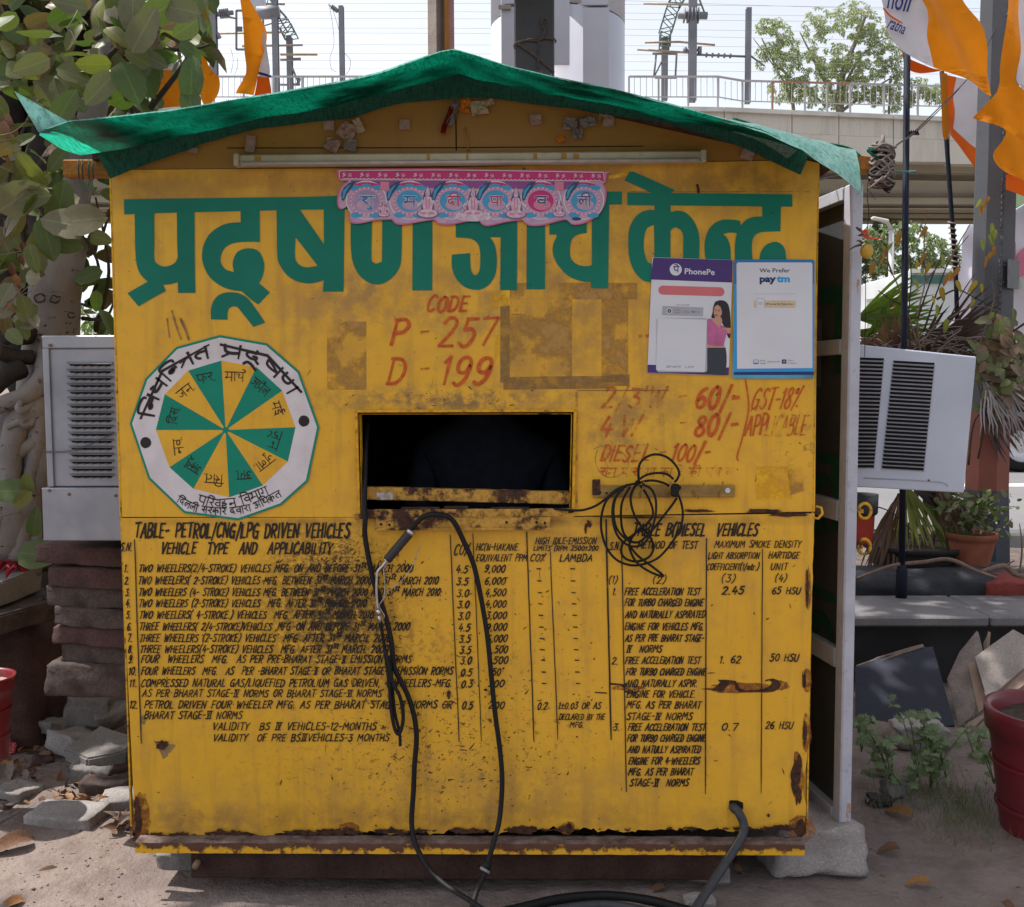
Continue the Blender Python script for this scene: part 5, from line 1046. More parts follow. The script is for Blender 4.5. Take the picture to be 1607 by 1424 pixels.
ptx('UPI &', 1030, 950, 13, TXG, pt, 5, width=46, YP=YQ); ptx('Wallet', 1030, 973, 13, TXG, pt, 5, width=52, YP=YQ); ptx('BHIM UPI', 1093, 960, 13, TXG, pt, 5, width=106, shear=.25, YP=YQ, bold=-.005)
q6('postpaid_icon', [rrp(1216, 934, 1254, 970, 6, 0)], NAV, 5, pt); ptx('₹', 1226, 962, 18, PAPW, pt, 6, width=18, YP=YQ); ptx('Paytm', 1264, 946, 12, TXG, pt, 5, width=52, YP=YQ); ptx('Postpaid', 1264, 969, 12, TXG, pt, 5, width=74, YP=YQ)
# ------------------------------------------------------------------ hook rail
hk = MB(); hk.box((at(930, 771, -.006)+at(1152, 771, -.006))/2, (pr(222), .010, pr(19)), bev=.002)
hookrail = hk.build('hook_rail', simple('brass toned yellow bar', (0.40, 0.24, 0.045), .6, .35, vs=14, c2=(0.16, 0.085, 0.03), bump=.15), kiosk)
b = MB(); b.box(at(936, 765, -.0125), (pr(12), .003, pr(24)), bev=.001, jit=.001); b.build('rust_patch', M_RUST, hookrail)
HKM = simple('worn hook', (.30, .19, .06), .5, .4, vs=50, metal=.3)
for x, d in ((1008, 0), (1050, 0), (1093, 1), (1132, 0)):
    b = MB()
    if d: b.tube(catmull([at(x+3, 782, -.013), at(x-3, 776, -.018), at(x-4, 770, -.022), at(x+4, 768, -.026), at(x+10, 762, -.028), at(x+12, 758, -.03)], 4), .0026, 6)
    else: b.tube(catmull([at(x-3, 781, -.013), at(x-4, 774, -.02), at(x, 769, -.032), at(x+2, 763, -.036), at(x+2, 756, -.036)], 4), .0026, 6)
    b.build('hook', HKM, hookrail)
b = MB(); b.tube([at(1142, 770, -.011), at(1142, 770, -.017)], .0075, 6, sm=False); b.build('bolt', STEEL, hookrail)
for x, y in ((942, 773), (952, 774)):
    b = MB(); b.tube([at(x, y, -.0112), at(x, y, -.0135)], .0028, 8); b.build('screw_hole', M_DARK, hookrail)
def cable(name, pts, r, m, parent=None, y0=-.03, ys=None, n=5, ns=8):
    P_ = [at(p[0], p[1], p[2] if len(p) > 2 else y0) for p in pts]; b = MB(); b.tube(catmull(P_, n), r, ns); return b.build(name, m, parent)
# --- coiled thin cable with its plug on the hooks
zc = lambda l, y0=-.03: [(900+a_/5.739, 700+c_/5.739, y) for (a_, c_), y in zip(l, [y0+.006*math.sin(i*1.3+len(l)) for i in range(len(l))])]
coil = empty('coiled_cable', at(1010, 790, -.03), 0, 'thin black cable coiled in loose loops on the yellow hook rail', 'cable')
zl = [[(-20, 582), (30, 582), (100, 575), (200, 540), (300, 470), (380, 400), (470, 358), (560, 340)],
      [(480, 360), (330, 450), (265, 570), (248, 730), (290, 900), (380, 1020), (500, 1072), (620, 1068), (760, 1010), (880, 880), (960, 740), (985, 620), (960, 480), (900, 390), (800, 330), (680, 312), (560, 345)],
      [(590, 330), (586, 200), (630, 120), (720, 78), (820, 92), (900, 150), (950, 230), (940, 290), (912, 325)],
      [(560, 330), (640, 270), (740, 245), (840, 255), (900, 300)],
      [(450, 385), (370, 480), (350, 620), (375, 760), (430, 850), (520, 905), (620, 890), (690, 800), (722, 700), (742, 600), (740, 480), (700, 390), (620, 345)],
      [(600, 355), (660, 440), (710, 560), (708, 640), (640, 720), (540, 800), (450, 870), (430, 960), (480, 1022), (580, 1040), (680, 1000), (720, 920), (690, 820), (600, 710), (540, 600), (515, 470), (550, 370), (600, 335)],
      [(510, 368), (440, 500), (428, 650), (450, 780), (520, 860), (600, 860), (700, 770), (820, 620), (890, 530), (930, 470)],
      [(620, 720), (560, 780), (510, 860), (510, 940), (570, 1050), (680, 1130), (790, 1172), (800, 1160), (700, 1080), (580, 990), (505, 900)],
      [(420, 400), (380, 470), (360, 580), (380, 720), (440, 810), (520, 872)]]
for i, l in enumerate(zl): cable('cable_loop', zc(l, -.022-.006*(i % 5)), .0032, RUBBER, coil)
b = MB()
c_ = at(900+915/5.739, 700+400/5.739, -.035); b.box(c_, (.020, .018, .034), Matrix.Rotation(R(8), 3, 'Y'), bev=.004); b.box(c_+Vector((.003, 0, .008)), (.024, .014, .012), Matrix.Rotation(R(8), 3, 'Y'), bev=.003); b.build('plug', RUBBER, coil)
# --- thick probe cable
M_CAB = simple('black cable sheath', (0.008, 0.008, 0.010), .6, .25, var=.1, vs=30)
pc = empty('probe_cable', at(660, 1000, -.03), 0, 'thick black cable hanging from the service window down to the ground, left of the other', 'cable')
zp = lambda l, Y: [(560+a_/3.954, 840+c_/3.954, Y) for a_, c_ in l]
cable('cable_run', [(578, 655, .12), (574, 700, .05), (573, 750, .01), (572, 790, -.015)]+[(573, 815, -.03)]+zp([(50, 0), (75, 150), (105, 290), (145, 400), (185, 530), (212, 650), (222, 740), (235, 830), (270, 900), (310, 980), (345, 1080), (365, 1180), (370, 1280), (358, 1424)], -.026)+[(649, 1240, -.026), (646, 1290, -.035), (652, 1325, -.06), (672, 1362, -.10), (700, 1390, -.16), (735, 1412, -.22), (770, 1436, -.27)], .0068, M_CAB, pc, n=4)
pb = empty('exhaust_probe', at(640, 840, -.04), 0, 'exhaust probe with ribbed black handle and bent steel tube hooked below the window', 'gas probe')
cable('hose', [(645, 833, -.04), (652, 823, -.045), (662, 813, -.048), (675, 808, -.05), (690, 808, -.05), (704, 812, -.046), (714, 822, -.04), (727, 848, -.03), (741, 880, -.028), (748, 905, -.026), (757, 950, -.026), (765, 1000, -.026), (771, 1060, -.026), (777, 1120, -.026), (785, 1180, -.026), (788, 1230, -.03), (784, 1285, -.045), (776, 1318, -.07), (768, 1345, -.09), (760, 1372, -.11), (748, 1400, -.15), (738, 1432, -.2)], .0070, M_CAB, pb, n=5)
H0, H1 = at(647, 832, -.042), at(606, 881, -.042)
b = MB(); k_ = 14; P_ = [H0.lerp(H1, .1+.86*i/k_) for i in range(k_+1)]; b.tube(P_, [.0125 if i % 2 else .0118 for i in range(k_+1)], 14)
hb = b.build('handle', simple('ribbed grip', (.02, .02, .024), .5, .5, vs=40, bump=.4, bs=300), pb)
b = MB(); b.tube([H0.lerp(H1, .02), H0.lerp(H1, .11)], .0125, 14); b.tube([H0.lerp(H1, -.14), H0.lerp(H1, .02)], [.001, .006], 10); b.tube([H0.lerp(H1, .95), H0.lerp(H1, 1.0)], .0095, 12); b.build('collar', STEEL, pb)
b = MB(); b.tube(catmull([H0.lerp(H1, .98)]+[at(*p, -.04) for p in ((600, 889), (593, 897), (591, 912), (591, 935), (593, 957))], 4), .0036, 8); b.build('steel_tube', STEEL, pb)
b = MB(); b.tube([at(593, 957, -.04), at(595, 965, -.04)], .0062, 8); b.tube([at(595, 966, -.04), at(596, 977, -.04)], .0048, 8); b.build('sleeve', STEEL, pb)
b = MB(); b.tube([at(*p, -.036) for p in ((607, 886), (602, 893), (604, 915), (603, 938), (596, 948), (595, 952), (603, 966), (602, 975))], .0015, 5); b.build('wire_clip', STEEL, pb)
b = MB(); b.tube([at(*p, -.05) for p in ((603, 935), (612, 926), (630, 912), (645, 893), (660, 857))], .0009, 4); b.build('loose_wire', STEEL, pb)
cable('bare_hose', [(596, 975, -.04), (601, 1000, -.035), (605, 1030, -.03), (609, 1060, -.03), (612, 1090, -.032)], .0045, M_CAB, pb)
cable('doubled_hose', [(604, 1020, -.045), (611, 1050, -.048), (618, 1075, -.048), (627, 1092, -.047), (632, 1115, -.045), (632, 1135, -.044), (626, 1152, -.043), (620, 1145, -.04), (615, 1122, -.04), (612, 1090, -.042), (611, 1060, -.045), (605, 1020, -.045)], .0050, M_CAB, pb)
cable('hose_tail', [(612, 1030, -.03), (616, 1080, -.03), (620, 1120, -.032), (627, 1150, -.034), (628, 1171, -.036)], .0042, M_CAB, pb)
b = MB(); a_, c_ = at(766, 1346, -.088), at(761, 1366, -.102); b.tube([a_, a_.lerp(c_, .35), a_.lerp(c_, .4), c_], [.007, .0095, .013, .0135], 12); b.build('connector', M_CAB, pb)
b = MB(); b.tube([at(762, 1364, -.101), at(760, 1368, -.104)], .0145, 12); b.build('connector_ring', simple('worn ring', (.25, .24, .22), .5), pb)
b = MB(); b.tube([at(893, 804, -.01), at(900, 803, -.02)], .003, 6); b.build('cable_end', RUBBER, coil)
cable('cable_lead', [(848, 799, .01), (870, 799, -.008), (893, 801, -.02), (905, 801.5, -.024)], .0032, RUBBER, coil)
# --- thick hose out of the lower right hole
b = MB(); b.poly([P([(1144, 1259), (1146, 1256), (1158, 1256.5), (1166, 1260), (1166.5, 1268), (1164, 1274), (1150, 1277), (1145, 1271)], -.0030)], -.0030); b.build('hose_hole', BLACKM, lower)
hs_ = empty('rubber_hose', at(1150, 1270, -.02), 0, 'grey rubber hose with yellow printing coming out of a hole at the lower right', 'hose')
hp = [(1148, 1266, .02), (1152, 1268, -.012), (1160, 1277, -.030), (1167, 1293, -.038), (1166, 1309, -.048), (1158, 1324, -.062), (1146, 1343, -.085), (1131, 1366, -.12), (1115, 1391, -.16), (1098, 1417, -.21), (1084, 1442, -.26)]
HP = catmull([at(*p) for p in hp], 6); b = MB(); b.tube(HP, .0118, 16); b.build('hose_body', HOSE, hs_)
# yellow print following the hose
def hoseproj(u, v, y):   # u along (m), v across(m)
    s_ = 0
    for i in range(len(HP)-1):
        L_ = (HP[i+1]-HP[i]).length
        if s_+L_ >= u or i == len(HP)-2: break
        s_ += L_
    d_ = (HP[i+1]-HP[i]).normalized(); p = HP[i]+d_*(u-s_); tocam = (CAM-p).normalized(); sd = d_.cross(tocam).normalized(); o_ = v; n2 = (tocam-d_*tocam.dot(d_)).normalized()
    return p+sd*o_+n2*math.sqrt(max(0, .0122**2-o_*o_))
V, F = font_text('NOITJUAM - opdo - U', .0095, 0, 0, 0, bold=.02, basis=lambda a_, b_: Vector((a_, b_, 0)))
tot = sum((HP[i+1]-HP[i]).length for i in range(len(HP)-1))
mesh('hose_print', [hoseproj(tot-.06-v.x*.0085, .0068-v.y*.0085, 0) for v in V], F, simple('faded yellow print', (.42, .36, .14), .6), hs_)
b = MB()
b.V += [hoseproj(.10+.012*i, o_, 0) for i in range(9) for o_ in (.0075, .0083)]; b.F += [(2*i, 2*i+1, 2*i+3, 2*i+2) for i in range(8)]; b.M += [0]*8; b.S += [False]*8; b.build('hose_stripe', simple('faded yellow stripe', (.38, .34, .16), .6), hs_)
# --- person at work inside, seen as a dark shape in the window
def skinbody(name, joints, edges, m, parent=None, sub=2):
    me = bpy.data.meshes.new(name); me.from_pydata([j[0] for j in joints], edges, []); o = bpy.data.objects.new(name, me); COL.objects.link(o)
    md = o.modifiers.new('s', 'SKIN'); sv = me.skin_vertices[0].data
    for i, j in enumerate(joints): sv[i].radius = j[1] if isinstance(j[1], tuple) else (j[1], j[1])
    sv[0].use_root = True
    o.modifiers.new('u', 'SUBSURF').levels = sub; o.modifiers['u'].render_levels = sub
    dg = bpy.context.evaluated_depsgraph_get(); dg.update(); nm = bpy.data.meshes.new_from_object(o.evaluated_get(dg)); bpy.data.objects.remove(o)
    nm.name = name; nm.materials.append(m); nm.polygons.foreach_set('use_smooth', [True]*len(nm.polygons)); o = bpy.data.objects.new(name, nm); COL.objects.link(o); setpar(o, parent); return o
NAVY = simple('navy shirt cloth', (.020, .024, .036), .9, .1, vs=30, bump=.2)
cx, cy = at(775, 700, .5).x, .50
per = empty('person', (cx, cy, .2), 0, 'person in a dark navy shirt inside the booth, seen in the service window', 'person')
J = [((cx, cy, .62), .12), ((cx, cy, .80), .13), ((cx-.01, cy-.02, 1.02), (.17, .12)), ((cx-.02, cy-.03, 1.17), (.17, .11)), ((cx-.03, cy-.05, 1.28), .055), ((cx-.04, cy-.08, 1.40), .09), ((cx-.04, cy-.09, 1.48), .085),
     ((cx-.20, cy-.04, 1.16), .06), ((cx-.24, cy-.10, .95), .045), ((cx-.16, cy-.26, .86), .035), ((cx-.12, cy-.33, .86), .03),
     ((cx+.17, cy-.04, 1.15), .06), ((cx+.23, cy-.06, .92), .045), ((cx+.12, cy-.24, .86), .035), ((cx+.08, cy-.31, .86), .03),
     ((cx-.10, cy-.05, .60), .085), ((cx-.12, cy-.38, .58), .065), ((cx-.12, cy-.38, .30), .05), ((cx-.12, cy-.42, .23), .04),
     ((cx+.10, cy-.05, .60), .085), ((cx+.12, cy-.38, .58), .065), ((cx+.12, cy-.38, .30), .05), ((cx+.12, cy-.42, .23), .04)]
E2 = [(0, 1), (1, 2), (2, 3), (3, 4), (4, 5), (5, 6), (3, 7), (7, 8), (8, 9), (9, 10), (3, 11), (11, 12), (12, 13), (13, 14), (0, 15), (15, 16), (16, 17), (17, 18), (0, 19), (19, 20), (20, 21), (21, 22)]
skinbody('body', [(Vector(a_), r_) for a_, r_ in J], E2, NAVY, per)
b = MB(); b.lathe([(.001, .005), (.16, .01), (.17, .02), (.16, .035), (.001, .04)], (cx, cy, .46), 18); b.tube([(cx, cy, .22), (cx, cy, .46)], .02, 8); b.lathe([(.001, 0), (.15, .005), (.14, .02), (.001, .025)], (cx, cy, .21), 18); b_ = b.build('stool', BLACKM); setp(b_, 'dark round stool under the person inside the booth', 'stool')
# ------------------------------------------------------------------ window coolers
lc = empty('air_cooler', at(120, 690, .10), 0, 'galvanised metal air cooler with louvred front on the left wall of the booth', 'air cooler')
Y0 = .10
def lbox(x0, y0, x1, y1, Ya, Yb, name, m, bev=.003, par=lc):
    a_, c_ = at(x0, y0, Ya), at(x1, y1, Ya); b = MB(); b.box(((a_.x+c_.x)/2, (Ya+Yb)/2, (a_.z+c_.z)/2), (abs(c_.x-a_.x), Yb-Ya, abs(a_.z-c_.z)), bev=bev); return b.build(name, m, par)
lbox(66, 547, 194, 764, Y0+.012, .62, 'casing', GALV); lbox(64, 527, 194, 547, Y0+.004, .63, 'top_cap', GALV); lbox(64, 766, 198, 849, Y0, .63, 'water_pan', GALV)
lbox(67, 547, 84, 764, Y0+.004, Y0+.012, 'side_flange', GALV, .001)
RS = simple('orange rust edge', (.22, .07, .02), .8, vs=30)
lbox(63.4, 768, 66.4, 846, Y0-.001, Y0+.02, 'rust_edge', RS, .001); lbox(63.6, 530, 65.4, 546, Y0+.002, Y0+.02, 'rust_edge', RS, .0005)
# louvres: pressed slots with a lip below each
for i in range(17):
    y = 568.5+i*10.95; x0, x1 = 104+i*.25, 175.5+i*.16
    b = MB(); q_ = [at(x0, y, Y0+.011), at(x1, y, Y0+.011), at(x1-3, y+6.5, Y0+.011), at(x0+8, y+6.5, Y0+.011)]; b.add(q_, [(0, 3, 2, 1)]); b.build('louvre_slot', BLACKM, lc)
    b = MB(); t0, t1 = at(x0-1, y-.6, Y0+.011), at(x1+1, y-.6, Y0+.011); f0, f1 = at(x0+2, y+2.8, Y0-.004), at(x1-1, y+2.8, Y0-.004)
    b.add([t0, t1, f1, f0, f0+Vector((0, .001, -.001)), f1+Vector((0, .001, -.001))], [(0, 3, 2, 1), (3, 4, 5, 2)]); b.build('louvre', GALV, lc)
for i in range(17):
    y = 568.5+i*10.95+6.8; b = MB()
    for j in range(5): b.box(at(116+j*12+i*.2, y, Y0+.009), (pr(5.5), .004, pr(1.8)))
    b.build('pad_batten', simple('pale pad wood', (.30, .27, .25), .8) if i == 0 else bpy.data.materials['pale pad wood'], lc)
for x, y in ((78, 542), (77, 770), (181, 778), (108, 776)):
    b = MB(); b.tube([at(x, y, Y0+.006), at(x, y, Y0-.004)], .0042, 8); b.build('screw', simple('screw rust %d' % x, (.22, .13, .10), .6), lc)
b = MB(); CH = [at(63, 709, Y0-.004), at(85, 710, Y0-.006), at(105, 709, Y0-.006), at(125, 704, Y0-.008), at(150, 694, Y0-.008), at(178, 680, Y0-.004)]
CHP = catmull(CH, 5)
for i in range(len(CHP)-1):
    d_ = (CHP[i+1]-CHP[i]); b.tube([CHP[i]-d_*.1+Vector((0, 0, .002)), CHP[i+1]+d_*.1+Vector((0, 0, .002))], .0009, 4); b.tube([CHP[i]-d_*.1-Vector((0, 0, .0015)), CHP[i+1]+d_*.1-Vector((0, 0, .0015))], .0009, 4)
chn = b.build('safety_chain', simple('dull chain', (.14, .12, .12), .5, metal=.6, vs=40)); setp(chn, 'thin chain looped across the louvres of the galvanised air cooler', 'chain')
# right window unit
rc = empty('window_air_conditioner', at(1440, 660, .32), 0, 'white window air conditioner case with black louvres, tilted beside the open door', 'air conditioner')
FT = [at(1300, 536, .30), at(1533, 560, .30), at(1513, 774, .34), at(1300, 762, .34)]
bk = Vector((0, .42, .0)); n_ = 0
b = MB(); V = FT+[v+bk for v in FT]; b.add(V, [(0, 3, 2, 1), (4, 5, 6, 7), (0, 1, 5, 4), (1, 2, 6, 5), (2, 3, 7, 6), (3, 0, 4, 7)])
o_ = b.build('case', WHITEM, rc); md = o_.modifiers.new('b', 'BEVEL'); md.width = .004; md.segments = 2
def fq(u, v, lift=0):  # u,v in photo px on the tilted front
    d_ = ray(u, v); nrm = (FT[1]-FT[0]).cross(FT[3]-FT[0]).normalized()
    if nrm.y > 0: nrm = -nrm
    t = (FT[0]-CAM).dot(nrm)/d_.dot(nrm); return CAM+d_*t+nrm*lift
zr = lambda a_, c_: (1060+a_/2.938, 470+c_/2.938)
for col_, (tl_, tr_, bl_, br_, n) in enumerate((((800, 266), (962, 272), (790, 782), (915, 782), 28), ((1003, 282), (1195, 293), (948, 785), (1144, 796), 28))):
    for i in range(n):
        t = i/n; t2 = (i+.72)/n
        A = [lerp(tl_[k], bl_[k], t) for k in (0, 1)]; B = [lerp(tr_[k], br_[k], t) for k in (0, 1)]; A2 = [lerp(tl_[k], bl_[k], t2) for k in (0, 1)]; B2 = [lerp(tr_[k], br_[k], t2) for k in (0, 1)]
        b = MB(); b.add([fq(*zr(*A), .0012), fq(*zr(*B), .0012), fq(*zr(B2[0]-2, B2[1]), .0012), fq(*zr(A2[0]+6, A2[1]), .0012)], [(0, 3, 2, 1)]); b.build('louvre_slot', BLACKM, rc)
        b = MB(); C_, D_ = fq(*zr(A2[0]-1, A2[1]-3), .0085), fq(*zr(B2[0]+2, B2[1]-3), .0085); E_1, F_1 = fq(*zr(A2[0], A2[1]+4.5), .0012), fq(*zr(B2[0], B2[1]+4.5), .0012)
        b.add([C_, D_, F_1, E_1], [(0, 3, 2, 1)]); b.build('louvre', WHITEM, rc)
b = MB(); PL = [fq(*zr(*p), .001) for p in ((868, 824), (1100, 834), (1230, 844), (1250, 852), (1255, 862))]; b.tube(PL, .0012, 4); b.build('pressed_line', GREYM, rc)
b = MB(); b.tube([fq(*zr(1168, 835), -.002), fq(*zr(1168, 835), .002)], .003, 8); b.build('rust_dot', RS, rc)
b = MB(); b.poly([[fq(*zr(*p), .0008) for p in ((1240, 866), (1262, 858), (1300, 866), (1328, 888), (1296, 890), (1262, 884))]], fq(*zr(1280, 870), .0008).y)
# ------------------------------------------------------------------ ground
def ground_mat():
    k = NT('dusty earth'); n1 = k.noise(1.3, 5, .6); n2 = k.noise(9, 6, .65); n3 = k.noise(90, 4, .6); n4 = k.noise(38, 5, .7)
    col = k.mix(k.mr(n1, .35, .65), (0.245, 0.195, 0.175), (0.175, 0.138, 0.125)); col = k.mix(k.ma('MULTIPLY', k.mr(n2, .45, .7), .6), col, (0.10, 0.072, 0.062))
    col = k.mix(k.ma('MULTIPLY', k.mr(n4, .6, .72), .5), col, (0.30, 0.25, 0.22)); col = k.mix(k.ma('MULTIPLY', k.mr(k.vor(60), .16, .08), .5), col, (0.07, 0.055, 0.05))
    k.bump(k.ma('ADD', k.ma('MULTIPLY', n2, 1.2), k.ma('ADD', k.ma('MULTIPLY', n4, .5), k.ma('MULTIPLY', n3, .18))), .75, .022); return k.fin(col, .95, .12)
GM = ground_mat()
def gz(x, y):
    n_ = mnoise.noise(Vector((x*1.1, y*1.1, 0)))*.018+mnoise.noise(Vector((x*4, y*4, 2)))*.009+mnoise.noise(Vector((x*13, y*13, 5)))*.004
    side = max(0, min(1, (-x-.95)/.5))*max(0, min(1, (y+.35)/.8))*.05 + max(0, min(1, (x-1.15)/.6))*max(0, min(1, (y-.2)/1.2))*.04
    return n_+side
V = []; F = []; NX, NY = 190, 150
for j in range(NY+1):
    for i in range(NX+1):
        x = -3.4+7.4*i/NX; y = -2.4+4.6*j/NY; e = min(1, (x+3.4)*2, (4-x)*2, (y+2.4)*2, (2.2-y)*2); V.append((x, y, gz(x, y)*max(0, e)+.004-.055*(1-max(0, e))))
for j in range(NY):
    for i in range(NX): a_ = j*(NX+1)+i; F.append((a_, a_+1, a_+NX+2, a_+NX+1))
setp(mesh('dirt_ground', V, F, GM, None, True), kind='structure')
b = MB(); b.add([(-400, -60, -.05), (400, -60, -.05), (400, 900, -.05), (-400, 900, -.05)], [(0, 1, 2, 3)])
setp(b.build('ground', simple('far earth', (.20, .165, .14), .95, .1, vs=.3)), kind='structure')
ROADM = simple('sunlit asphalt', (.17, .165, .17), .9, .2, var=.06, vs=.8, c2=(.145, .14, .145), bump=.3, bs=60)
b = MB(); b.add([(-60, 5.9, .004), (90, 5.9, .004), (90, 19, .004), (-60, 19, .004)], [(0, 1, 2, 3)]); setp(b.build('road', ROADM), kind='structure')
b = MB(); b.add([(-60, 10.45, .008), (90, 10.45, .008), (90, 10.85, .008), (-60, 10.85, .008)], [(0, 1, 2, 3)]); b.add([(-60, 6.2, .008), (90, 6.2, .008), (90, 6.32, .008), (-60, 6.32, .008)], [(0, 1, 2, 3)]); setp(b.build('road_marking', simple('road paint', (.55, .55, .52), .7)), kind='structure')
b = MB(); b.box((15, 5.75, .05), (150, .25, .14), bev=.02); setp(b.build('kerb', simple('kerb concrete', (.30, .29, .27), .9, vs=3)), kind='structure')
b = MB(); b.box((15, 19.2, .06), (150, .3, .16), bev=.02); b.box((15, 24, .02), (150, 9, .06)); setp(b.build('far_pavement', simple('far pavement', (.30, .28, .25), .9, vs=.5)), kind='structure')
STG = simple('grey concrete', (.21, .195, .185), .92, .15, vs=7, c2=(.15, .14, .135), bump=.8, bs=55, det=6); STG2 = simple('pale concrete', (.30, .275, .265), .92, .15, vs=6, c2=(.18, .165, .16), bump=.9, bs=45)
STR = simple('red sandstone', (.088, .050, .044), .92, .15, vs=14, c2=(.048, .030, .029), bump=.9, bs=40, det=6); STR2 = simple('dusty sandstone', (.092, .070, .063), .92, .15, vs=16, c2=(.045, .031, .029), bump=.9, bs=40)
def rock(name, c, d, m, rz=0, tilt=(0, 0), seed=0, rough=.06, label=None, cat='stone', group=None, bev=.22, par=None, sub=2):
    bm = bmesh.new(); bmesh.ops.create_cube(bm, size=1.0); bmesh.ops.subdivide_edges(bm, edges=bm.edges[:], cuts=9, use_grid_fill=True)
    for v in bm.verts:
        h_ = [.5-bev*.5*min(d)/d[i] for i in range(3)]; q = Vector([max(-h_[i], min(h_[i], v.co[i])) for i in range(3)]); e_ = v.co-q; w3 = Vector([e_[i]*d[i] for i in range(3)]);
        if w3.length > 1e-6: w3 = w3.normalized()*min(w3.length, bev*.5*min(d)); v.co = q+Vector([w3[i]/d[i] for i in range(3)])
    r3 = Matrix.Rotation(rz, 3, 'Z') @ Matrix.Rotation(tilt[0], 3, 'X') @ Matrix.Rotation(tilt[1], 3, 'Y'); mn = min(d)
    for v in bm.verts:
        p = Vector((v.co.x*d[0], v.co.y*d[1], v.co.z*d[2])); q = p*(1/ mn)*.9+Vector((seed, seed*.7, 0)); nz = mnoise.noise_vector(q)*rough*mn*2+mnoise.noise_vector(q*3)*rough*mn*.8; v.co = r3 @ (p+nz+mnoise.noise_vector(q*9)*rough*mn*.35)
    me = bpy.data.meshes.new(name); bm.to_mesh(me); bm.free(); me.materials.append(m)
    o = bpy.data.objects.new(name, me); COL.objects.link(o)
    if par:
        me.transform(Matrix.Translation(c)); setpar(o, par)
    else: o.location = c
    me.polygons.foreach_set('use_smooth', [True]*len(me.polygons))
    if label: setp(o, label, cat, group)
    return o
def slab(name, pts, Z, th, m, label=None, cat='slab', group=None, rough=.004, nsub=4, zf=None):
    "flat slab whose top outline is given as world points"
    b = MB(); L2 = [Vector((p[0], p[1], 0)) for p in pts]; T_r = tessellate_polygon([L2]); n = len(pts)
    zz_ = zf or (lambda x, y: Z); top = [Vector((p[0], p[1], zz_(p[0], p[1]))) for p in pts]; cx_ = sum((p for p in top), Vector())/n
    V = top+[p-Vector((0, 0, th))+(cx_-p)*.02 for p in top]; F = []
    for t in T_r:
        a_, c_, d_ = (top[i] for i in t); F.append(tuple(t) if (c_-a_).cross(d_-a_).z > 0 else (t[0], t[2], t[1]))
    nf = len(F); F += [tuple(i+n for i in reversed(f)) for f in F[:nf]]
    ar = sum(top[i].x*top[(i+1) % n].y-top[(i+1) % n].x*top[i].y for i in range(n))
    for i in range(n): j = (i+1) % n; F.append((i, i+n, j+n, j) if ar > 0 else (i, j, j+n, i+n))
    b.add(V, F); o = b.build(name, m); me = o.data; bm = bmesh.new(); bm.from_mesh(me); bmesh.ops.bevel(bm, geom=bm.edges[:], offset=min(.006, th*.2), segments=2, affect='EDGES'); bmesh.ops.triangulate(bm, faces=[f for f in bm.faces if len(f.verts) > 4])
    bmesh.ops.subdivide_edges(bm, edges=[e for e in bm.edges if e.calc_length() > .05], cuts=2, use_grid_fill=True)
    for v in bm.verts: v.co += mnoise.noise_vector(v.co*9)*rough+mnoise.noise_vector(v.co*30)*rough*.5
    bm.to_mesh(me); bm.free()
    if label: setp(o, label, cat, group)
    return o
gp = lambda px, py, Z: (lambda p: (p.x, p.y))(gr(px, py, Z))
# sandstone stack at the left of the kiosk
stk = [(82, 853, 893), (86, 886, 932), (90, 917, 962), (98, 950, 990), (101, 979, 1019), (101, 1008, 1049), (88, 1036, 1084)]
zt = None
words = ('topmost dark red sandstone slab under the metal cooler', 'second dark sandstone slab from the top of the stack left of the booth', 'third sandstone slab of the stack, with a pale worn patch', 'fourth slab of the sandstone stack, rounded grey left end', 'fifth slab from the top of the sandstone stack, thin and dark', 'sixth slab of the stack, just above the wide bottom one', 'wide bottom slab of the red sandstone stack, dusty on top')
zz0 = at(140, 1088, .28).z
ztop_ = at(140, 850, .28).z; hgt = (ztop_-zz0)
for i, (xl, ya, yb) in enumerate(stk):
    za, zb_ = at(xl, ya, .30).z, at(xl, yb-(12 if i < 6 else 0), .30).z; xL = at(xl, 950, .30).x; xR = -.93
    c = Vector(((xL+xR)/2+.02*(i % 2), .40+.012*(i % 3), (za+zb_)/2));
    rock('stone_slab', c, (xR-xL, .34, (za-zb_)*1.03), (STR, STR, STR2, STR2, STR, STR2, STR2)[i], rz=R(-9+i % 3), tilt=(0, R(1.2)), seed=i*3.1, rough=.06, bev=.11, label=words[i], cat='stone slab', group='sandstone slabs stacked left of the booth')
rock('stone_block', (-1.0, .66, (zz0)/2-.005), (.14, .2, zz0+.02), STG, seed=40, rough=.05, label='rough stone block carrying the sandstone stack left of the booth', cat='stone')
# the two ledge slabs further left
zA = at(60, 905, .85).z; zB = at(60, 960, .72).z
slab('stone_ledge', [gp(-260, 960, zA), gp(0, 915, zA), gp(66, 891, zA), gp(30, 878, zA), gp(-60, 876, zA), gp(-260, 900, zA)], zA, .085, STG, 'upper grey stone ledge at the left edge, red petals lying on it', 'stone slab')
slab('stone_ledge', [gp(-300, 1010, zB), gp(0, 966, zB), gp(100, 939, zB), gp(70, 921, zB), gp(-40, 925, zB), gp(-300, 950, zB)], zB, .07, STR2, 'lower brown stone ledge reaching behind the sandstone stack', 'stone slab')
rock('stone_block', (-1.9, 1.15, .26), (.5, .5, .52), STR, seed=44, label='dark stone block under the two ledges at the left edge', cat='stone')
b = MB(); b.box((-1.75, 1.75, .35), (1.7, .2, .72), bev=.02, jit=.01); setp(b.build('low_wall', simple('shade dark wall', (.045, .038, .036), .95, vs=6)), 'dark low wall behind the stone ledges at the left', 'wall')  # near-black wall colour carries the shade behind the ledges
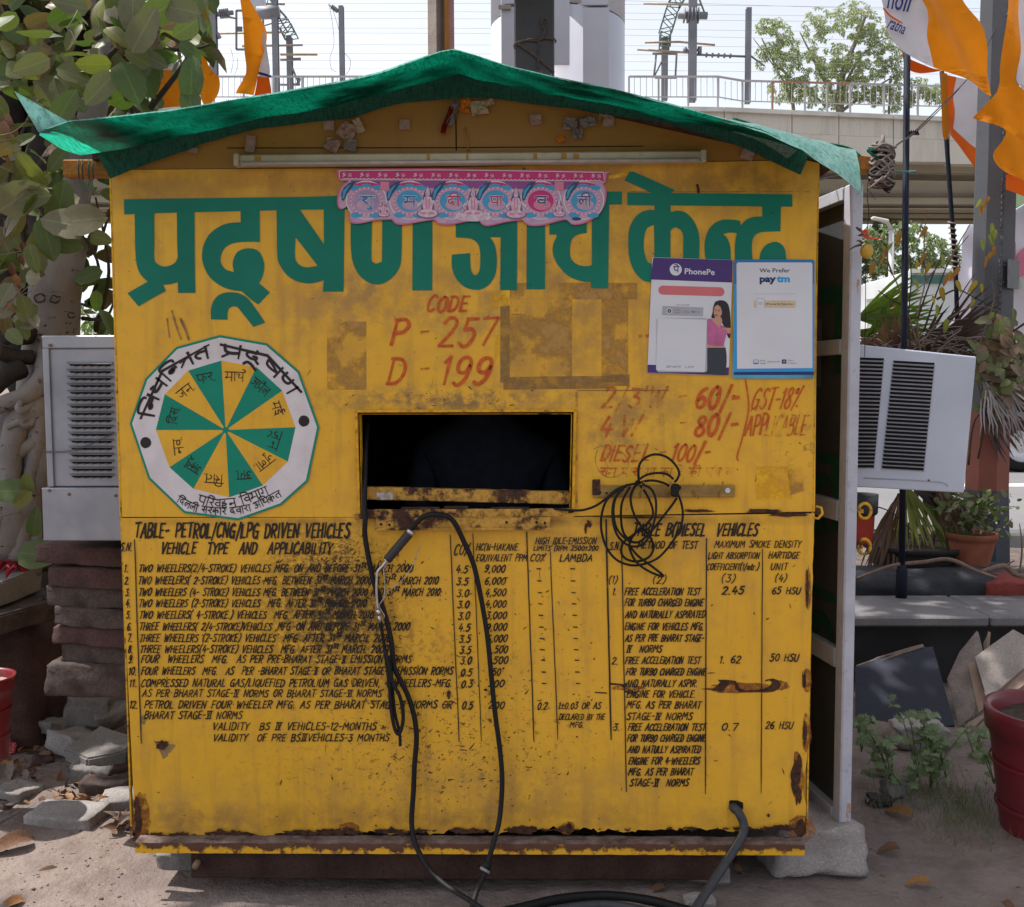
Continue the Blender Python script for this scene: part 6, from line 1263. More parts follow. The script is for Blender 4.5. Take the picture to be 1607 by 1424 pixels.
# rubble blocks on the ground at left
RB = 'concrete rubble left of the booth'
def gblock(x0, y0, x1, y1, h, m, label, rz=0, tilt=(0, 0), dy=.16, seed=0, cat='paving block', bev=.2, rough=.05, yb=None, grp=RB, nm='paving_block'):
    base = gr((x0+x1)/2, y1, 0); Yf = base.y; xa, xb = at(x0, y1, Yf).x, at(x1, y1, Yf).x
    return rock(nm, (( xa+xb)/2, Yf+dy/2, h/2+gz((xa+xb)/2, Yf)*.5), (xb-xa, dy, h), m, rz=R(rz), tilt=(R(tilt[0]), R(tilt[1])), seed=seed, label=label, cat=cat, group=grp, bev=bev, rough=rough)
gblock(36, 1268, 146, 1318, .055, STG2, 'grey paving block with a sunlit top, nearest the front on the left', rz=-6, dy=.13, seed=3, bev=.3)
gblock(150, 1248, 214, 1286, .05, STG2, 'paving block tucked against the lower left corner of the booth', rz=14, dy=.12, seed=5, bev=.3)
slab('paving_slab', [gp(-90, 1340, .05), gp(0, 1292, .05), gp(62, 1258, .05), gp(126, 1213, .05), gp(60, 1204, .05), gp(-60, 1208, .05)], .05, .05, STG, 'large flat grey slab with a dry twig on it, at the left edge', 'paving slab', RB)
slab('paving_slab', [gp(138, 1215, .07), gp(200, 1178, .13), gp(212, 1160, .13), gp(158, 1146, .13), gp(100, 1196, .08)], .1, .05, STG, 'tilted grey slab leaning beside the booth above the red stone', 'paving slab', RB, zf=lambda x, y: .06+max(0, (y+.0))*.10)
rock('broken_concrete', Vector((gr(126, 1160, .10).x, gr(126, 1160, .10).y, .085)), (.20, .15, .07), STG2, rz=R(-28), tilt=(R(-12), R(6)), seed=8, label='broken concrete lump with a rough crumbly face under the tilted slab', cat='concrete lump', group=RB, rough=.09)
rock('broken_concrete', Vector((gr(60, 1098, .12).x, gr(60, 1098, .12).y, .10)), (.19, .18, .10), STG, rz=R(8), seed=9, label='rounded dark concrete block in the shade under the stone ledge', cat='concrete lump', group=RB, rough=.05)
rock('broken_concrete', Vector((gr(44, 1140, .05).x, gr(44, 1140, .05).y, .05)), (.15, .10, .09), simple('bluish concrete', (.16, .17, .185), .8, vs=9, bump=.4), rz=R(-20), seed=10, label='bluish grey concrete lump beside the red pot at the left edge', cat='concrete lump', group=RB, rough=.1)
rock('stone', Vector((gr(172, 1232, .04).x, gr(172, 1232, .04).y, .03)), (.16, .15, .10), STR2, rz=R(10), seed=12, label='reddish brown stone below the tilted slab left of the booth', cat='stone', group=RB, rough=.1)
rock('stone', Vector((gr(190, 1208, .06).x, gr(190, 1208, .06).y, .06)), (.10, .10, .06), STR, rz=R(10), seed=13, label='small dark red stone wedged against the booth side', cat='stone', group=RB, rough=.1)
rock('stone', Vector((gr(24, 1190, .03).x, gr(24, 1190, .03).y, .02)), (.22, .2, .06), STR, rz=R(30), seed=14, label='low dark stone under the red flower at the left edge', cat='stone', group=RB, rough=.1)
for i_, (x_, y_, z_, d_, m_, l_) in enumerate(((150, 1200, .09, (.13, .10, .05), STG, 'dark flat fragment wedged beside the stone under the tilted slab'), (30, 1235, .08, (.12, .1, .03), STG2, 'thin grey fragment on the large flat slab at the left'), (84, 1132, .13, (.11, .09, .05), STG2, 'angular grey fragment on top of the rounded dark block'), (172, 1112, .16, (.12, .09, .07), STG, 'grey fragment just under the bottom slab of the sandstone stack'), (66, 1190, .06, (.09, .07, .04), STR, 'small brick red fragment behind the broken concrete'), (140, 1095, .2, (.16, .12, .10), STG, 'dark lump supporting the bottom slab of the stack'), (10, 1262, .05, (.1, .08, .04), STR2, 'brown fragment at the left edge on the flat slab'))):
    p_ = gr(x_, y_, z_); rock('concrete_fragment', (p_.x, p_.y, z_-d_[2]*.4), d_, m_, rz=i_*1.3, tilt=(R(8-i_*3), R(5)), seed=60+i_, label=l_, cat='rubble', group=RB, rough=.13)
# supports under the kiosk
c_ = gr(1281, 1396, 0); WST = simple('white washed stone', (.36, .33, .32), .9, .15, vs=5, c2=(.26, .23, .22), bump=.4, bs=40)
rock('support_stone', (at(1283, 1340, .07).x, .19, .070), (.27, .26, .15), WST, rz=R(4), tilt=(R(-3), R(3)), seed=27, label='big pale rounded stone under the right corner of the booth', cat='stone', rough=.10, bev=.34)
rock('support_brick', (at(1103, 1390, .05).x, .10, .018), (.155, .12, .058), STG2, rz=R(-3), seed=23, label='pale brick under the booth beside the rubber hose', cat='brick', bev=.25)
rock('support_brick', (at(672, 1385, .08).x, .14, .018), (.16, .12, .060), STG, rz=R(2), seed=24, label='grey brick under the middle of the booth behind the two cables', cat='brick', bev=.2)
rock('support_brick', (at(285, 1360, .12).x, .17, .018), (.15, .12, .062), STG, rz=R(2), seed=25, label='grey brick under the left end of the booth', cat='brick')
rock('broken_concrete', Vector((gr(1098, 1420, 0).x, gr(1098, 1420, 0).y, .005)), (.08, .05, .03), STG2, seed=26, label='crumb of concrete on the ground below the pale brick', cat='concrete lump', rough=.1)
# long hose lying in front
lh = MB(); lh.tube(catmull([gr(*p, .016) for p in ((700, 1470), (760, 1440), (815, 1426), (880, 1411), (950, 1406), (1020, 1414), (1080, 1430), (1130, 1445))], 6), .0125, 12)
setp(lh.build('ground_hose', RUBBER), 'thick black hose curving along the ground in front of the booth', 'hose')
lh = MB(); lh.tube(catmull([gr(*p, .04) for p in ((840, 1436), (900, 1424), (960, 1421), (1030, 1434), (1060, 1440))], 6), .0115, 12)
setp(lh.build('ground_hose', HOSE), 'second grey hose coil lying on the black hose at the bottom edge', 'hose')
# ------------------------------------------------------------------ right hand bench, planters, pots
zb_ = .36
BSL = simple('bench stone', (.17, .16, .165), .6, .3, vs=6, c2=(.11, .105, .11), bump=.3, bs=60)
def wallbox(name, x0, x1, y0, y1, z0, z1, m, label, cat, bev=.01):
    b = MB(); b.box(((x0+x1)/2, (y0+y1)/2, (z0+z1)/2), (x1-x0, y1-y0, z1-z0), bev=bev); return setp(b.build(name, m), label, cat)
p1 = gr(1340, 968, zb_)
bench = empty('stone_bench', (2.0, 1.7, 0), 0, 'long low bench ledge of grey stone with sun flecks, right of the booth', 'ledge')
for i, (xa, xb) in enumerate(((.9, 2.165), (2.172, 3.3), (3.307, 4.5))):
    b = MB(); b.box(((xa+xb)/2, 1.66+.22, zb_-.022), (xb-xa, .44, .044), bev=.008); b.build('top_slab', BSL, bench)
b = MB(); b.box((2.7, 1.98, .16), (3.6, .24, .32), bev=.01); b.build('bench_wall', simple('near black wall', (.028, .028, .032), .7, vs=5, c2=(.016, .016, .018)), bench)  # wall below the top slabs, near black all over
# raised bed behind it
V = []; F = []
for j in range(25):
    for i in range(61):
        x = .9+3.6*i/60; y = 2.1+3.5*j/24; V.append((x, y, .33+.03*mnoise.noise(Vector((x*3, y*3, 1)))+.05*math.exp(-((x-3.3)**2+(y-2.9)**2)/.15)-max(0, (y-3.6))*.17))
for j in range(24):
    for i in range(60): a_ = j*61+i; F.append((a_, a_+1, a_+62, a_+61))
setp(mesh('planting_bed', V, F, simple('bed earth', (.15, .115, .10), .95, .1, vs=14, c2=(.06, .055, .055), bump=.6), None, True), kind='structure')
BLKS = simple('black painted cement', (.04, .042, .05), .8, .3, vs=9, c2=(.018, .018, .022), bump=.4, vs2=30)
rock('cement_mound', (at(1440, 915, 2.3).x, 2.32, .36), (1.0, .34, .17), BLKS, seed=31, label='black painted cement rim of the planting bed behind the bench', cat='planter rim', rough=.10, bev=.5)
REDC = simple('red painted cement', (.22, .045, .036), .8, .25, vs=14, c2=(.18, .03, .025), bump=.5, vs2=30)
rock('red_cement', (at(1575, 918, 2.25).x, 2.25, .375), (.30, .30, .10), REDC, rz=R(8), seed=33, label='broken slab of red painted cement on the bed at the right edge', cat='cement piece', rough=.09)
rock('red_cement', (at(1525, 928, 2.2).x, 2.2, .375), (.14, .05, .05), simple('rust red shard', (.13, .035, .02), .8), rz=R(-12), seed=34, label='dark rust red shard beside the red painted slab', cat='cement piece', rough=.1)
def pot(name, px, pyr, pyb, rpx, Y, m, label, rim=.018, soil=True, taper=.72, cat='flower pot', bands=True, soilm=None, grp=None):
    c = at(px, pyr, Y); bz = at(px, pyb, Y).z; r = rpx*(Y-CAM.y)/FPX; h = c.z-bz; t = empty(name, (c.x, Y, bz), 0, label, cat, grp)
    prof = [(.001, 0), (r*taper, 0), (r*taper*1.02, .01)];
    for i in range(1, 8): prof.append((r*(taper+(.93-taper)*i/8), h*.82*i/8))
    prof += [(r*.94, h*.82), (r*1.0, h*.84), (r*1.02, h*.95), (r*1.02, h), (r*.95, h), (r*.90, h*.97), (r*.88, h*.80), (r*.8, h*.7)]
    b = MB(); b.lathe(prof, (c.x, Y, bz), 40); b.build('pot_body', m, t)
    if bands:
        b = MB(); b.lathe([(r*.905, h*.60), (r*.925, h*.615), (r*.915, h*.63)], (c.x, Y, bz), 40); b.lathe([(r*.80, h*.28), (r*.83, h*.30), (r*.81, h*.32)], (c.x, Y, bz), 40); b.build('pot_band', m, t)
    if soil:
        V = []; F = []; n = 14
        for j in range(n+1):
            for i in range(24):
                a_ = 2*math.pi*i/24; rr_ = r*.89*j/n; x, y = rr_*math.cos(a_), rr_*math.sin(a_); V.append((c.x+x, Y+y, bz+h*.90+.012*mnoise.noise(Vector((x*40, y*40, px)))))
        for j in range(n):
            for i in range(24): F.append((j*24+i, (j+1)*24+i, (j+1)*24+(i+1) % 24, j*24+(i+1) % 24))
        mesh('soil', V, F, soilm or simple('pot soil', (.085, .06, .05), .95, .1, vs=40, bump=.8), t)
    return t
REDP = simple('dark red plastic', (.16, .014, .020), .38, .45, var=.1, vs=7, c2=(.12, .014, .02)); REDL = simple('red plastic', (.16, .012, .016), .35, .5, var=.08, vs=7)
pot('flower_pot', 1655, 1112, 1330, 100, .36, REDP, 'big dark red plastic pot filled with dry earth at the right edge', taper=.70)
pot('flower_pot', -32, 1062, 1192, 52, .35, REDL, 'bright red plastic pot with pale earth at the left edge', taper=.70, soilm=simple('pale soil', (.35, .29, .26), .9))
pot('planter_bowl', 1435, 852, 898, 78, 2.62, simple('black and red bowl', (.035, .036, .04), .8, .2, vs=5, c2=(.025, .02, .02), bump=.3), 'wide shallow black planter bowl behind the stone bench', taper=.72, bands=False, cat='planter')
TER = simple('terracotta', (.26, .095, .055), .85, .2, vs=12, c2=(.20, .07, .045));
pot('flower_pot', 1525, 836, 890, 38, 2.45, TER, 'terracotta pot with a leafy bush beside the octagonal pole', taper=.68, bands=False)
pot('flower_pot', 1480, 832, 862, 60, 3.3, simple('dark pot', (.03, .032, .04), .7), 'dark wide pot behind the black planter bowl', taper=.8, bands=False)
dr = pot('flower_pot', 1350, 790, 852, 24, 2.5, simple('orange red pot', (.36, .035, .018), .6), 'orange red pot with a black rim just behind the open door', taper=.85, bands=False)
b = MB(); c_ = at(1350, 792, 2.5); r_ = 27*5.1/FPX; b.lathe([(r_*.9, .05), (r_, .055), (r_*.98, -.04), (r_*.9, -.05), (r_*.86, .04), (r_*.9, .05)], (c_.x, 2.5, c_.z), 30); b.build('pot_rim', BLKS, dr)
b = MB(); b.lathe([(.06, 0), (.055, .13), (.04, .16)], (at(1372, 842, 3).x, 3.0, .38), 16); setp(b.build('concrete_stump', STG2), 'short pale concrete stump behind the open door', 'stump')
# black granite offcut, tiles
def panel(name, pts, th, m, label, cat, grp=None, rough=.0):
    "leaning board given by (px,py,Y) corners"
    P3 = [at(*p) for p in pts]; nrm = (P3[1]-P3[0]).cross(P3[-1]-P3[0]).normalized()
    if nrm.dot(CAM-P3[0]) < 0: nrm = -nrm
    ax = (P3[1]-P3[0]).normalized(); ay = nrm.cross(ax); L2 = [Vector(((p-P3[0]).dot(ax), (p-P3[0]).dot(ay), 0)) for p in P3]; t = tessellate_polygon([L2]); n = len(P3)
    flat_ = [P3[0]+ax*q.x+ay*q.y for q in L2]; V = flat_+[p-nrm*th for p in flat_]; F = []
    for f in t:
        a_, c_, d_ = (flat_[i] for i in f); F.append(tuple(f) if (c_-a_).cross(d_-a_).dot(nrm) > 0 else (f[0], f[2], f[1]))
    nf = len(F); F += [tuple(i+n for i in reversed(f)) for f in F[:nf]]; F += [(i, (i+1) % n, (i+1) % n+n, i+n) for i in range(n)]
    b = MB(); b.add(V, F); o = b.build(name, m); return setp(o, label, cat, grp)
panel('granite_offcut', [(1342, 1046, 1.55), (1372, 1036, 1.55), (1376, 1031, 1.55), (1430, 1024, 1.55), (1436, 1021, 1.55), (1452, 1022, 1.55), (1456, 1027, 1.55), (1465, 1027, 1.55), (1500, 1165, 1.25), (1342, 1165, 1.25)], .02, simple('black granite', (.030, .033, .048), .75, .2, vs=7, c2=(.028, .03, .042), vs2=40), 'black granite offcut leaning against the bench wall', 'stone slab')
panel('granite_edge', [(1344, 1044, 1.56), (1372, 1034, 1.56), (1376, 1029, 1.56), (1430, 1020, 1.56), (1450, 1021, 1.56), (1453, 1027, 1.545), (1430, 1028, 1.54), (1376, 1040, 1.54), (1344, 1050, 1.54)], .03, simple('broken stone edge', (.17, .125, .10), .9, bump=.5, vs=30), 'rough brown broken edge along the top of the black granite offcut', 'stone edge')
TL1 = simple('pale floor tile', (.27, .235, .215), .55, .3, vs=5, c2=(.19, .155, .14), bump=.3); TL2 = simple('tan tile', (.20, .13, .095), .5, .4, vs=9); TL3 = simple('dusty tile back', (.20, .165, .155), .8, .2, vs=14, c2=(.12, .10, .095), bump=.3); TL4 = simple('ribbed brown tile', (.21, .13, .10), .5, .4, vs=9)
TG = 'broken floor tiles leaning against the bench'
panel('floor_tile', [(1486, 1066, 1.4), (1506, 1023, 1.45), (1562, 1019, 1.5), (1572, 1080, 1.3), (1535, 1132, 1.2), (1505, 1140, 1.2)], .012, TL3, 'dusty octagonal tile with its back showing, leftmost of the broken tiles', 'floor tile', TG)
panel('floor_tile', [(1519, 1043, 1.35), (1529, 1037, 1.36), (1551, 1106, 1.17), (1536, 1118, 1.15)], .012, TL2, 'narrow tan tile strip between two wider tiles', 'floor tile', TG)
panel('floor_tile', [(1543, 1010, 1.45), (1549, 998, 1.45), (1575, 1002, 1.46), (1560, 1030, 1.40), (1545, 1030, 1.4)], .012, TL2, 'small brown tile corner behind the largest pale tile', 'floor tile', TG)
panel('floor_tile', [(1530, 1031, 1.32), (1590, 988, 1.38), (1625, 1030, 1.35), (1620, 1062, 1.2), (1553, 1110, 1.12)], .012, TL1, 'largest pale tile leaning at the right edge', 'floor tile', TG)
rt_ = panel('floor_tile', [(1554, 1094, 1.12), (1622, 1035, 1.18), (1640, 1062, 1.1), (1566, 1106, 1.06)], .012, TL4, 'ribbed brown tile in front of the largest pale tile', 'floor tile', TG)
for i in range(13):
    t0 = (i+.5)/13; a_ = at(lerp(1554, 1566, t0), lerp(1094, 1106, t0), lerp(1.12, 1.06, t0)-.004); c_ = at(lerp(1622, 1640, t0), lerp(1035, 1062, t0), lerp(1.18, 1.1, t0)-.004); b = MB(); b.bar(a_, c_, .0018, .0018); b.build('tile_rib', TL4, rt_)
panel('floor_tile', [(1518, 1135, 1.05), (1552, 1115, 1.06), (1552, 1122, 1.05), (1520, 1150, 1.0)], .012, TL2, 'thin tan tile edge lowest in front of the octagonal tile', 'floor tile', TG)
panel('floor_tile', [(1536, 1140, 1.0), (1558, 1120, 1.02), (1560, 1136, 1.0), (1540, 1158, .98)], .012, TL1, 'small tile corner beside the dark red pot', 'floor tile', TG)
rock('stone', Vector((gr(1402, 1238, .03).x, gr(1402, 1238, .03).y, .035)), (.062, .06, .06), STG, rz=R(20), seed=52, label='small grey stone on the earth right of the door post', cat='stone', rough=.14)
rock('stone', Vector((gr(1366, 1262, .0).x+.03, gr(1366, 1262, 0).y, .012)), (.075, .05, .03), simple('dark shard', (.05, .04, .045), .8), seed=53, label='flat dark shard on the earth near the foot of the door post', cat='stone', rough=.14)
rock('stone', Vector((gr(1440, 1160, .04).x, gr(1440, 1160, .04).y, .06)), (.20, .14, .10), STG2, seed=54, label='grey lump half hidden in the weeds below the granite', cat='stone', rough=.12)
# ------------------------------------------------------------------ plants
def leafmat(name, c, tr=.35, c2=None, gl=.45):
    k = NT(name); oi = k.n('ShaderNodeObjectInfo'); n1 = k.noise(14, 3); col = k.mix(k.mr(n1, .35, .65), c, c2 or tuple(x*.7 for x in c)); col = k.mix(k.ma('MULTIPLY', oi.outputs['Random'], .35), col, (c[0]*1.35, c[1]*.95, c[2]*.9))
    if 'far' not in name: col = k.mix(k.mr(k.ma('ABSOLUTE', k.sep()['X']), .022, .008, 0, .5), col, tuple(min(1, x*1.8) for x in c)); col = k.mix(k.ma('MULTIPLY', k.mr(k.noise(7, 5, .7), .56, .66), .55), col, (.10, .065, .035))
    k.fin(col, gl, .3); t = k.n('ShaderNodeBsdfTranslucent'); k.l(k.mix(.0, (min(1, c[0]*1.3), min(1, c[1]*1.6), c[2]*.6), (0, 0, 0)), t.inputs[0]); ms = k.n('ShaderNodeMixShader'); ms.inputs[0].default_value = tr; k.l(k.b.outputs[0], ms.inputs[1]); k.l(t.outputs[0], ms.inputs[2]); k.l(ms.outputs[0], k.o.inputs[0]); return k.m
LM = [leafmat('dusty olive leaf', (.105, .125, .048), .25, (.075, .095, .038)), leafmat('green leaf', (.072, .108, .034), .25), leafmat('greyed leaf', (.13, .135, .075), .2, (.11, .105, .07)), leafmat('yellowing leaf', (.135, .145, .04), .3), leafmat('brownish leaf', (.125, .085, .045), .25), leafmat('pinkish brown leaf', (.15, .10, .075), .2)]
def leafgeo(w_=.62, fold=.12, curl=.18, seed=0, n=8, tip=.0):
    r_ = random.Random(seed); V = []; F = []
    for i in range(n+1):
        t = i/n; wd = w_*.5*(math.sin(math.pi*min(1, t**.80+.0))**.52 if 0 < t < 1 else .02)*(1-tip*t); z = -curl*t*t+r_.uniform(-.008, .008)
        for j in (-1, -.5, 0, .5, 1): V.append((wd*j*(1+r_.uniform(-.05, .05)), t, z+fold*abs(j)*wd*2.0*(1-.3*abs(j))+r_.uniform(-.006, .006)))
    for i in range(n):
        for j in range(4): a_ = i*5+j; F.append((a_, a_+1, a_+6, a_+5))
    return V, F
def leafmesh(name, m, **kw):
    V, F = leafgeo(**kw); me = bpy.data.meshes.new(name); me.from_pydata(V, [], F); me.materials.append(m); me.polygons.foreach_set('use_smooth', [True]*len(F)); return me
LMESH = [leafmesh('leaf', m, w_=w_, fold=f_, curl=c_, seed=s_) for s_, (m, w_, f_, c_) in enumerate([(LM[0], .60, .10, .15), (LM[1], .55, .15, .22), (LM[2], .66, .08, .10), (LM[3], .60, .12, .30), (LM[0], .50, .20, .30), (LM[4], .62, .25, .45), (LM[2], .56, .14, .2), (LM[1], .70, .05, .12), (LM[5], .62, .15, .25)])]
def rotv(tipdir, nrm):
    y = tipdir.normalized(); z = (nrm-y*nrm.dot(y)).normalized(); x = y.cross(z); return Matrix((x, y, z)).transposed()
def putleaf(me, p, L_, tipdir, nrm, parent, name='leaf'):
    o = bpy.data.objects.new(name, me); COL.objects.link(o); M = Matrix.Translation(p) @ rotv(tipdir, nrm).to_4x4() @ Matrix.Scale(L_, 4)
    o.matrix_world = M
    if parent is not None: o.parent = parent; o.matrix_parent_inverse = wmat(parent).inverted(); o.matrix_basis = M
    return o
class Leaves:
    def __init__(s): s.V = []; s.F = []; s.MI = []
    def add(s, geo, p, L_, tipdir, nrm, mi=0):
        R3 = rotv(tipdir, nrm); n = len(s.V); s.V += [p+R3 @ (Vector(v)*L_) for v in geo[0]]; s.F += [tuple(i+n for i in f) for f in geo[1]]; s.MI += [mi]*len(geo[1])
    def build(s, name, mats, parent, kind='stuff'):
        return setp(mesh(name, s.V, s.F, None, parent, True, mats, s.MI), kind=kind)
rv = lambda r_, a_=1.0: Vector((r_.uniform(-a_, a_), r_.uniform(-a_, a_), r_.uniform(-a_, a_)))
BARK = NT('pale spotted bark'); _k = BARK; _n = _k.noise(5, 6, .65, stretch=(1, 1, .5)); _c = _k.mix(_k.mr(_n, .35, .65), (.245, .225, .215), (.16, .145, .138)); _c = _k.mix(_k.mr(_k.noise(22, 5, .7, stretch=(1, 1, 2.6)), .60, .66), _c, (.025, .022, .022)); _c = _k.mix(_k.ma('MULTIPLY', _k.mr(_k.noise(2.2, 3), .5, .65), .6), _c, (.10, .088, .085)); _k.bump(_k.noise(30, 5, .7), .4, .01); BARKM = _k.fin(_c, .9, .15)
BARKD = simple('dark bark', (.045, .038, .036), .95, .1, vs=9, c2=(.02, .017, .017), bump=.7, bs=40); TWG = simple('dry twig', (.18, .125, .10), .9, .1, vs=40); TWD = simple('brown twig', (.06, .045, .038), .9, .1, vs=40)
tree = empty('broad_leaved_tree', at(85, 850, 1.2), 0, 'pale barked tree with gnarled roots and big round leaves left of the booth', 'tree')
def limb(name, pts, rad, m, par=tree, n=12, wob=.12, seed=0, k=5):
    P_ = catmull([at(*p) for p in pts], k); K = len(P_); rr_ = []
    for i in range(K):
        t = i/(K-1)*(len(rad)-1); a_ = int(min(t, len(rad)-2)); rr_.append(rad[a_]+(rad[a_+1]-rad[a_])*(t-a_))
    b = MB(); b.tube(P_, rr_, n); b.V = [v+mnoise.noise_vector(v*7+Vector((seed, 0, 0)))*wob*rr_[min(K-1, i//n)]+mnoise.noise_vector(v*22)*wob*.4*rr_[min(K-1, i//n)] for i, v in enumerate(b.V)]; return b.build(name, m, par)
limb('trunk', [(70, 640, 1.25), (80, 540, 1.22), (88, 450, 1.2), (100, 380, 1.2)], [.115, .098, .092, .08], BARKM, n=26, wob=.10)
limb('limb', [(98, 400, 1.2), (112, 340, 1.2), (124, 270, 1.2), (140, 200, 1.22), (154, 140, 1.25), (164, 80, 1.3), (160, 10, 1.35), (168, -80, 1.4)], [.060, .056, .052, .050, .046, .04, .036], BARKM, n=20)
limb('limb', [(90, 440, 1.25), (82, 360, 1.3), (74, 280, 1.35), (88, 190, 1.45), (96, 100, 1.5), (110, 20, 1.55), (120, -80, 1.6)], [.075, .085, .095, .085, .075, .065, .06], BARKD, n=20)
limb('limb', [(60, 620, 1.3), (24, 540, 1.4), (20, 420, 1.45), (10, 300, 1.5), (20, 100, 1.55), (10, -60, 1.6)], [.09, .08, .07, .06, .06, .05], BARKD, n=16)
for i, (pts, rad, m) in enumerate([
    ([(86, 545, 1.15), (70, 590, 1.08), (40, 620, 1.0), (6, 634, .95), (-40, 650, .9)], [.055, .045, .036, .032, .03], BARKM), ([(76, 600, 1.15), (60, 640, 1.05), (30, 660, .98), (18, 700, .95), (14, 760, .93), (-10, 830, .9)], [.07, .055, .045, .04, .035, .03], BARKM),
    ([(70, 600, 1.2), (52, 680, 1.05), (56, 740, 1.0), (40, 800, .98), (30, 880, .95)], [.09, .065, .05, .045, .04], BARKM), ([(66, 650, 1.1), (60, 690, 1.0), (34, 708, .96), (14, 730, .94), (2, 770, .92)], [.03, .028, .024, .02, .018], BARKM),
    ([(80, 620, 1.2), (60, 660, 1.02), (54, 720, .98), (47, 770, .96), (60, 840, .98), (50, 900, 1.0)], [.06, .035, .028, .026, .03, .03], BARKM), ([(50, 560, 1.1), (20, 560, 1.05), (-6, 552, 1.0)], [.03, .03, .028], BARKD),
    ([(30, 580, 1.05), (12, 590, 1.0), (-10, 610, .96)], [.04, .035, .03], BARKD), ([(20, 640, 1.15), (4, 700, 1.1), (-14, 780, 1.05), (0, 870, 1.0)], [.09, .085, .08, .08], BARKM), ([(44, 640, .98), (34, 645, .93), (28, 640, .92), (32, 632, .94)], [.012, .014, .012, .01], BARKM),
    ([(54, 655, 1.0), (44, 668, .95), (30, 663, .93), (12, 672, .92)], [.012, .012, .012, .01], BARKM), ([(50, 760, 1.0), (20, 790, 1.0), (-10, 860, 1.0)], [.12, .12, .13], BARKM), ([(90, 860, 1.15), (60, 850, 1.1), (20, 870, 1.1), (-30, 900, 1.1)], [.1, .12, .12, .1], simple('mossy root', (.10, .105, .095), .95, .1, vs=9, c2=(.06, .055, .05), bump=.7)),
    ([(56, 500, 1.15), (40, 530, 1.1), (26, 520, 1.06), (10, 534, 1.0)], [.03, .03, .026, .02], BARKD)]): limb('root', pts, rad, m, n=14, wob=.22, seed=i*3)
for cx_, cy_, r_ in ((108, 303, 9), (62, 468, 11), (86, 470, 10), (62, 530, 8), (112, 495, 7)):   # bark scars
    b = MB(); n = 16; b.tube([at(cx_+r_*(.75+.5*mnoise.noise(Vector((i*.5, cx_, 0))))*math.cos(2*math.pi*i/n), cy_+r_*(.6+.4*mnoise.noise(Vector((i*.5, cy_, 3))))*math.sin(2*math.pi*i/n), 1.11 if cy_ > 400 else 1.143) for i in range(n)], [.002+.004*abs(mnoise.noise(Vector((i*.9, cx_, 1)))) for i in range(n)], 5); b.build('bark_scar', BARKD, tree)
r_ = random.Random(21); nleaf = 0
# branches carrying the leaves
for pts in ([(150, 60, 1.0), (200, 40, .6), (250, 50, .5), (300, 75, .45), (330, 70, .45)], [(90, 120, 1.2), (60, 160, .7), (30, 220, .5), (10, 300, .4)], [(160, 100, 1.1), (210, 60, .7), (240, 130, .6), (236, 170, .6)], [(100, 200, 1.2), (60, 260, .6), (30, 330, .4), (50, 430, .35)], [(236, 170, .6), (300, 82, .5), (270, 78, .5), (215, 50, .5)], [(115, 330, 1.1), (60, 300, .5), (40, 345, .4)],
            [(140, 480, 1.3), (155, 420, 1.2), (130, 370, 1.2)], [(150, 520, 1.3), (170, 440, 1.2), (165, 380, 1.2), (150, 310, 1.2)], [(130, 500, 1.25), (165, 500, 1.2), (180, 470, 1.2)], [(140, 400, 1.2), (160, 370, 1.2), (172, 330, 1.2)], [(215, 200, 1.0), (200, 160, 1.0), (170, 140, 1.1)], [(236, 190, .9), (200, 160, 1.0), (190, 120, 1.0)]):
    limb('branch', pts, [.010, .007, .005, .004], TWD, n=6, wob=0)
def scatter(n, reg, Ys, size, den=None, mats=None, facing=.75):
    global nleaf
    for _ in range(n):
        if nleaf >= 298: return
        for _t in range(30):
            x, y = r_.uniform(reg[0], reg[2]), r_.uniform(reg[1], reg[3])
            if den is None or den(x, y): break
        else: continue
        Y = r_.uniform(*Ys); p = at(x, y, Y); tip = Vector((r_.uniform(-1, 1), r_.uniform(-.5, .3), r_.uniform(-1.2, .35))); nr = (CAM-p).normalized()*facing+rv(r_, .75)+Vector((0, 0, .25))
        putleaf(LMESH[r_.choice(mats) if mats else r_.randrange(9)], p-tip.normalized()*size*.5, size*r_.uniform(.75, 1.2), tip, nr, tree); nleaf += 1
def denA(x, y):
    if y < 30: return x < 330
    if x > 150: return y < 175-(x-150)*.55 if x < 320 else y < 60
    return True
scatter(95, (0, -20, 335, 150), (.2, 1.0), .092, denA); scatter(72, (-10, 90, 120, 330), (.1, .9), .088, lambda x, y: not (95 < x and y > 200)); scatter(40, (-10, 300, 112, 440), (.1, .8), .084, lambda x, y: x < 78 or y < 385, [0, 1, 2, 6, 7, 4])
scatter(34, (126, 265, 184, 530), (1.0, 1.7), .10, None, [3, 1, 1, 7, 3, 5]); scatter(14, (0, 440, 45, 545), (.1, .9), .085, None, [5, 8, 0, 2]); scatter(22, (170, 110, 245, 200), (.5, 1.2), .10, lambda x, y: x < 215 or y < 170, [1, 3, 7, 1])
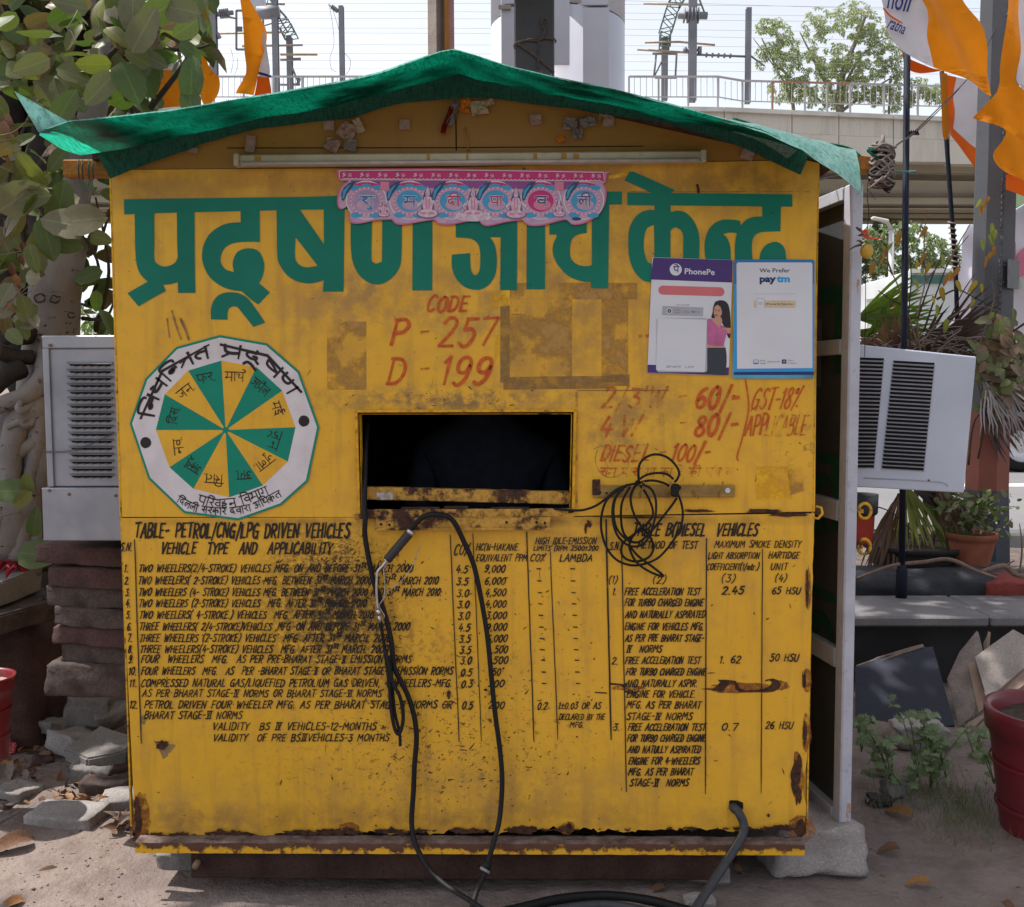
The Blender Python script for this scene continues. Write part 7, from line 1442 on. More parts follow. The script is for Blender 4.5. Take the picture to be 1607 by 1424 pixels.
for (x, y, s_, tx, tz, mi, Y) in ((70, 95, .15, 1, -.3, 6, .3), (15, 745, .0, 0, 0, 0, 0), (100, 170, .14, .4, .6, 1, .1), (10, 770, .17, -1, .05, 1, .45), (42, 760, .08, .1, 1, 3, .45), (33, 785, .09, -.7, -.6, 3, .42), (55, 820, .12, .2, 1, 1, .8), (60, 870, .18, 1, -.05, 7, .8), (100, 350, .16, -1, .25, 2, .1), (130, 345, .16, 1, .1, 2, .1), (75, 375, .14, .3, -1, 1, .1), (30, 310, .16, .9, .5, 2, .1), (48, 310, .13, 1, .1, 0, .1), (95, 320, .16, .3, 1, 1, .15), (245, 20, .14, -.8, -.5, 0, .2), (208, 22, .14, 0, -1, 2, .2), (285, 15, .13, .8, -.2, 2, .2), (225, 45, .16, .4, .6, 6, .15), (155, 140, .14, -.8, -.8, 6, .2), (205, 130, .15, .5, -1, 7, .2), (228, 120, .15, .35, -1, 7, .3), (300, 120, .14, .1, 1, 1, .1), (298, 155, .12, -.1, 1, 1, .1), (275, 30, .13, .9, -.5, 2, .25), (345, 38, .11, 1, .1, 4, .3), (340, 158, .10, 1, .1, 1, .2), (20, 230, .12, 0, -1, 8, .2), (170, 60, .11, .4, -.4, 8, .1), (15, 400, .14, -.3, -1, 2, .15)):
    if s_ and nleaf < 299: tip = Vector((tx, -.15, tz)).normalized(); p = at(x, y, Y); putleaf(LMESH[mi], p-tip*s_*.45, s_*.86, tip, (CAM-p).normalized()+rv(r_, .25)+Vector((0, 0, .2)), tree); nleaf += 1
# deeper leaves and the high crown outside the frame: too many to count
LG = [leafgeo(.6, .1, .15, 1, n=3), leafgeo(.55, .2, .3, 2, n=3)]
lv = Leaves(); r_ = random.Random(5)
for _ in range(2800):
    x, y = r_.uniform(-60, 210), r_.uniform(-60, 420)
    if (x > 128 and 205 < y) or (x > 150 and y > 150) or (y > 330 and x > 70): continue
    Y = r_.uniform(1.5, 3.2); p = at(x, y, Y); lv.add(LG[r_.randrange(2)], p, r_.uniform(.09, .15), rv(r_)+Vector((0, 0, -.5)), rv(r_)+Vector((0, -.3, .3)), r_.choice((0, 1, 0, 2)))
for _ in range(420):
    x, y = r_.uniform(-60, 330), r_.uniform(-80, 90); Y = r_.uniform(1.0, 2.4); p = at(x, y, Y); lv.add(LG[r_.randrange(2)], p, r_.uniform(.09, .14), rv(r_)+Vector((0, 0, -.5)), rv(r_)+Vector((0, -.3, .3)), r_.choice((0, 1, 0, 2)))
for _ in range(260):
    x, y = r_.uniform(-60, 60), r_.uniform(400, 560); Y = r_.uniform(1.6, 2.6); p = at(x, y, Y); lv.add(LG[r_.randrange(2)], p, r_.uniform(.09, .14), rv(r_)+Vector((0, 0, -.5)), rv(r_)+Vector((0, -.3, .3)), r_.choice((0, 1, 2)))
lv.build('inner_foliage', [LM[0], LM[1], LM[4]], tree)
HC, HS = math.cos(SUN_EL)/math.sin(SUN_EL), 1
SX, SY = math.sin(SUN_AZ)*HC, math.cos(SUN_AZ)*HC       # toward the sun, per metre of height
holes = [(gr(60, 1395), .27), (gr(230, 1400), .28), (gr(140, 1378), .17), (gr(95, 1275, .05), .11), (gr(185, 1268, .05), .10), (gr(220, 1300), .10), (gr(20, 1352), .08), (gr(8, 1100, .3), .12), (gr(0, 1420), .15), (gr(300, 1424), .12), (gr(60, 905, zA), .0), (gr(330, 1440), .12)]  # gaps cut in the unseen crown so sun patches reach these points
lv = Leaves()
for _ in range(5200):
    z = r_.uniform(3.3, 5.4); gx, gy = r_.uniform(-3.4, -.2), r_.uniform(-1.2, 2.6)
    if mnoise.noise(Vector((gx*1.7, gy*1.7, 3.3))) < -.34: continue
    bad = False
    for hp_, hr_ in holes:
        if (gx-hp_.x)**2+(gy-hp_.y)**2 < (hr_*(1+.35*mnoise.noise(Vector((gx*9, gy*9, 1)))))**2: bad = True; break
    if bad or gx > -.35 and r_.random() < .5: continue
    p = Vector((gx+SX*z, gy+SY*z, z)); d_ = p-CAM; f_ = d_.dot(_f)
    if f_ > 0 and abs(d_.dot(_u2)) < f_*.50 and abs(d_.dot(_r2)) < f_*.56: continue
    lv.add(LG[r_.randrange(2)], p, r_.uniform(.14, .24), rv(r_), rv(r_)+Vector((0, 0, .9)), r_.choice((0, 1)))
for _ in range(2300):
    z = r_.uniform(3.6, 5.2); gx, gy = r_.uniform(.9, 3.4), r_.uniform(.9, 2.9); p = Vector((gx+SX*z, gy+SY*z, z)); d_ = p-CAM; f_ = d_.dot(_f)
    if mnoise.noise(Vector((gx*2.6, gy*2.6, 7))) < -.22 or (gx-1.95)**2+(gy-.95)**2 < .05 or f_ > 0 and abs(d_.dot(_u2)) < f_*.50 and abs(d_.dot(_r2)) < f_*.56: continue
    lv.add(LG[r_.randrange(2)], p, r_.uniform(.12, .2), rv(r_), rv(r_)+Vector((0, 0, .9)), r_.choice((0, 1)))
lv.build('high_crown', [LM[0], LM[1]], tree)
for pts in ([Vector((-2.2, 2.1, 2.6)), Vector((-2.6, 1.9, 3.8)), Vector((-3.2, 1.4, 4.8))], [Vector((-1.9, 1.3, 3.2)), Vector((-2.6, .6, 4.2)), Vector((-3.6, 0, 4.9))], [Vector((-1.8, 1.4, 3.4)), Vector((-1.9, .4, 4.2)), Vector((-2.4, -.6, 4.6))]):
    b = MB(); b.tube(catmull(pts, 5), [.07-.004*i for i in range(len(catmull(pts, 5)))], 8); b.build('limb', BARKM, tree)
# dead twigs at the left edge
tw = empty('dry_twig', at(20, 430, .2), 0, 'bare dry twigs with shrivelled leaves before the trunk at the left edge', 'twig')
for l in ([(-10, 402, .2), (30, 395, .2), (62, 380, .2)], [(-10, 495, .2), (20, 470, .2), (44, 450, .2), (52, 438, .2)], [(0, 390, .25), (10, 360, .25), (16, 342, .25)], [(8, 365, .25), (6, 342, .25)], [(-10, 430, .2), (15, 422, .2), (40, 420, .2)], [(10, 475, .2), (36, 462, .2), (50, 458, .2)], [(30, 395, .2), (50, 392, .2), (72, 388, .2)], [(-10, 215, .1), (20, 208, .1), (40, 192, .1)], [(0, 224, .1), (22, 218, .1), (38, 224, .1)], [(20, 470, .2), (34, 452, .2), (36, 448, .2)], [(0, 812, .5), (30, 805, .5), (60, 812, .5)]):
    limb('twig', l, [.0022, .0016, .0008], TWG, tw, 5, 0)
DL = [leafmesh('dry_leaf', simple(nm_, c, .85, .15, vs=14, c2=tuple(x*.6 for x in c)), w_=.5, fold=.5, curl=.5, seed=30+i, n=7) for i, (nm_, c) in enumerate((('dry leaf tan', (.26, .155, .10)), ('dry leaf brown', (.15, .080, .050)), ('dry leaf orange', (.27, .13, .055)), ('dry leaf grey', (.20, .15, .13))))]
for (x, y, s_) in ((32, 400, .03), (17, 412, .04), (24, 430, .035), (15, 475, .03), (5, 190, .05), (12, 178, .04), (36, 238, .05), (5, 232, .04), (34, 380, .03)):
    putleaf(DL[r_.randrange(4)], at(x, y, .19), s_, Vector((.2, 0, -1)), Vector((r_.uniform(-.5, .5), -1, 0)), tw, 'dry_leaf')
b = MB(); b.tube([at(*p, .08) for p in ((122, 16), (115, 30), (105, 45), (112, 50), (116, 60), (121, 68))], .0012, 4); setp(b.build('string', simple('pale string', (.35, .33, .30), .8)), 'thin pale string caught on the big leaves left of the ridge', 'string')
# fallen leaves on the ground, each a thing
fg = 'dry leaves fallen on the ground'
fallen = [(70, 1372, .085, 1, 'curled dry leaf on the sunny ground at the lower left'), (268, 1296, .05, 0, 'small folded leaf beside the kerb block left of the ledge'), (185, 1298, .075, 0, 'tan leaf standing on edge by the lower left corner of the booth'), (160, 1308, .04, 2, 'small brown leaf left of the tan leaf by the booth corner'), (20, 1320, .12, 1, 'large brown leaf at the left edge in front of the slab'), (15, 1418, .07, 2, 'orange brown leaf at the bottom left corner'), (80, 1350, .03, 2, 'tiny leaf scrap on the ground below the paving block'), (128, 1225, .11, 1, 'brown curled leaf on the edge of the large flat slab'), (120, 1190, .0, 1, ''),
          (6, 1210, .13, 3, 'wide dusty leaf under the red flower at the left edge'), (30, 1216, .10, 3, 'dusty leaf beside the wide one on the slab'), (112, 1120, .13, 1, 'tall brown leaf standing between the concrete lumps'), (62, 1160, .10, 2, 'brown leaf lying between pot and tilted slab'), (100, 1180, .08, 1, 'dark leaf below the broken concrete'), (1443, 1382, .062, 2, 'orange brown curled leaf alone on the earth at the lower right'), (1397, 1330, .065, 1, 'broad brown leaf on the earth right of the pale stone'), (1412, 1272, .085, 2, 'crinkled brown leaf near the small grey stone'), (1385, 1375, .02, 1, 'leaf crumb left of the curled orange leaf'), (1380, 1212, .06, 1, 'brown leaf at the foot of the weeds'), (1348, 1296, .05, 2, 'leaf caught under the foot of the door post'),
          (1362, 1252, .035, 3, 'pale scrap leaf beside the door post'), (1583, 1421, .05, 1, 'dark leaf at the bottom right corner'), (1532, 1320, .02, 2, 'tiny leaf near the dark red pot'), (1500, 1255, .03, 3, 'small pale leaf in the grass by the dark red pot'), (1032, 1394, .05, 1, 'brown leaf in the shade by the pale brick'), (1040, 1410, .03, 2, 'orange leaf scrap by the pale brick'), (72, 938, .04, 2, 'dry leaf on the lower stone ledge'), (40, 1258, .02, 2, 'yellow leaf crumb on the large flat slab')]
for i, (x, y, s_, mi, lab) in enumerate(fallen):
    if not s_: continue
    z = .02
    if 'slab' in lab or 'ledge' in lab: z = .06
    if 'lower stone ledge' in lab: z = zB+.01
    if 'red flower' in lab: z = .07
    if 'standing between' in lab: z = .13
    p = gr(x, y, z); ang = r_.uniform(0, 6.28); tip = Vector((math.cos(ang), math.sin(ang)*.6, r_.uniform(.0, .25) if 'standing' not in lab else 1.2))
    o = putleaf(DL[mi], p-tip.normalized()*s_*.5+Vector((0, 0, s_*.03)), s_, tip, Vector((r_.uniform(-.3, .3), -.35, 1)) if 'standing' not in lab else Vector((.2, -1, .1)), None, 'fallen_leaf'); setp(o, lab, 'leaf', fg)
# litter of crumbs: uncountable
b = MB()
for _ in range(1500):
    side = r_.random() < .55
    x, y = (r_.uniform(-1.7, -.7), r_.uniform(-.3, .9)) if side else (r_.uniform(-1.5, 2.2), r_.uniform(-.4, 1.5))
    if abs(x) < .9 and y > -.02 and r_.random() < .9: continue
    s_ = r_.uniform(.0012, .0045)*(1.8 if r_.random() < .08 else 1); b.box((x, y, gz(x, y)+.004+s_*.3), (s_*r_.uniform(1, 3), s_, s_*.5), Matrix.Rotation(r_.uniform(0, 3), 3, 'Z'), mi=r_.randrange(3))
setp(b.build('ground_litter', None, mats=[simple('crumb brown', (.13, .075, .05), .9), simple('crumb grey', (.20, .18, .17), .9), simple('crumb tan', (.24, .17, .12), .9)]), 'crumbs of bark leaves and grit strewn over the earth', 'litter', kind='stuff')
# heaped litter beside the left rubble and under the corner of the booth
lv = Leaves(); GG = [leafgeo(.5, .5, .5, 50, n=3), leafgeo(.5, .3, .8, 51, n=3)]
for _ in range(430):
    q_ = r_.random()
    x, y = (r_.gauss(120, 34), r_.gauss(1252, 9)) if q_ < .3 else ((r_.gauss(60, 45), r_.gauss(1190, 16)) if q_ < .6 else ((r_.gauss(110, 40), r_.gauss(1120, 30)) if q_ < .8 else (r_.gauss(215, 20), r_.gauss(1292, 6))))
    p = gr(x, y, .03+r_.random()*.03); lv.add(GG[r_.randrange(2)], p, r_.uniform(.015, .05), rv(r_)*Vector((1, 1, 1)).length, rv(r_)+Vector((0, -.5, 1)), r_.randrange(4))
setp(lv.build('leaf_litter', [m.materials[0] for m in DL], None), 'heap of small broken leaves between the paving blocks at the left', 'leaf litter')
# red petals and flower at left
RP = simple('red petal', (.36, .012, .03), .5, .3, vs=60, c2=(.20, .01, .015)); WP = simple('white dot', (.7, .6, .62), .6)
fw = empty('red_flower', gr(12, 1178, .08), 0, 'dark red flower with white tips lying under the bright red pot', 'flower'); c_ = at(10, 1172, gr(12, 1185, .05).y)
for i in range(22):
    a_ = R(i*16.4+r_.uniform(-5, 5)); L_ = .042*r_.uniform(.8, 1.1); tip = Vector((math.cos(a_), -.25, math.sin(a_)*.75)); putleaf(bpy.data.meshes.get('petal') or leafmesh('petal', RP, w_=.34, fold=.1, curl=.1, seed=3), c_, L_, tip, Vector((0, -1, .3)), fw, 'petal')
    b = MB(); b.lathe([(.0001, 0), (.0018, .0016), (.0001, .0032)], c_+tip.normalized()*L_*.85+Vector((0, -.008, 0)), 6); b.build('petal_tip', WP, fw)
lv = Leaves()
for _ in range(90): p = gr(r_.uniform(-10, 34), r_.uniform(868, 892), zA+r_.uniform(.0, .05)); lv.add(GG[0], p, r_.uniform(.02, .045), rv(r_), rv(r_)+Vector((0, -.5, .6)), 0)
setp(lv.build('red_petals', [RP], None), 'heap of wet red petals on the upper stone ledge at the left edge', 'petals')
# weeds at right
WM = [leafmat('weed leaf', (.13, .185, .09), .3), leafmat('pale weed leaf', (.20, .27, .145), .35)]
def lobed(seed):
    r2 = random.Random(seed); V = []; F = []; V.append((0, 0, 0))
    out_ = [(.05, 0), (.30, .12), (.20, .28), (.46, .42), (.26, .50), (.40, .74), (.18, .74), (0, 1.0)]
    L_ = [(x*r2.uniform(.85, 1.1), y, .06*abs(x)+r2.uniform(-.02, .02)-.25*y*y) for x, y in out_]; Rr = [(-x*r2.uniform(.85, 1.1), y, .06*abs(x)-.25*y*y) for x, y in out_[:-1]]
    mid = [(0, y, -.25*y*y) for _, y in out_]; V = L_+mid+Rr; n = len(out_)
    for i in range(n-1):
        F.append((n+i, i, i+1, n+i+1))
        if i < n-2: F.append((2*n+i, n+i, n+i+1, 2*n+i+1))
        else: F.append((2*n+i, n+i, n+i+1))
    return V, F
LOB = []
for s_ in range(4):
    V, F = lobed(s_); me = bpy.data.meshes.new('weed_leaf'); me.from_pydata(V, [], F); me.materials.append(WM[s_ % 2]); me.polygons.foreach_set('use_smooth', [True]*len(F)); LOB.append(me)
wl = 0; grp_w = 'lobed weeds growing right of the door'
wdesc = ['low weed against the door post, leftmost of the lobed weeds', 'weed in front of the left half of the black granite', 'tall weed sprig rising highest before the black granite', 'pale sunlit weed before the right end of the granite', 'sunlit weed between granite and broken tiles', 'weed hugging the left side of the dark red pot', 'bushy dark weed in the middle of the weed patch', 'low spreading weed nearest the camera in the patch']
for wi, (x, y, ytop, n, spread) in enumerate(((1352, 1180, 1090, 26, 22), (1400, 1235, 1100, 40, 40), (1440, 1220, 1045, 30, 34), (1485, 1220, 1100, 36, 36), (1530, 1190, 1120, 28, 34), (1560, 1230, 1150, 22, 26), (1460, 1235, 1130, 42, 60), (1420, 1240, 1180, 26, 60))):
    base = gr(x, y, .03); wd = empty('weed', base, 0, wdesc[wi], 'weed', grp_w); Yw = base.y
    for s_ in range(4 if n > 30 else 3):
        tx = x+r_.uniform(-spread, spread)*1.7; P_ = catmull([base, at(lerp(x, tx, .4), lerp(y, ytop, .5), Yw-.02*s_), at(tx, ytop+r_.uniform(0, (y-ytop)*.75), Yw-.05+.05*s_)], 5); b = MB(); b.tube(P_, [.0026*(1-.7*i/len(P_)) for i in range(len(P_))], 5); b.build('stem', WM[0], wd)
        for j in range(n//3):
            if wl > 292: break
            t = r_.uniform(.15, 1); p = P_[int(t*(len(P_)-1))]; tip = Vector((r_.uniform(-1, 1), r_.uniform(-.9, .5), r_.uniform(-.15, .6))); putleaf(LOB[r_.randrange(4)], p, r_.uniform(.018, .048), tip, Vector((r_.uniform(-.4, .4), -.6, 1)), wd, 'leaf'); wl += 1
# grass tufts
b = MB()
for _ in range(900):
    x, y = (r_.gauss(1520, 40), r_.gauss(1290, 26)) if r_.random() < .6 else (r_.gauss(1450, 50), r_.gauss(1255, 16))
    if x < 1345: continue
    p = gr(x, y, .0); h_ = r_.uniform(.012, .05); d_ = rv(r_, .03); a_ = p+Vector((.0012, 0, .01)); b.add([p+Vector((-.0011, 0, .012)), p+Vector((.0011, 0, .012)), p+d_+Vector((0, 0, .012+h_))], [(0, 1, 2)])
setp(b.build('grass', leafmat('grass blade', (.12, .15, .07), .3)), 'short dry green grass round the foot of the dark red pot', 'grass', kind='stuff')
# potted palm, bush and shrub behind the cooler
PG = [leafmat('palm green', (.09, .14, .02), .4), leafmat('palm dry', (.10, .055, .04), .25), leafmat('palm yellow green', (.15, .17, .03), .4), leafmat('palm dark dry', (.045, .03, .028), .2)]
pal = empty('fan_palm', at(1440, 870, 2.6), 0, 'fan palm with green and dried brown fronds growing from the black planter bowl', 'palm')
def frond(cx_, cy_, Y, ang, spread, L_, n, m, droop=.25, name='frond', par=pal, wpx=3.2):
    c = at(cx_, cy_, Y); b = MB()
    for i in range(n):
        a_ = R(ang-spread/2+spread*i/(n-1)+r_.uniform(-2, 2)); ln = L_*r_.uniform(.8, 1.05); P_ = []
        for j in range(6): t = j/5; P_.append(c+Vector((math.cos(a_)*ln*t, r_.uniform(-.02, .02)-.08*t, math.sin(a_)*ln*t-droop*ln*t*t*(1 if j else 0))))
        sd = Vector((-math.sin(a_), 0, math.cos(a_)))*.5*wpx*.0033
        n0 = len(b.V); b.V += [P_[j]+sd*s_*(.5+1.1*math.sin(math.pi*min(1, (j/5)*.8+.15))) if j < 5 else P_[j] for j in range(6) for s_ in (-1, 1)]
        F_ = [(n0+2*j, n0+2*j+1, n0+2*j+3, n0+2*j+2) for j in range(5)]; b.F += F_; b.M += [0]*5; b.S += [True]*5
    return b.build(name, m, par)
for a_ in ((1345, 500, 2.6, 15, 70, .42, 16, 0), (1350, 540, 2.6, 30, 60, .46, 16, 0), (1340, 520, 2.7, -12, 40, .50, 12, 2), (1400, 560, 2.6, 60, 110, .22, 16, 1), (1440, 556, 2.5, 30, 80, .36, 16, 3), (1470, 560, 2.6, 25, 60, .30, 14, 1), (1455, 560, 2.55, 48, 26, .50, 8, 3), (1500, 520, 2.8, 10, 60, .26, 12, 1), (1405, 556, 2.4, 120, 80, .24, 12, 1), (1380, 570, 2.45, 80, 120, .18, 14, 1), (1520, 560, 2.5, -20, 90, .26, 14, 1), (1535, 640, 2.7, -35, 70, .28, 12, 3),
           (1420, 760, 2.5, -75, 60, .28, 14, 2), (1412, 775, 2.5, -110, 40, .40, 12, 1), (1450, 790, 2.55, -45, 40, .30, 12, 0), (1470, 765, 2.5, -60, 60, .24, 12, 1), (1430, 765, 2.6, -20, 40, .40, 12, 3)): frond(*a_[:7], PG[a_[7]], .12 if a_[3] > 0 else .3)
for pts in ([(1433, 868, 2.6), (1437, 800, 2.6), (1440, 700, 2.6), (1445, 600, 2.6)], [(1448, 868, 2.62), (1452, 810, 2.6), (1450, 760, 2.6)], [(1420, 866, 2.6), (1425, 820, 2.6)], [(1462, 866, 2.55), (1466, 835, 2.55), (1478, 850, 2.5)]): limb('stem', pts, [.017, .014, .012, .01], simple('palm stem', (.16, .12, .10), .9, vs=30, bump=.5), pal, 8, .2)
b = MB()
for _ in range(60):
    x, y = r_.uniform(1360, 1520), r_.uniform(525, 565); p = at(x, y, 2.4); b.tube(catmull([p, p+Vector((r_.uniform(-.06, .06), -.03, r_.uniform(0, .06))), p+Vector((r_.uniform(-.14, .14), -.06, r_.uniform(-.06, .03)))], 3), .0022, 4)
setp(b.build('dead_strand', simple('grey strand', (.26, .21, .20), .9), pal), kind='stuff')
# bare twiggy shrub with yellow leaves
tg = empty('twiggy_shrub', at(1450, 560, 2.3), 0, 'nearly bare twiggy shrub with scattered yellow leaves between the flag poles', 'shrub'); YL = [leafmesh('leaf', leafmat('yellow ochre leaf', (.30, .21, .035), .4), w_=.42, fold=.1, curl=.35, seed=71, tip=.3), leafmesh('leaf', leafmat('orange brown leaf', (.28, .13, .04), .35), w_=.4, fold=.2, curl=.4, seed=72, tip=.3), leafmesh('leaf', leafmat('yellow green leaf', (.20, .21, .05), .4), w_=.45, fold=.1, curl=.3, seed=73, tip=.3)]
ends = []
for l in ([(1445, 560), (1440, 500), (1452, 440), (1450, 380), (1455, 330)], [(1440, 540), (1420, 480), (1400, 430), (1370, 408)], [(1450, 520), (1470, 460), (1490, 410), (1520, 370)], [(1455, 560), (1490, 500), (1510, 460), (1530, 430)], [(1440, 500), (1465, 430), (1480, 400)], [(1430, 560), (1426, 500), (1430, 440), (1428, 400)], [(1470, 470), (1500, 455), (1525, 465), (1550, 478)], [(1490, 500), (1530, 480), (1570, 490)], [(1465, 560), (1500, 530), (1540, 540), (1570, 545)], [(1445, 545), (1470, 510), (1520, 500)], [(1452, 440), (1470, 420), (1478, 395)], [(1400, 430), (1392, 400), (1402, 380)], [(1490, 410), (1500, 390), (1524, 350)], [(1420, 480), (1398, 470), (1378, 456)], [(1530, 560), (1545, 520), (1560, 470), (1556, 440)], [(1535, 720), (1545, 660), (1535, 600)], [(1520, 730), (1530, 660), (1560, 640)]):
    limb('twig', [(a_, c_, 2.3) for a_, c_ in l], [.006, .004, .003, .0018], TWD if r_.random() < .5 else TWG, tg, 5, 0); ends += [(a_, c_) for a_, c_ in l[1:]]
lk = [(1372, 410), (1385, 385), (1400, 382), (1412, 362), (1447, 420), (1452, 396), (1460, 412), (1478, 398), (1486, 432), (1492, 425), (1477, 450), (1463, 464), (1470, 478), (1486, 500), (1500, 440), (1455, 355), (1540, 312), (1546, 320), (1552, 308), (1538, 322), (1557, 350), (1562, 360), (1552, 368), (1560, 385), (1540, 376), (1548, 402), (1556, 395), (1533, 440), (1540, 445), (1530, 470), (1560, 490), (1565, 500), (1388, 392), (1440, 410), (1434, 438), (1506, 420)]
for (x, y) in lk: putleaf(YL[r_.randrange(3)], at(x, y, 2.28), r_.uniform(.04, .075), Vector((r_.uniform(-.8, .8), -.1, -1)), Vector((r_.uniform(-.6, .6), -1, .2)), tg)
# olive leaved shrub at the right edge
sh_ = empty('round_leaved_shrub', at(1580, 640, 2.2), 0, 'shrub with round olive and pinkish leaves overhanging at the right edge', 'shrub')
for l in ([(1625, 560, 2.1), (1580, 540, 2.1), (1550, 530, 2.1)], [(1630, 600, 2.1), (1590, 590, 2.1), (1550, 600, 2.1)], [(1625, 640, 2.1), (1580, 620, 2.1), (1540, 640, 2.1)], [(1620, 500, 2.1), (1590, 520, 2.1)], [(1630, 620, 2.1), (1600, 560, 2.1), (1580, 500, 2.1)]): limb('branch', l, [.008, .006, .004], TWD, sh_, 6, 0)
for _ in range(120):
    x, y = r_.gauss(1575, 26), r_.gauss(575, 38)
    if x < 1530 or y < 476: continue
    putleaf(LMESH[r_.choice((2, 8, 5, 6, 0, 4))], at(x, y, r_.uniform(2.0, 2.25)), r_.uniform(.05, .085), Vector((r_.uniform(-1, .6), -.1, r_.uniform(-.6, 1))), Vector((r_.uniform(-.6, .6), -1, .4)), sh_)
frond(1570, 600, 2.1, -50, 90, .26, 18, simple('silver dry blade', (.24, .20, .20), .8), .3, par=sh_, wpx=1.8); frond(1545, 600, 2.1, -75, 60, .2, 10, simple('silver dry blade b', (.30, .27, .28), .8), .3, par=sh_, wpx=1.6)
# leafy bush in the terracotta pot
bu = empty('leafy_bush', at(1525, 836, 2.45), 0, 'small leafy bush in the terracotta pot below the cooler', 'bush')
for _ in range(14): a_ = r_.uniform(-.5, .5); limb('stem', [(1522, 832, 2.45), (1522+a_*80, 800, 2.4), (1522+a_*170, 775+abs(a_)*60+r_.uniform(-12, 14), 2.35)], [.004, .003, .002], WM[0], bu, 5, 0)
for _ in range(230):
    x, y = r_.gauss(1525, 32), r_.gauss(800, 20)
    if y < 770-abs(x-1525)*.1 or not 1470 < x < 1600: continue
    putleaf(LMESH[r_.choice((1, 2, 6, 0, 7))] if False else LMESH[r_.choice((1, 1, 2, 6))], at(x, y, r_.uniform(2.25, 2.55)), r_.uniform(.030, .055), rv(r_)+Vector((0, 0, .3)), rv(r_)+Vector((0, -.4, .6)), bu)
limb_ = empty('fallen_branch', at(1480, 890, 2.1), 0, 'long bare branch lying over the black planting bed rim', 'branch')
limb('wood', [(1345, 908, 2.1), (1400, 888, 2.05), (1450, 882, 2.05), (1490, 878, 2.0), (1530, 895, 2.0), (1566, 908, 1.95)], [.006, .009, .010, .009, .006], TWG, limb_, 8, .3); limb('wood', [(1540, 897, 2.0), (1575, 888, 2.0), (1590, 900, 2.0), (1607, 905, 2.0), (1625, 900, 2.0)], [.010, .014, .010, .006], TWG, limb_, 8, .3); limb('wood', [(1577, 888, 2.0), (1592, 880, 2.0)], [.006, .003], TWG, limb_, 5, 0); limb('wood', [(1600, 900, 2.1), (1604, 860, 2.1), (1600, 822, 2.1)], [.005, .004, .002], TWG, limb_, 5, 0); limb('wood', [(1372, 794, 2.4), (1400, 805, 2.4), (1430, 832, 2.4)], [.004, .003, .003], TWD, limb_, 5, 0)
# trees beyond
def fartree(name, trunk_px, Y, blobs, n, ls, mats, label, cat='tree', limbs=(), grp=None):
    t = empty(name, at(trunk_px[0], trunk_px[1], Y), 0, label, cat, grp); lv = Leaves(); d_ = (Y-CAM.y)/FPX; g = leafgeo(.34, .1, .3, 5, n=2)
    tot = sum(b_[2]*b_[3] for b_ in blobs)
    for bx, by, bw, bh in blobs:
        for _ in range(int(n*bw*bh/tot)):
            a_ = r_.uniform(0, 6.283); q_ = r_.random()**.55; x, y = bx+math.cos(a_)*bw*q_, by+math.sin(a_)*bh*q_
            cl = mnoise.noise(Vector((x*.075, y*.075, Y)))+.5*mnoise.noise(Vector((x*.2, y*.2, Y)))
            if cl < -.14+.3*(q_-.6): continue
            p = at(x, y, Y+r_.uniform(-1, 1)*bw*d_*.8); lv.add(g, p, ls*r_.uniform(.6, 1.3), Vector((r_.uniform(-.8, .8), r_.uniform(-.6, .6), -1+r_.uniform(-.2, .9))), rv(r_), r_.randrange(len(mats)))
    lv.build('crown', mats, t)
    for pts, ra in limbs: limb('trunk' if ra > .12 else 'limb', [(a_, c_, Y) for a_, c_ in pts], [ra, ra*.7, ra*.4, ra*.25], simple('far hazy bark', (.26, .245, .225), .9) if 'far hazy bark' not in bpy.data.materials else bpy.data.materials['far hazy bark'], t, 7, .1)  # bark lightened as well, haze in its colour
    return t
FM = [leafmat('far hazy pale leaf', (.27, .30, .20), .4), leafmat('far hazy olive leaf', (.20, .235, .14), .4), leafmat('far green leaf', (.075, .11, .042), .3)]  # distance haze put into the two paler leaf tones
fartree('eucalyptus_tree', (1320, 640), 60, [(1220, 60, 24, 34), (1250, 95, 40, 34), (1240, 140, 36, 26), (1285, 40, 26, 30), (1340, 30, 36, 30), (1370, 60, 34, 36), (1310, 100, 44, 34), (1350, 120, 50, 40), (1300, 150, 56, 22), (1400, 150, 40, 26), (1440, 140, 26, 20), (1400, 100, 24, 30), (1200, 40, 14, 14), (1465, 145, 16, 22), (1195, 90, 10, 20)], 38000, .19, FM[:2], 'tall airy eucalyptus tree beyond the railing on the viaduct', limbs=(([(1320, 620), (1318, 200), (1322, 120), (1345, 60), (1360, 20)], .35), ([(1320, 170), (1290, 120), (1270, 80), (1255, 50)], .14), ([(1318, 150), (1350, 90), (1390, 60)], .12), ([(1240, 560), (1245, 170), (1215, 100), (1195, 60)], .16), ([(1245, 165), (1225, 120), (1182, 60)], .10), ([(1320, 175), (1370, 140), (1420, 110)], .12), ([(1300, 170), (1265, 140), (1240, 120)], .10), ([(1390, 600), (1395, 170), (1400, 130)], .14)))
fartree('street_tree', (1455, 640), 36, [(1450, 400, 44, 36), (1400, 420, 34, 40), (1490, 410, 30, 34), (1440, 450, 50, 30), (1380, 380, 26, 30), (1425, 365, 30, 20)], 13000, .17, [FM[1], FM[2], FM[0]], 'bushy green street tree seen under the viaduct', limbs=(([(1450, 640), (1450, 480), (1448, 430), (1450, 390)], .18),))
fartree('street_tree', (1370, 640), 44, [(1375, 390, 30, 40), (1350, 420, 30, 40), (1390, 360, 24, 20)], 6000, .19, [FM[2], FM[1]], 'darker tree left of the bushy one under the viaduct', limbs=(([(1370, 640), (1370, 470), (1372, 420), (1374, 390)], .15),))
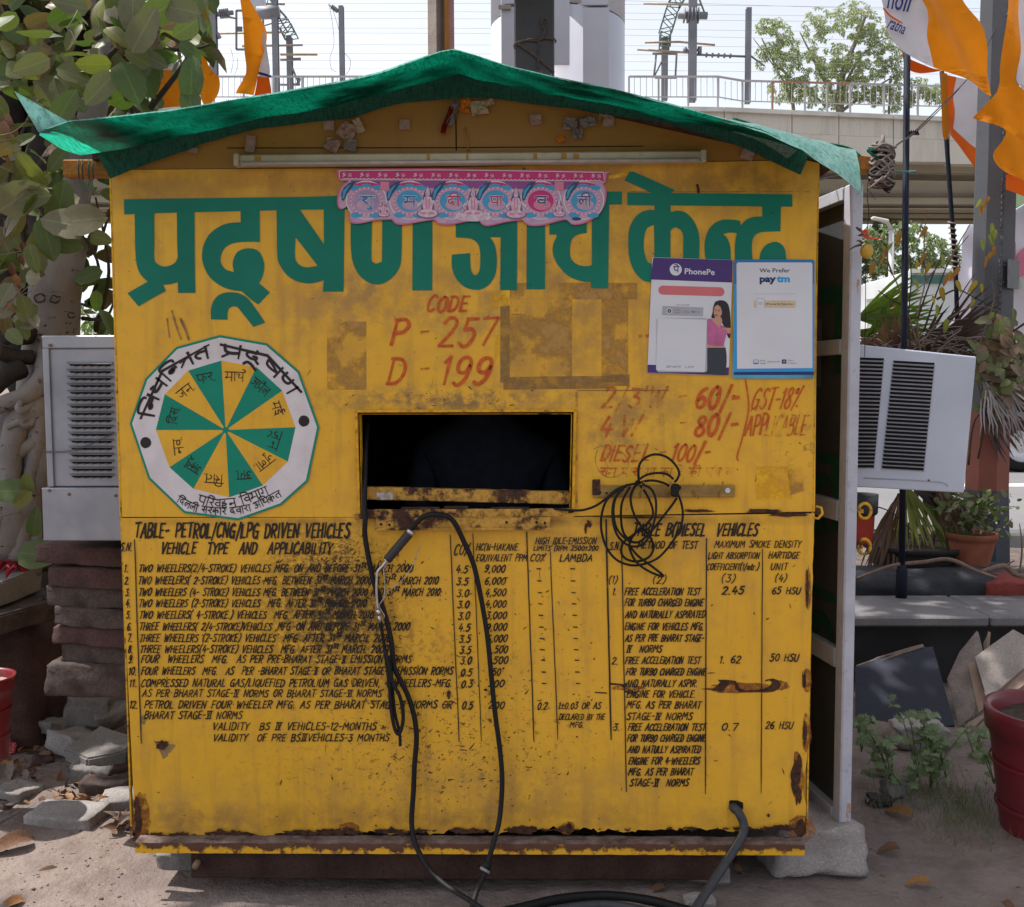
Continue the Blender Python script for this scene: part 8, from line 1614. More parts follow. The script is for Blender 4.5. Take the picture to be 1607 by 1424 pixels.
fartree('street_tree', (560, 700), 55, [(100+i*95, 520+20*math.sin(i*2), 70, 60) for i in range(14)], 9000, .6, [FM[2], FM[1]], 'row of dark trees far behind the booth', limbs=())
fartree('street_tree', (1900, 700), 70, [(1500+i*60, 540, 60, 30) for i in range(8)], 3500, .6, [FM[2], FM[1]], 'distant low trees beyond the white tent', limbs=())
# ------------------------------------------------------------------ poles near the kiosk
POLE = simple('dark grey pole paint', (.060, .062, .075), .5, .45, var=.08, vs=3, c2=(.048, .05, .06), vs2=25, bump=.06)
def pole_at(px, Y, zbase=0.0): return at(px, 600, Y).x
# square pole behind the ridge with twisted wire
x = pole_at(840, 3.0); w_ = 60*5.6/FPX; sp_ = empty('square_pole', (x, 3.0, 0), 0, 'dark grey square pole behind the roof ridge with a wire twisted round it', 'pole')
b = MB(); b.box((x, 3.0, 3.2), (w_, w_, 6.4), bev=.008); b.build('shaft', POLE, sp_)
WR = simple('rusty wire', (.13, .095, .085), .8, .3, vs=60)
zw = lambda l, Y: [at(640+a_/4.464, c_/4.464, Y) for a_, c_ in l]
b = MB(); YF = 3.0-w_/2-.012
for l in ([(745, 320), (800, 290), (870, 275), (930, 268), (990, 268), (1036, 285), (1034, 300)], [(745, 318), (760, 300), (830, 282), (900, 285), (960, 268), (1030, 275)], [(750, 345), (745, 320), (770, 308), (830, 350), (910, 405), (1020, 500)], [(760, 300), (800, 325), (870, 375), (960, 450), (1025, 503)], [(915, 285), (918, 330), (914, 400), (910, 480)], [(945, 262), (955, 215), (935, 170), (935, 145), (955, 125), (975, 145), (970, 190), (955, 230), (940, 265)]):
    P_ = catmull(zw(l, YF), 5)
    for s_ in (0, math.pi): b.tube([p+Vector((.0035*math.cos(i*.9+s_), 0, .0035*math.sin(i*.9+s_))) for i, p in enumerate(P_)], .0032, 5)
b.build('wire', WR, sp_)
# octagonal pole at right
x = pole_at(1553, 2.8); r0 = 29*5.4/FPX/.92; op = empty('octagonal_pole', (x, 2.8, .3), 0, 'thick octagonal steel pole painted brick red low down, at the right', 'pole')
def octa(z0, z1, ra, rb, name, m):
    b = MB(); b.tube([(x, 2.8, z0), (x, 2.8, z1)], [ra, rb], 8, sm=False); return b.build(name, m, op)
zr1, zr2 = at(1553, 640, 2.8).z, at(1553, 768, 2.8).z
octa(zr1, 5.5, r0*1.02, r0*.86, 'upper_shaft', POLE); octa(zr2, zr1, r0*1.05, r0*1.021, 'red_band', simple('brick red pole paint', (.22, .065, .045), .55, .4, vs=5, c2=(.17, .05, .035))); octa(.30, zr2, r0*1.25, r0*1.051, 'dark_band', simple('blue grey pole paint', (.045, .052, .070), .55, .4, vs=5))
b = MB()
for i in range(70): b.box((x-.012+rg.uniform(-.002, .002), 2.8-r0*1.0-.004, 1.2+i*.03), (.012, .008, .018), jit=.003)
setp(b.build('weld_bead', POLE, op), kind='stuff')
b = MB()
for dz in (-.055, .035): b.tube([(x+.0, 2.8-r0-.004, 1.95+dz), (x+r0, 2.8-r0*.3, 1.95+dz)], .004, 5)
b.box((x+r0*.55, 2.8-r0*.93, 1.94), (.12, .004, .15), Matrix.Rotation(R(38), 3, 'Z')); b.build('plate', simple('worn plate', (.09, .088, .10), .4, .5, metal=.3, vs=20), op)
# thin black pole with flag, second leaning one
BP = simple('black blue pole', (.010, .013, .028), .7, .2, vs=6)
x1 = pole_at(1422, 2.05); tp = empty('flag_pole', (x1, 2.05, .35), 0, 'slim straight black flag pole standing on the bench, left of the leaning one', 'pole')
b = MB(); b.tube([(x1, 2.05, .5), at(1424, 40, 2.05)], .0145, 10); b.build('shaft', BP, tp)
b = MB(); b.tube([(x1, 2.05, .35), (x1, 2.05, .49), (x1, 2.05, .52)], [.026, .026, .016], 12); b.build('sleeve', BP, tp)
lp_ = empty('flag_pole', at(1500, 560, 3.0), 0, 'thin leaning flag pole wound with old string, right of the straight one', 'pole')
b = MB(); b.tube([at(1478, 112, 3.0), at(1486, 230, 3.0), at(1494, 345, 3.0), at(1500, 430, 3.0), at(1506, 640, 3.0)], .013, 8); b.build('shaft', BP, lp_)
b = MB(); P_ = [at(1493+i*.1, 345+i*1.1, 3.0)+Vector((.018*math.cos(i*.8), .018*math.sin(i*.8), 0)) for i in range(70)]; b.tube(P_, .005, 4); b.build('string_winding', simple('faded string', (.26, .20, .17), .9, vs=40), lp_)
# concrete pole at left of ridge
x = pole_at(690, 5.0); cp = empty('concrete_pole', (x, 5, 0), 0, 'rough concrete pole with a narrow poster board edge, left of the square pole', 'pole')
CPM = simple('rough old concrete', (.30, .26, .235), .95, .1, vs=6, c2=(.22, .19, .17), bump=.8, bs=25)
b = MB(); b.tube([(x, 5, 0), (x+.01, 5, 5.5)], [.085, .066], 4, sm=False); b.V = [Matrix.Rotation(0, 3, 'Z') @ v for v in b.V]; b.build('shaft', CPM, cp)
xb_ = pole_at(706, 4.95); b = MB(); b.box((xb_, 4.95, 3.2), (.028, .05, 2.6)); b.build('board_frame', simple('orange wood', (.40, .17, .03), .7), cp)
b = MB(); b.box((xb_+.032, 5.0, 3.2), (.04, .02, 2.6)); b.build('board', simple('pink print board', (.55, .38, .36), .6, vs=3, c2=(.50, .20, .25)), cp)
# clad pylon
x = pole_at(876, 6.2); py_ = empty('clad_pylon', (x, 6.2, 0), 0, 'white metal clad round pylon with flat front panels behind the roof', 'pylon')
CL = simple('white cladding', (.46, .46, .53), .4, .5, var=.04, vs=2, metal=.15); CL2 = simple('lit side cladding', (.55, .55, .62), .35, .5, var=.04, vs=2, metal=.15)  # light on the drum and shade on the panels put into the colours
sc_ = 8.7/FPX; r_ = 103*sc_
b = MB(); b.tube([(x, 6.2, 0), (x, 6.2, at(880, 12, 5.7).z)], r_, 48); b.build('drum_lower', CL2, py_)
b = MB(); b.tube([(x, 6.2, at(880, 9, 5.7).z), (x, 6.2, 8)], r_*1.0, 48); b.build('drum_upper', CL2, py_)
b = MB(); b.tube([(x, 6.2, at(880, 13, 5.7).z), (x, 6.2, at(880, 8, 5.7).z)], r_*.985, 48); b.build('seam_ring', POLE, py_)
for nm, xa, xb, ya, yb, yo, m in (('front_panel', 786, 812, 11, 700, -.545, CL), ('front_panel', 869, 894, -60, 101, -.60, CL), ('front_panel', 900, 955, 12, 700, -.545, CL), ('front_panel', 900, 955, -60, 8, -.55, CL), ('front_panel', 786, 808, -60, 6, -.55, CL)):
    Yp = 6.2+yo; a_, c_ = at(xa, ya, Yp), at(xb, min(yb, 560), Yp); zlo = c_.z if yb < 600 else .1; b = MB(); b.box(((a_.x+c_.x)/2, Yp+.10, (a_.z+zlo)/2), (c_.x-a_.x, .2, a_.z-zlo), bev=.004); b.build(nm, m, py_)
a_ = at(893, 0, 5.75); b = MB(); b.box((at(896.5, 50, 5.7).x, 5.75, 3.0), (.03, .1, 6)); b.build('dark_joint', BLACKM, py_)
b = MB(); b.box((at(884, 110, 5.8).x, 5.85, 1.9), (.13, .1, 3.6)); b.build('recess', BLACKM, py_)
for xx in (876, 882, 888): b = MB(); b.box((at(xx, 110, 5.75).x, 5.78, 1.9), (.012, .03, 3.5)); b.build('recess_fin', simple('dull fin', (.12, .10, .09), .7) if xx == 876 else bpy.data.materials['dull fin'], py_)
b = MB(); b.box((at(786, 8, 5.6).x+.03, 5.64, at(786, 8, 5.64).z-.02), (.10, .02, .03)); b.build('fixing_plate', simple('worn aluminium', (.30, .28, .26), .6), py_)
# ------------------------------------------------------------------ flags
def fabric(name, c, tr=.45, c2=None):
    k = NT(name); col = k.mix(k.mr(k.noise(6, 3), .4, .65), c, c2 or tuple(x*.88 for x in c)); k.fin(col, .8, .1); k.b.inputs['Sheen Weight'].default_value = .2
    t = k.n('ShaderNodeBsdfTranslucent'); k.l(col, t.inputs[0]); ms = k.n('ShaderNodeMixShader'); ms.inputs[0].default_value = tr; k.l(k.b.outputs[0], ms.inputs[1]); k.l(t.outputs[0], ms.inputs[2]); k.l(ms.outputs[0], k.o.inputs[0]); return k.m
FO = fabric('orange flag cloth', (.72, .235, .010)); FW = fabric('white flag cloth', (.62, .59, .64), .35); FB = fabric('blue flag print', (.03, .045, .19), .2); FO2 = fabric('deep orange print', (.75, .13, .01), .3)
def fl(name, pts, Y, m, par, amp=.05, fx=5.0, lift=0.0, ph=0.0, cuts=3, dirx=1.0, diry=.5):
    L = [at(a_, c_, Y) for a_, c_ in pts]; L2 = [Vector((p.x, p.z, 0)) for p in L]; t = tessellate_polygon([L2]); bm = bmesh.new(); vs = [bm.verts.new(p) for p in L]
    for f in t:
        try: bm.faces.new([vs[i] for i in f])
        except ValueError: pass
    for _ in range(5):
        long_ = [e for e in bm.edges if e.calc_length() > .045]
        if not long_ or len(bm.verts) > 9000: break
        bmesh.ops.subdivide_edges(bm, edges=long_, cuts=1); bmesh.ops.triangulate(bm, faces=[f for f in bm.faces if len(f.verts) > 3])
    for v in bm.verts:
        p = v.co; u = p.x*dirx+p.z*diry
        v.co.y += amp*math.sin(u*fx*2+ph)+amp*.5*math.sin(u*fx*4.7+p.z*3+ph*2)+amp*1.2*mnoise.noise(Vector((p.x*2, p.z*2, ph)))-lift
    bmesh.ops.recalc_face_normals(bm, faces=bm.faces[:]); me = bpy.data.meshes.new(name); bm.to_mesh(me); bm.free(); me.materials.append(m); me.polygons.foreach_set('use_smooth', [True]*len(me.polygons))
    o = bpy.data.objects.new(name, me); COL.objects.link(o); setpar(o, par); return o
def cv(pts, k=5): return [(p.x, p.y) for p in catmull([Vector((a_, b_, 0)) for a_, b_ in pts], k)]
f1 = empty('flag', at(1423, 60, 2.0), 0, 'large orange and white flag with blue letters flying from the straight black pole', 'flag')
seam = cv([(1420, -20), (1447, 22), (1450, 60), (1457, 85), (1463, 108)])
k1 = dict(par=f1, amp=.03, fx=7.0, ph=.6)
fl('orange_field', seam+cv([(1463, 108), (1500, 124), (1535, 135), (1563, 147)])[1:]+cv([(1563, 147), (1553, 110), (1550, 75), (1542, 40), (1518, 10), (1500, -20)])[1:], 1.98, FO, **k1)
fl('white_field', cv([(1378, -20), (1385, 10), (1392, 48), (1408, 75), (1432, 94), (1463, 108)])+seam[::-1][1:-1]+[(1420, -20)], 1.98, FW, **k1)
fl('orange_hem', cv([(1416, 80), (1419, 100), (1425, 109), (1445, 115), (1478, 110), (1463, 106), (1432, 94)]), 2.06, FO2, f1, .01, 3)
k2 = dict(k1); k2['lift'] = .012
def flagtext(s, x, y, size, m, rot, par, width, Y=1.98, **kw):
    V, F = font_text(s, 1.0, 0, 0, 0, bold=.012, basis=lambda a_, b_: Vector((a_, b_, 0))); w0 = max(v.x for v in V); sx = width/w0; c, n_ = math.cos(rot), math.sin(rot); amp, fx, ph = kw['amp'], kw['fx'], kw['ph']
    out = []
    for v in V:
        a_, b_ = v.x*sx, v.y*size/.73; p = at(x+a_*c+b_*n_, y+a_*n_-b_*c, Y); u = p.x+p.z*.5
        p.y += amp*math.sin(u*fx*2+ph)+amp*.5*math.sin(u*fx*4.7+p.z*3+ph*2)+amp*1.2*mnoise.noise(Vector((p.x*2, p.z*2, ph)))-.02; out.append(p)
    return mesh('flag_lettering', out, F, m, par)
flagtext('noil', 1387, 16, 34, FB, R(12), f1, 34, amp=.03, fx=7.0, ph=.6); flagtext('ratna', 1388, 46, 19, FB, R(28), f1, 28, amp=.03, fx=7.0, ph=.6)
fl('orange_swoosh', cv([(1385, 14), (1397, 27), (1415, 37), (1415, 34.5), (1398, 24), (1387, 12)]), 1.955, FO2, f1, .0, 3)
f2 = empty('flag', at(1480, 200, 3.0), 0, 'orange and white flag hanging on the leaning pole behind the octagonal pole', 'flag')
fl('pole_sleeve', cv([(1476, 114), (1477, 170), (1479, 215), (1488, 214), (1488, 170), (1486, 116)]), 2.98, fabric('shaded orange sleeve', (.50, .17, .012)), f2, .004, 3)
fl('orange_field', [(1486, 116), (1503, 120)]+cv([(1503, 120), (1498, 150), (1500, 175), (1494, 203)])+[(1523, 226), (1545, 240), (1545, 280), (1523, 258), (1500, 228), (1488, 214)], 3.0, FO2, f2, .02, 4)
fl('white_field', [(1503, 120), (1545, 128), (1545, 240), (1523, 226), (1494, 203)]+cv([(1494, 203), (1500, 175), (1498, 150), (1503, 120)])[1:-1], 3.01, FW, f2, .02, 4)
f3 = empty('flag', at(1590, 200, 2.2), 0, 'rippling orange and white flag at the right edge in front of the octagonal pole', 'flag')
k3 = dict(par=f3, amp=.03, fx=7.5, ph=2.1, diry=.25)
fl('orange_field', cv([(1582, -20), (1571, 50), (1566, 110), (1566, 128), (1562, 146)])+[(1534, 181)]+cv([(1534, 181), (1550, 190), (1575, 205), (1573, 220), (1563, 240), (1572, 262), (1590, 278), (1620, 292)])+[(1650, 250), (1650, 160), (1607, 152)]+cv([(1607, 152), (1592, 138), (1588, 120), (1600, 60), (1604, -20)]), 2.15, FO, **k3)
fl('white_field', cv([(1604, -20), (1600, 60), (1588, 120), (1592, 138), (1607, 152)])+[(1650, 165), (1650, -20)], 2.17, FW, **k3)
f4 = empty('flag', at(1600, 280, 2.5), 0, 'lower corner of a white and orange flag with blue letters below the rippling one', 'flag')
fl('white_field', [(1576, 240), (1650, 250), (1650, 298), (1607, 283), (1577, 266)], 2.6, FW, f4, .01, 3); fl('orange_field', [(1577, 266), (1607, 283), (1650, 298), (1650, 330), (1607, 310), (1577, 298)], 2.6, FO2, f4, .01, 3)
flagtext('par', 1577, 268, 22, FB, R(14), f4, 32, Y=2.57, amp=.0, fx=3, ph=0)
f5 = empty('flag', at(400, 60, 2.6), 0, 'tall twisted orange and white flag between the tree and the railway masts', 'flag')
fl('orange_field', cv([(377, -15), (383, 30), (385, 80), (388, 118), (375, 152)])+[(400, 152)]+cv([(400, 152), (407, 118), (414, 80), (415, 45), (400, 15), (385, -15)]), 2.6, FO, f5, .035, 9, ph=1.0, dirx=1, diry=.15)
fl('white_field', cv([(415, 45), (421, 80), (425, 120), (404, 116), (411, 80)]), 2.63, FW, f5, .02, 5); fl('orange_corner', [(404, 120), (424, 122), (427, 152), (398, 152)], 2.64, FO2, f5, .02, 5)
fl('blue_band', [(403, 112), (425, 118), (426, 122), (403, 116)], 2.61, FB, f5, .0, 5)
f6 = empty('flag', at(290, 130, 2.4), 0, 'orange flag billowing behind the leaves above the left roof edge', 'flag')
fl('orange_field', cv([(228, 175), (236, 140), (250, 118), (270, 112), (290, 118), (304, 140), (315, 172)]), 2.4, FO, f6, .03, 4); fl('white_field', cv([(236, 140), (245, 108), (258, 96), (280, 98), (290, 118), (270, 112), (250, 118)]), 2.41, FW, f6, .02, 4)
fl('orange_fold', cv([(316, 46), (322, 90), (330, 108), (343, 122), (338, 145), (322, 165), (312, 150), (306, 110), (308, 66)]), 2.42, FO, f6, .03, 6, ph=2); fl('white_fold', cv([(286, 74), (300, 66), (314, 62), (316, 90), (308, 112), (296, 104)]), 2.44, FW, f6, .02, 6)
# printed banner at the right edge
pb_ = empty('printed_banner', at(1600, 450, 4.2), 0, 'blurred white pink and green printed banner on a tilted frame at the right edge', 'banner')
BW = simple('banner white', (.52, .50, .55), .5, vs=2, c2=(.45, .42, .48)); fl('sheet', [(1582, 345), (1640, 308), (1660, 560), (1582, 585)], 4.2, BW, pb_, .02, 4)
for nm, pts, c in (('pink_print', [(1582, 385), (1594, 380), (1594, 440), (1582, 436)], (.50, .12, .2)), ('pink_print', [(1596, 400), (1610, 385), (1612, 430), (1598, 436)], (.55, .16, .26)), ('yellow_print', [(1582, 352), (1592, 346), (1592, 376), (1582, 380)], (.5, .40, .1)), ('green_print', [(1584, 440), (1600, 436), (1604, 452), (1584, 458)], (.30, .42, .24)), ('violet_print', [(1582, 505), (1590, 492), (1596, 505), (1584, 530)], (.16, .12, .26)), ('yellow_print', [(1580, 560), (1607, 550), (1607, 610), (1580, 612)], (.48, .36, .10)), ('white_print', [(1578, 585), (1607, 575), (1607, 590), (1578, 598)], (.5, .46, .52))):
    fl(nm, pts, 4.15, simple(nm+' %.2f' % (c[0]+pts[0][0]), c, .6, vs=4), pb_, .0, 4)
b = MB(); b.bar(at(1580, 342, 4.15), at(1660, 292, 4.15), .03); b.build('frame_bar', GREYM, pb_)
b = MB(); b.add([at(1582, 302, 7), at(1680, 300, 7), at(1680, 420, 7), at(1582, 420, 7)]+[at(1582, 302, 7.1), at(1680, 300, 7.1), at(1680, 420, 7.1), at(1582, 420, 7.1)], [(0, 3, 2, 1), (4, 5, 6, 7), (0, 1, 5, 4), (1, 2, 6, 5), (2, 3, 7, 6), (3, 0, 4, 7)]); setp(b.build('green_board', simple('pale green board', (.40, .56, .34), .6, vs=2)), 'pale green board behind the printed banner frame', 'board')
# wires to the octagonal pole
WIRE = simple('thin black wire', (.025, .022, .022), .6)
def wire(pts, r, label, cat='wire', m=WIRE, grp=None):
    b = MB(); b.tube(catmull([at(*p) for p in pts], 6), r, 4); return setp(b.build('wire', m), label, cat, grp)
wire([(1392, 240, .1), (1410, 226, .8), (1434, 208, 1.4), (1480, 163, 2.0), (1520, 122, 2.3), (1545, 80, 2.6), (1562, 45, 2.7)], .0035, 'knotted wire from the rag bundle up to the octagonal pole')
wire([(1392, 242, .1), (1412, 224, .8), (1436, 209, 1.4), (1475, 172, 2.0), (1505, 140, 2.3)], .003, 'second strand beside the knotted wire over the bridge')
wire([(1280, 285, .1), (1300, 279, .2), (1325, 275, .25), (1345, 268, .2)], .002, 'short wire from the booth corner to the rag bundle')
b = MB(); c_ = at(1433, 209, 1.4);
for i in range(5): b.tube([c_+Vector((-.02+.008*i, 0, -.004)), c_+Vector((-.016+.008*i, 0, .010)), c_+Vector((-.01+.008*i, 0, -.008))], .004, 5)
setp(b.build('wire_knot', WIRE), 'black knot in the wire between rag bundle and pole', 'knot')
# ------------------------------------------------------------------ railway viaduct
YB0 = 38.0
def Yb(px): return YB0+max(0, px-1060)*.0036
k = NT('beige concrete'); CON = k.fin(k.mix(k.ma('MULTIPLY', k.mr(k.noise(1, 5, .7, stretch=(1.6, 1, .12)), .5, .72), .5), k.mix(k.noise(.7, 4), (.54, .50, .45), (.49, .45, .40)), (.30, .265, .22)), .9, .15);
k = NT('ribbed concrete'); wv = k.n('ShaderNodeTexWave'); wv.wave_type = 'BANDS'; wv.bands_direction = 'X'; wv.inputs['Scale'].default_value = 4.2; k.l(k.co, wv.inputs[0]); k.bump(wv.outputs['Fac'], .4, .05)
CONR = k.fin(k.mix(k.ma('MULTIPLY', k.mr(k.noise(1, 5, .7, stretch=(2.2, 1, .15)), .5, .7), .55), (.54, .50, .45), (.33, .30, .26)), .9, .15)
CONW = simple('coping concrete', (.58, .56, .53), .9, .15, vs=.8); CONU = simple('shaded soffit concrete', (.40, .355, .29), .95, .1, vs=.4, c2=(.34, .30, .24)); COND = simple('shaded beam concrete', (.21, .18, .145), .95, .1, vs=.4)  # underside and beam tones darkened for the shade below the deck
br = empty('railway_viaduct', (8, YB0, 0), 0, 'beige concrete railway viaduct with ribbed parapet and pale railing', 'bridge')
def span(x0, x1, ya0, ya1, yb0, yb1, dY, th, name, m, n=None):
    "face between px x0..x1; ya = top y at x0,x1, yb = bottom y"
    P_ = [at(x0, ya0, Yb(x0)+dY), at(x1, ya1, Yb(x1)+dY), at(x1, yb1, Yb(x1)+dY), at(x0, yb0, Yb(x0)+dY)]; V = P_+[p+Vector((0, th, 0)) for p in P_]
    b = MB(); b.add(V, [(0, 3, 2, 1), (4, 5, 6, 7), (0, 1, 5, 4), (1, 2, 6, 5), (2, 3, 7, 6), (3, 0, 4, 7)]); return b.build(name, m, br)
yt = lambda x: 165+(max(0, x-1060))*.043   # parapet top line
J = [-500, -250, 0, 240, 480, 720, 930, 1136.5, 1243, 1316.5, 1402, 1490, 1585, 1690, 1800, 1950, 2100]
for a_, c_ in zip(J[:-1], J[1:]):
    span(a_+.6, c_-.6, yt(a_)+7, yt(c_)+7, yt(a_)+37, yt(c_)+36, .0, .5, 'ribbed_panel', CONR); span(a_+.6, c_-.6, yt(a_)+37.3, yt(c_)+36.3, yt(a_)+74, yt(c_)+71, .0, .5, 'parapet_panel', CON)
    span(a_+.4, c_-.4, yt(a_), yt(c_), yt(a_)+6.7, yt(c_)+6.7, -.18, .8, 'coping', CONW)
ex = (-500, 2100)
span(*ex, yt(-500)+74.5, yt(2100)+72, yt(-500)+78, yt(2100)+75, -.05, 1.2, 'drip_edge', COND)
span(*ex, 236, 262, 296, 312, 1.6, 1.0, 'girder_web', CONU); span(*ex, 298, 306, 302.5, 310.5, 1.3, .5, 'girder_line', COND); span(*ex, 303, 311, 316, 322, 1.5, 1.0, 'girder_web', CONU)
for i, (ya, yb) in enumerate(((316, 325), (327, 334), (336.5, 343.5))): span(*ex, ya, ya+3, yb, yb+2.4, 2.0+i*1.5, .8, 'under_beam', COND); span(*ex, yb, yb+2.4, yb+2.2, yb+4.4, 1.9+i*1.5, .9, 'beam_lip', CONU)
a_ = at(-500, 240, YB0+1); c_ = at(2100, 270, Yb(2100)+1); b = MB(); b.add([Vector((a_.x, a_.y, a_.z)), Vector((c_.x, c_.y, a_.z)), Vector((c_.x, c_.y+9, a_.z)), Vector((a_.x, a_.y+9, a_.z))], [(0, 1, 2, 3)]); b.build('deck', CONU, br)
# railing
RL = simple('pale railing paint', (.42, .41, .42), .6, .3, vs=.8); RLR = simple('rusty railing paint', (.38, .20, .14), .7, .3, vs=.8)
ry = lambda x: 126+max(0, x-1130)*.027 if x > 1130 else 120.5
def rline(x0, x1, y0, y1, w_, m, dY=.3, name='rail'):
    b = MB(); b.bar(at(x0, y0, Yb(x0)+dY), at(x1, y1, Yb(x1)+dY), w_); return b.build(name, m, br)
px_ = [150+i*46.5 for i in range(22)]+[1165, 1212, 1263, 1298, 1334, 1387, 1440, 1500, 1560, 1640]
for i in range(len(px_)-1):
    a_, c_ = px_[i], px_[i+1]; m = RLR if 1212 <= a_ < 1330 else RL
    if 580 < a_ < 960: continue
    rline(a_, c_, ry(a_), ry(c_), .07, m); rline(a_, c_, ry(a_)+32, ry(c_)+32, .04, RL, name='lower_rail')
for x_ in px_:
    if 600 < x_ < 960: continue
    rline(x_, x_, ry(x_), yt(x_)+1, .075, RLR if x_ == 1212 else RL, name='rail_post')
b = MB(); x_ = 150
while x_ < 1640:
    if not 590 < x_ < 990: b.bar(at(x_, ry(x_)+1, Yb(x_)+.3), at(x_, ry(x_)+32, Yb(x_)+.3), .020)
    x_ += 9.5
setp(b.build('baluster', RL, br), kind='stuff')
for x0, x1 in ((150, 350), (1130, 1700)): pass
# viaduct piers far beneath, mostly hidden
for x_ in (430, 1690):
    b = MB(); p = at(x_, 600, YB0+3.5); b.box((p.x, p.y, 3.6), (2.2, 2.6, 7.4), bev=.15); b.build('pier', CON, br)
# masts and catenary
MST = simple('galvanised mast', (.20, .205, .235), .6, .4, vs=1); LAT = simple('green grey lattice', (.12, .20, .18), .7, vs=1); RODM = simple('ochre insulator rod', (.38, .29, .20), .6)
mg = 'railway masts along the viaduct'
def mast(px, y0, y1, wpx, Y, label, arms=()):
    t = empty('railway_mast', at(px, y1, Y), 0, label, 'mast', mg); d_ = Y-CAM.y; b = MB(); w_ = wpx*d_/FPX; A, B = at(px, y0, Y), at(px, y1, Y)
    b.box(((A.x+B.x)/2, Y, (A.z+B.z)/2), (w_*.28, w_*.9, A.z-B.z)); b.box(((A.x+B.x)/2, Y-w_*.45, (A.z+B.z)/2), (w_, w_*.12, A.z-B.z)); b.box(((A.x+B.x)/2, Y+w_*.45, (A.z+B.z)/2), (w_, w_*.12, A.z-B.z)); b.build('shaft', MST, t)
    for (xa, ya, xb, yb, r_, kind) in arms:
        b = MB()
        if kind == 'lat':
            A, B = at(xa, ya, Y), at(xb, yb, Y); u = (B-A); L_ = u.length; n_ = max(4, int(L_/.5)); s_ = Vector((0, 0, 1)).cross(u.normalized()).cross(u.normalized()).normalized()*r_*.5; q_ = Vector((0, r_*.5, 0))
            for sg in ((1, 1), (1, -1), (-1, 1), (-1, -1)): b.bar(A+s_*sg[0]+q_*sg[1], B+s_*sg[0]+q_*sg[1], .06)
            for i in range(n_):
                for sg in (1, -1): b.bar(A.lerp(B, i/n_)+s_*(1 if i % 2 else -1)+q_*sg, A.lerp(B, (i+1)/n_)-s_*(1 if i % 2 else -1)+q_*sg, .035)
            b.build('lattice_arm', LAT, t)
        elif kind == 'rod': b.tube([at(xa, ya, Y-.3), at(xb, yb, Y-.3)], r_, 6); b.build('rod', RODM, t)
        elif kind == 'ins':
            A, B = at(xa, ya, Y), at(xb, yb, Y); b.tube([A, B], r_, 6)
            for i in range(5): b.tube([A.lerp(B, .2+i*.12), A.lerp(B, .2+i*.12+.03)], r_*2.2, 8)
            b.build('insulator', MST, t)
        else: b.tube([at(xa, ya, Y), at(xb, yb, Y)], r_, 6); b.build('arm', MST, t)
    return t
mast(334, -60, 118, 11, 42, 'railway mast beside the tree, leftmost of all the masts', [(340, 23, 366, 20, .10, 'ins'), (340, 22, 372, 30, .04, 'a'), (340, 52, 345, 60, .10, 'a')])
mast(432, -60, 150, 9, 42, 'tall railway mast right of the twisted orange flag', [(404, 21, 438, 19, .28, 'a'), (437, 26, 452, 52, .04, 'a'), (404, 44, 450, 30, .03, 'a')])
m3 = mast(455, 58, 150, 8.5, 45, 'railway mast under the end of the green lattice beam on the left', [(388, -20, 412, 0, .55, 'lat'), (412, 0, 446, 38, .55, 'lat'), (446, 38, 458, 62, .55, 'lat'), (440, 94, 472, 93, .07, 'a'), (456, 100, 470, 134, .05, 'a'), (440, 133, 470, 133, .06, 'a'), (470, 123, 467, 134, .08, 'a'), (404, 6, 447, 7, .05, 'rod'), (340, 53, 446, 51, .05, 'rod'), (380, 73, 475, 71, .05, 'rod'), (440, 86, 498, 86, .05, 'rod')])
mast(536.5, 10, 130, 7.5, 42, 'short railway mast alone to the right of the left lattice beam', [(533, 20, 516, 7, .05, 'ins')])
mast(1043, 60, 158, 9, 45, 'railway mast under the right green lattice beam', [(1074, -20, 1056, 12, .55, 'lat'), (1056, 12, 1044, 52, .55, 'lat'), (1044, 52, 1043, 76, .45, 'lat'), (1024, 84, 1062, 84, .07, 'a'), (1028, 122, 1062, 122, .06, 'a'), (1062, 84, 1060, 120, .05, 'a'), (1030, 84, 1026, 122, .05, 'a'), (1028, 118, 1040, 94, .04, 'a'), (1010, 6, 1100, 8, .05, 'rod'), (1012, 67, 1066, 66, .05, 'rod'), (1066, 66, 1122, 71, .05, 'rod'), (1000, 78, 1080, 83, .05, 'rod')])
mast(1087, -60, 160, 11.5, 42, 'thick railway mast between the right lattice beam and the isolated one', [(1064, 24, 1110, 25, .16, 'ins'), (1096, -5, 1107, 24, .04, 'a'), (1074, 79, 1099, 79, .06, 'a'), (1075, 75, 1075, 83, .10, 'a'), (1098, 74, 1098, 84, .10, 'a'), (1092, 86, 1170, 89, .05, 'ins')])
mast(1174, 13, 163, 8, 42, 'railway mast nearest the tall airy tree', [(1178, 88, 1200, 104, .04, 'a')])
wg = 'overhead railway wires'
OW = ['thin overhead wire, %s counted down the sky' % q_ for q_ in ('second', 'fourth', 'fifth', 'sixth', 'seventh', 'eighth', 'ninth', 'tenth and lowest', 'topmost', 'third')]
for i, (ya, yb) in enumerate(((5, 8), (29, 31), (44, 47), (52, 62), (70, 72), (84, 86), (95, 97), (108, 112), (-4, 16), (18, 24))):
    wire([(200, ya, 43+i*.3), (800, ya+1, 43+i*.3), (1200, (ya+yb)/2+3, 43+i*.3), (1700, yb+8, 44+i*.3)], .007, OW[i], 'wire', simple('faint wire', (.32, .32, .36), .6) if i == 0 else bpy.data.materials['faint wire'], wg)
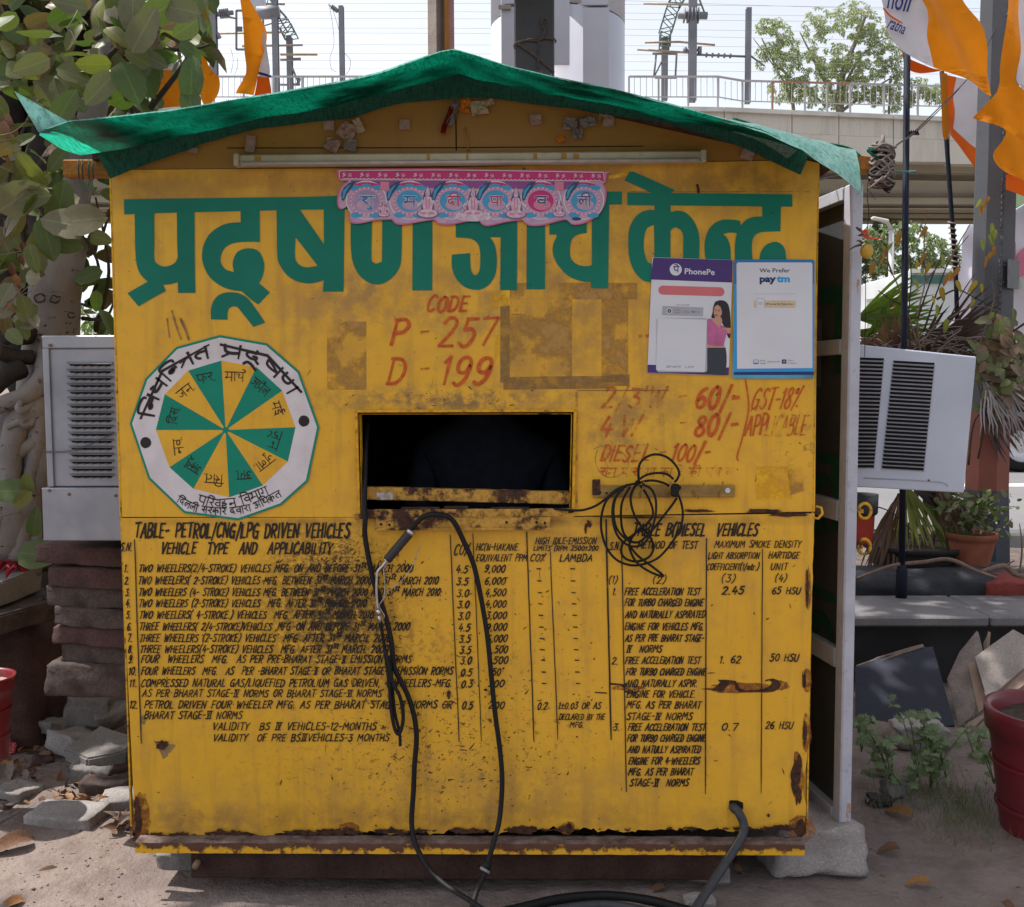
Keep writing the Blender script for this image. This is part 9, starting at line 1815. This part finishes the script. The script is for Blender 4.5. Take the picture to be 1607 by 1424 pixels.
for (x0, y0, pts) in ((0, 0, [(516, 5), (522, 40), (524, 70), (518, 90), (520, 108), (528, 113)]), (0, 0, [(520, 8), (530, 40), (533, 55)]), (0, 0, [(541, 84), (550, 95), (548, 110), (543, 117)]), (0, 0, [(362, 76), (366, 95), (362, 117)]), (0, 0, [(372, 90), (373, 104), (368, 118)])):
    wire([(a_, c_, 42) for a_, c_ in pts], .011, {516: 'long drooping jumper wire left of the short lone mast', 520: 'short slanting jumper wire at the top of the short lone mast', 541: 'curved jumper wire right of the short lone mast', 362: 'small drooping jumper wire left of the mesh frame foot', 372: 'smaller jumper wire under the square mesh frame'}[pts[0][0]], 'wire', bpy.data.materials['faint wire'], 'jumper wires near the masts')
b = MB(); p = [at(371, 17, 43), at(413, 17, 43), at(413, 78, 43), at(371, 78, 43)]
for i in range(4): b.bar(p[i], p[(i+1) % 4], .08)
b.box(at(376, 46, 43), (.25, .05, .22)); setp(b.build('mesh_frame', MST), 'square wire mesh frame behind the twisted orange flag', 'frame')
b = MB(); b.box(at(403, 5, 43), (.75, .4, .9), bev=.03); setp(b.build('equipment_box', CL), 'pale equipment box high beside the left lattice beam', 'box')
# ------------------------------------------------------------------ street beyond
sl_ = empty('street_lamp', at(1400, 560, 30), 0, 'pale street lamp seen under the viaduct', 'street lamp'); b = MB(); b.tube([Vector((at(1399, 560, 30).x, 30, 0)), at(1399, 362, 30)], .09, 8); b.tube([at(1399, 362, 30), at(1393, 350, 30), at(1380, 345, 30)], .06, 6); b.build('post', RL, sl_); b = MB(); b.box(at(1381, 345, 30), (.55, .2, .1), Matrix.Rotation(R(12), 3, 'Y'), bev=.03); b.build('lamp_head', CONW, sl_)
def farbox(name, x0, y0, x1, y1, Y, th, m, label, cat, parts=()):
    t = empty(name, at((x0+x1)/2, y1, Y), 0, label, cat); a_, c_ = at(x0, y0, Y), at(x1, y1, Y); b = MB(); b.box(((a_.x+c_.x)/2, Y+th/2, (a_.z+c_.z)/2), (c_.x-a_.x, th, a_.z-c_.z), bev=.03); b.build('body', m, t)
    for nm, xa, ya, xb, yb, mm in parts: a_, c_ = at(xa, ya, Y-.06), at(xb, yb, Y-.06); b = MB(); b.box(((a_.x+c_.x)/2, Y-.03, (a_.z+c_.z)/2), (c_.x-a_.x, .06, a_.z-c_.z)); b.build(nm, mm, t)
    return t
WAW = simple('white awning', (.62, .58, .56), .6, vs=2, c2=(.52, .47, .46)); RDB = simple('red print', (.50, .10, .10), .6); GRB = simple('green stall sheet', (.10, .30, .22), .6); GYV = simple('dark van side', (.10, .10, .11), .5)
aw = empty('market_awning', at(1395, 500, 22), 0, 'white awning with faint red print under the viaduct beside the charm', 'awning'); fl('cloth', [(1360, 470), (1420, 462), (1424, 512), (1362, 522)], 22, WAW, aw, .12, 1.4); fl('red_print', [(1372, 478), (1408, 474), (1410, 482), (1372, 487)], 21.8, RDB, aw, .05, 1.4); fl('red_print', [(1366, 492), (1400, 488), (1400, 492), (1368, 496)], 21.8, RDB, aw, .05, 1.4)
farbox('stall', 1360, 515, 1424, 560, 23, 2.0, CONW, 'pale market stall below the white awning', 'stall', [('green_sheet', 1402, 517, 1424, 545, GRB)])
farbox('white_van', 1428, 424, 1510, 640, 24, 4.0, simple('van white', (.50, .52, .53), .4, .5, vs=.6), 'large white van body behind the flag poles', 'van', [('roof_rail', 1428, 422, 1508, 428, CONW), ('green_window_band', 1430, 432, 1484, 445, simple('green tint band', (.05, .13, .11), .4)), ('red_lamp', 1488, 430, 1506, 440, RDB)])
co_ = empty('white_tent', at(1520, 540, 16), 0, 'tall white pointed tent cloth behind the leaning flag pole', 'tent'); fl('cloth', [(1508, 375), (1516, 355), (1560, 345), (1560, 560), (1482, 555)], 16, simple('tent white', (.58, .54, .60), .6, vs=1, c2=(.50, .46, .52)), co_, .15, 1.5)
farbox('far_wall', 1200, 560, 1900, 640, 34, .5, CONW, 'long pale wall far beyond the road', 'wall')
# car whose wheel shows at the right edge
car = empty('parked_car', at(1640, 738, 12.6), 0, 'dark car with a silver wheel, cut off at the right edge beyond the road', 'car')
c_ = at(1603, 692, 12.6); dk = simple('dark car paint', (.03, .04, .035), .3, .6); cz = c_.z; rr_ = .40
def cbox(x0, x1, z0, z1, y0, y1, nm, m, bev=.08): b = MB(); b.box(((x0+x1)/2, (y0+y1)/2, (z0+z1)/2), (x1-x0, y1-y0, z1-z0), bev=bev); return b.build(nm, m, car)
cbox(c_.x-.85, c_.x+3.4, cz-.1, cz+.42, 12.75, 14.3, 'body', dk, .12); cbox(c_.x+.2, c_.x+2.7, cz+.42, cz+.95, 12.9, 14.15, 'cabin', simple('car glass', (.02, .025, .03), .1, .6), .2); cbox(c_.x-.9, c_.x-.78, cz-.12, cz+.06, 12.8, 14.2, 'bumper', BLACKM, .04)
for dx in (0, 2.6):
    rot = Matrix.Rotation(R(90), 3, 'X'); t_ = MB(); t_.lathe([(rr_*.62, -.1), (rr_*.9, -.11), (rr_, -.07), (rr_, .07), (rr_*.9, .11), (rr_*.62, .1)], (0, 0, 0), 32); t_.V = [rot @ v+Vector((c_.x+dx, 12.66, rr_+.01)) for v in t_.V]; wh = t_.build('wheel', RUBBER, car)
    t_ = MB(); t_.lathe([(.01, .05), (rr_*.2, .06), (rr_*.58, .02), (rr_*.64, .09)], (0, 0, 0), 24); t_.V = [rot @ v+Vector((c_.x+dx, 12.64, rr_+.01)) for v in t_.V]; t_.build('rim', STEEL, wh)
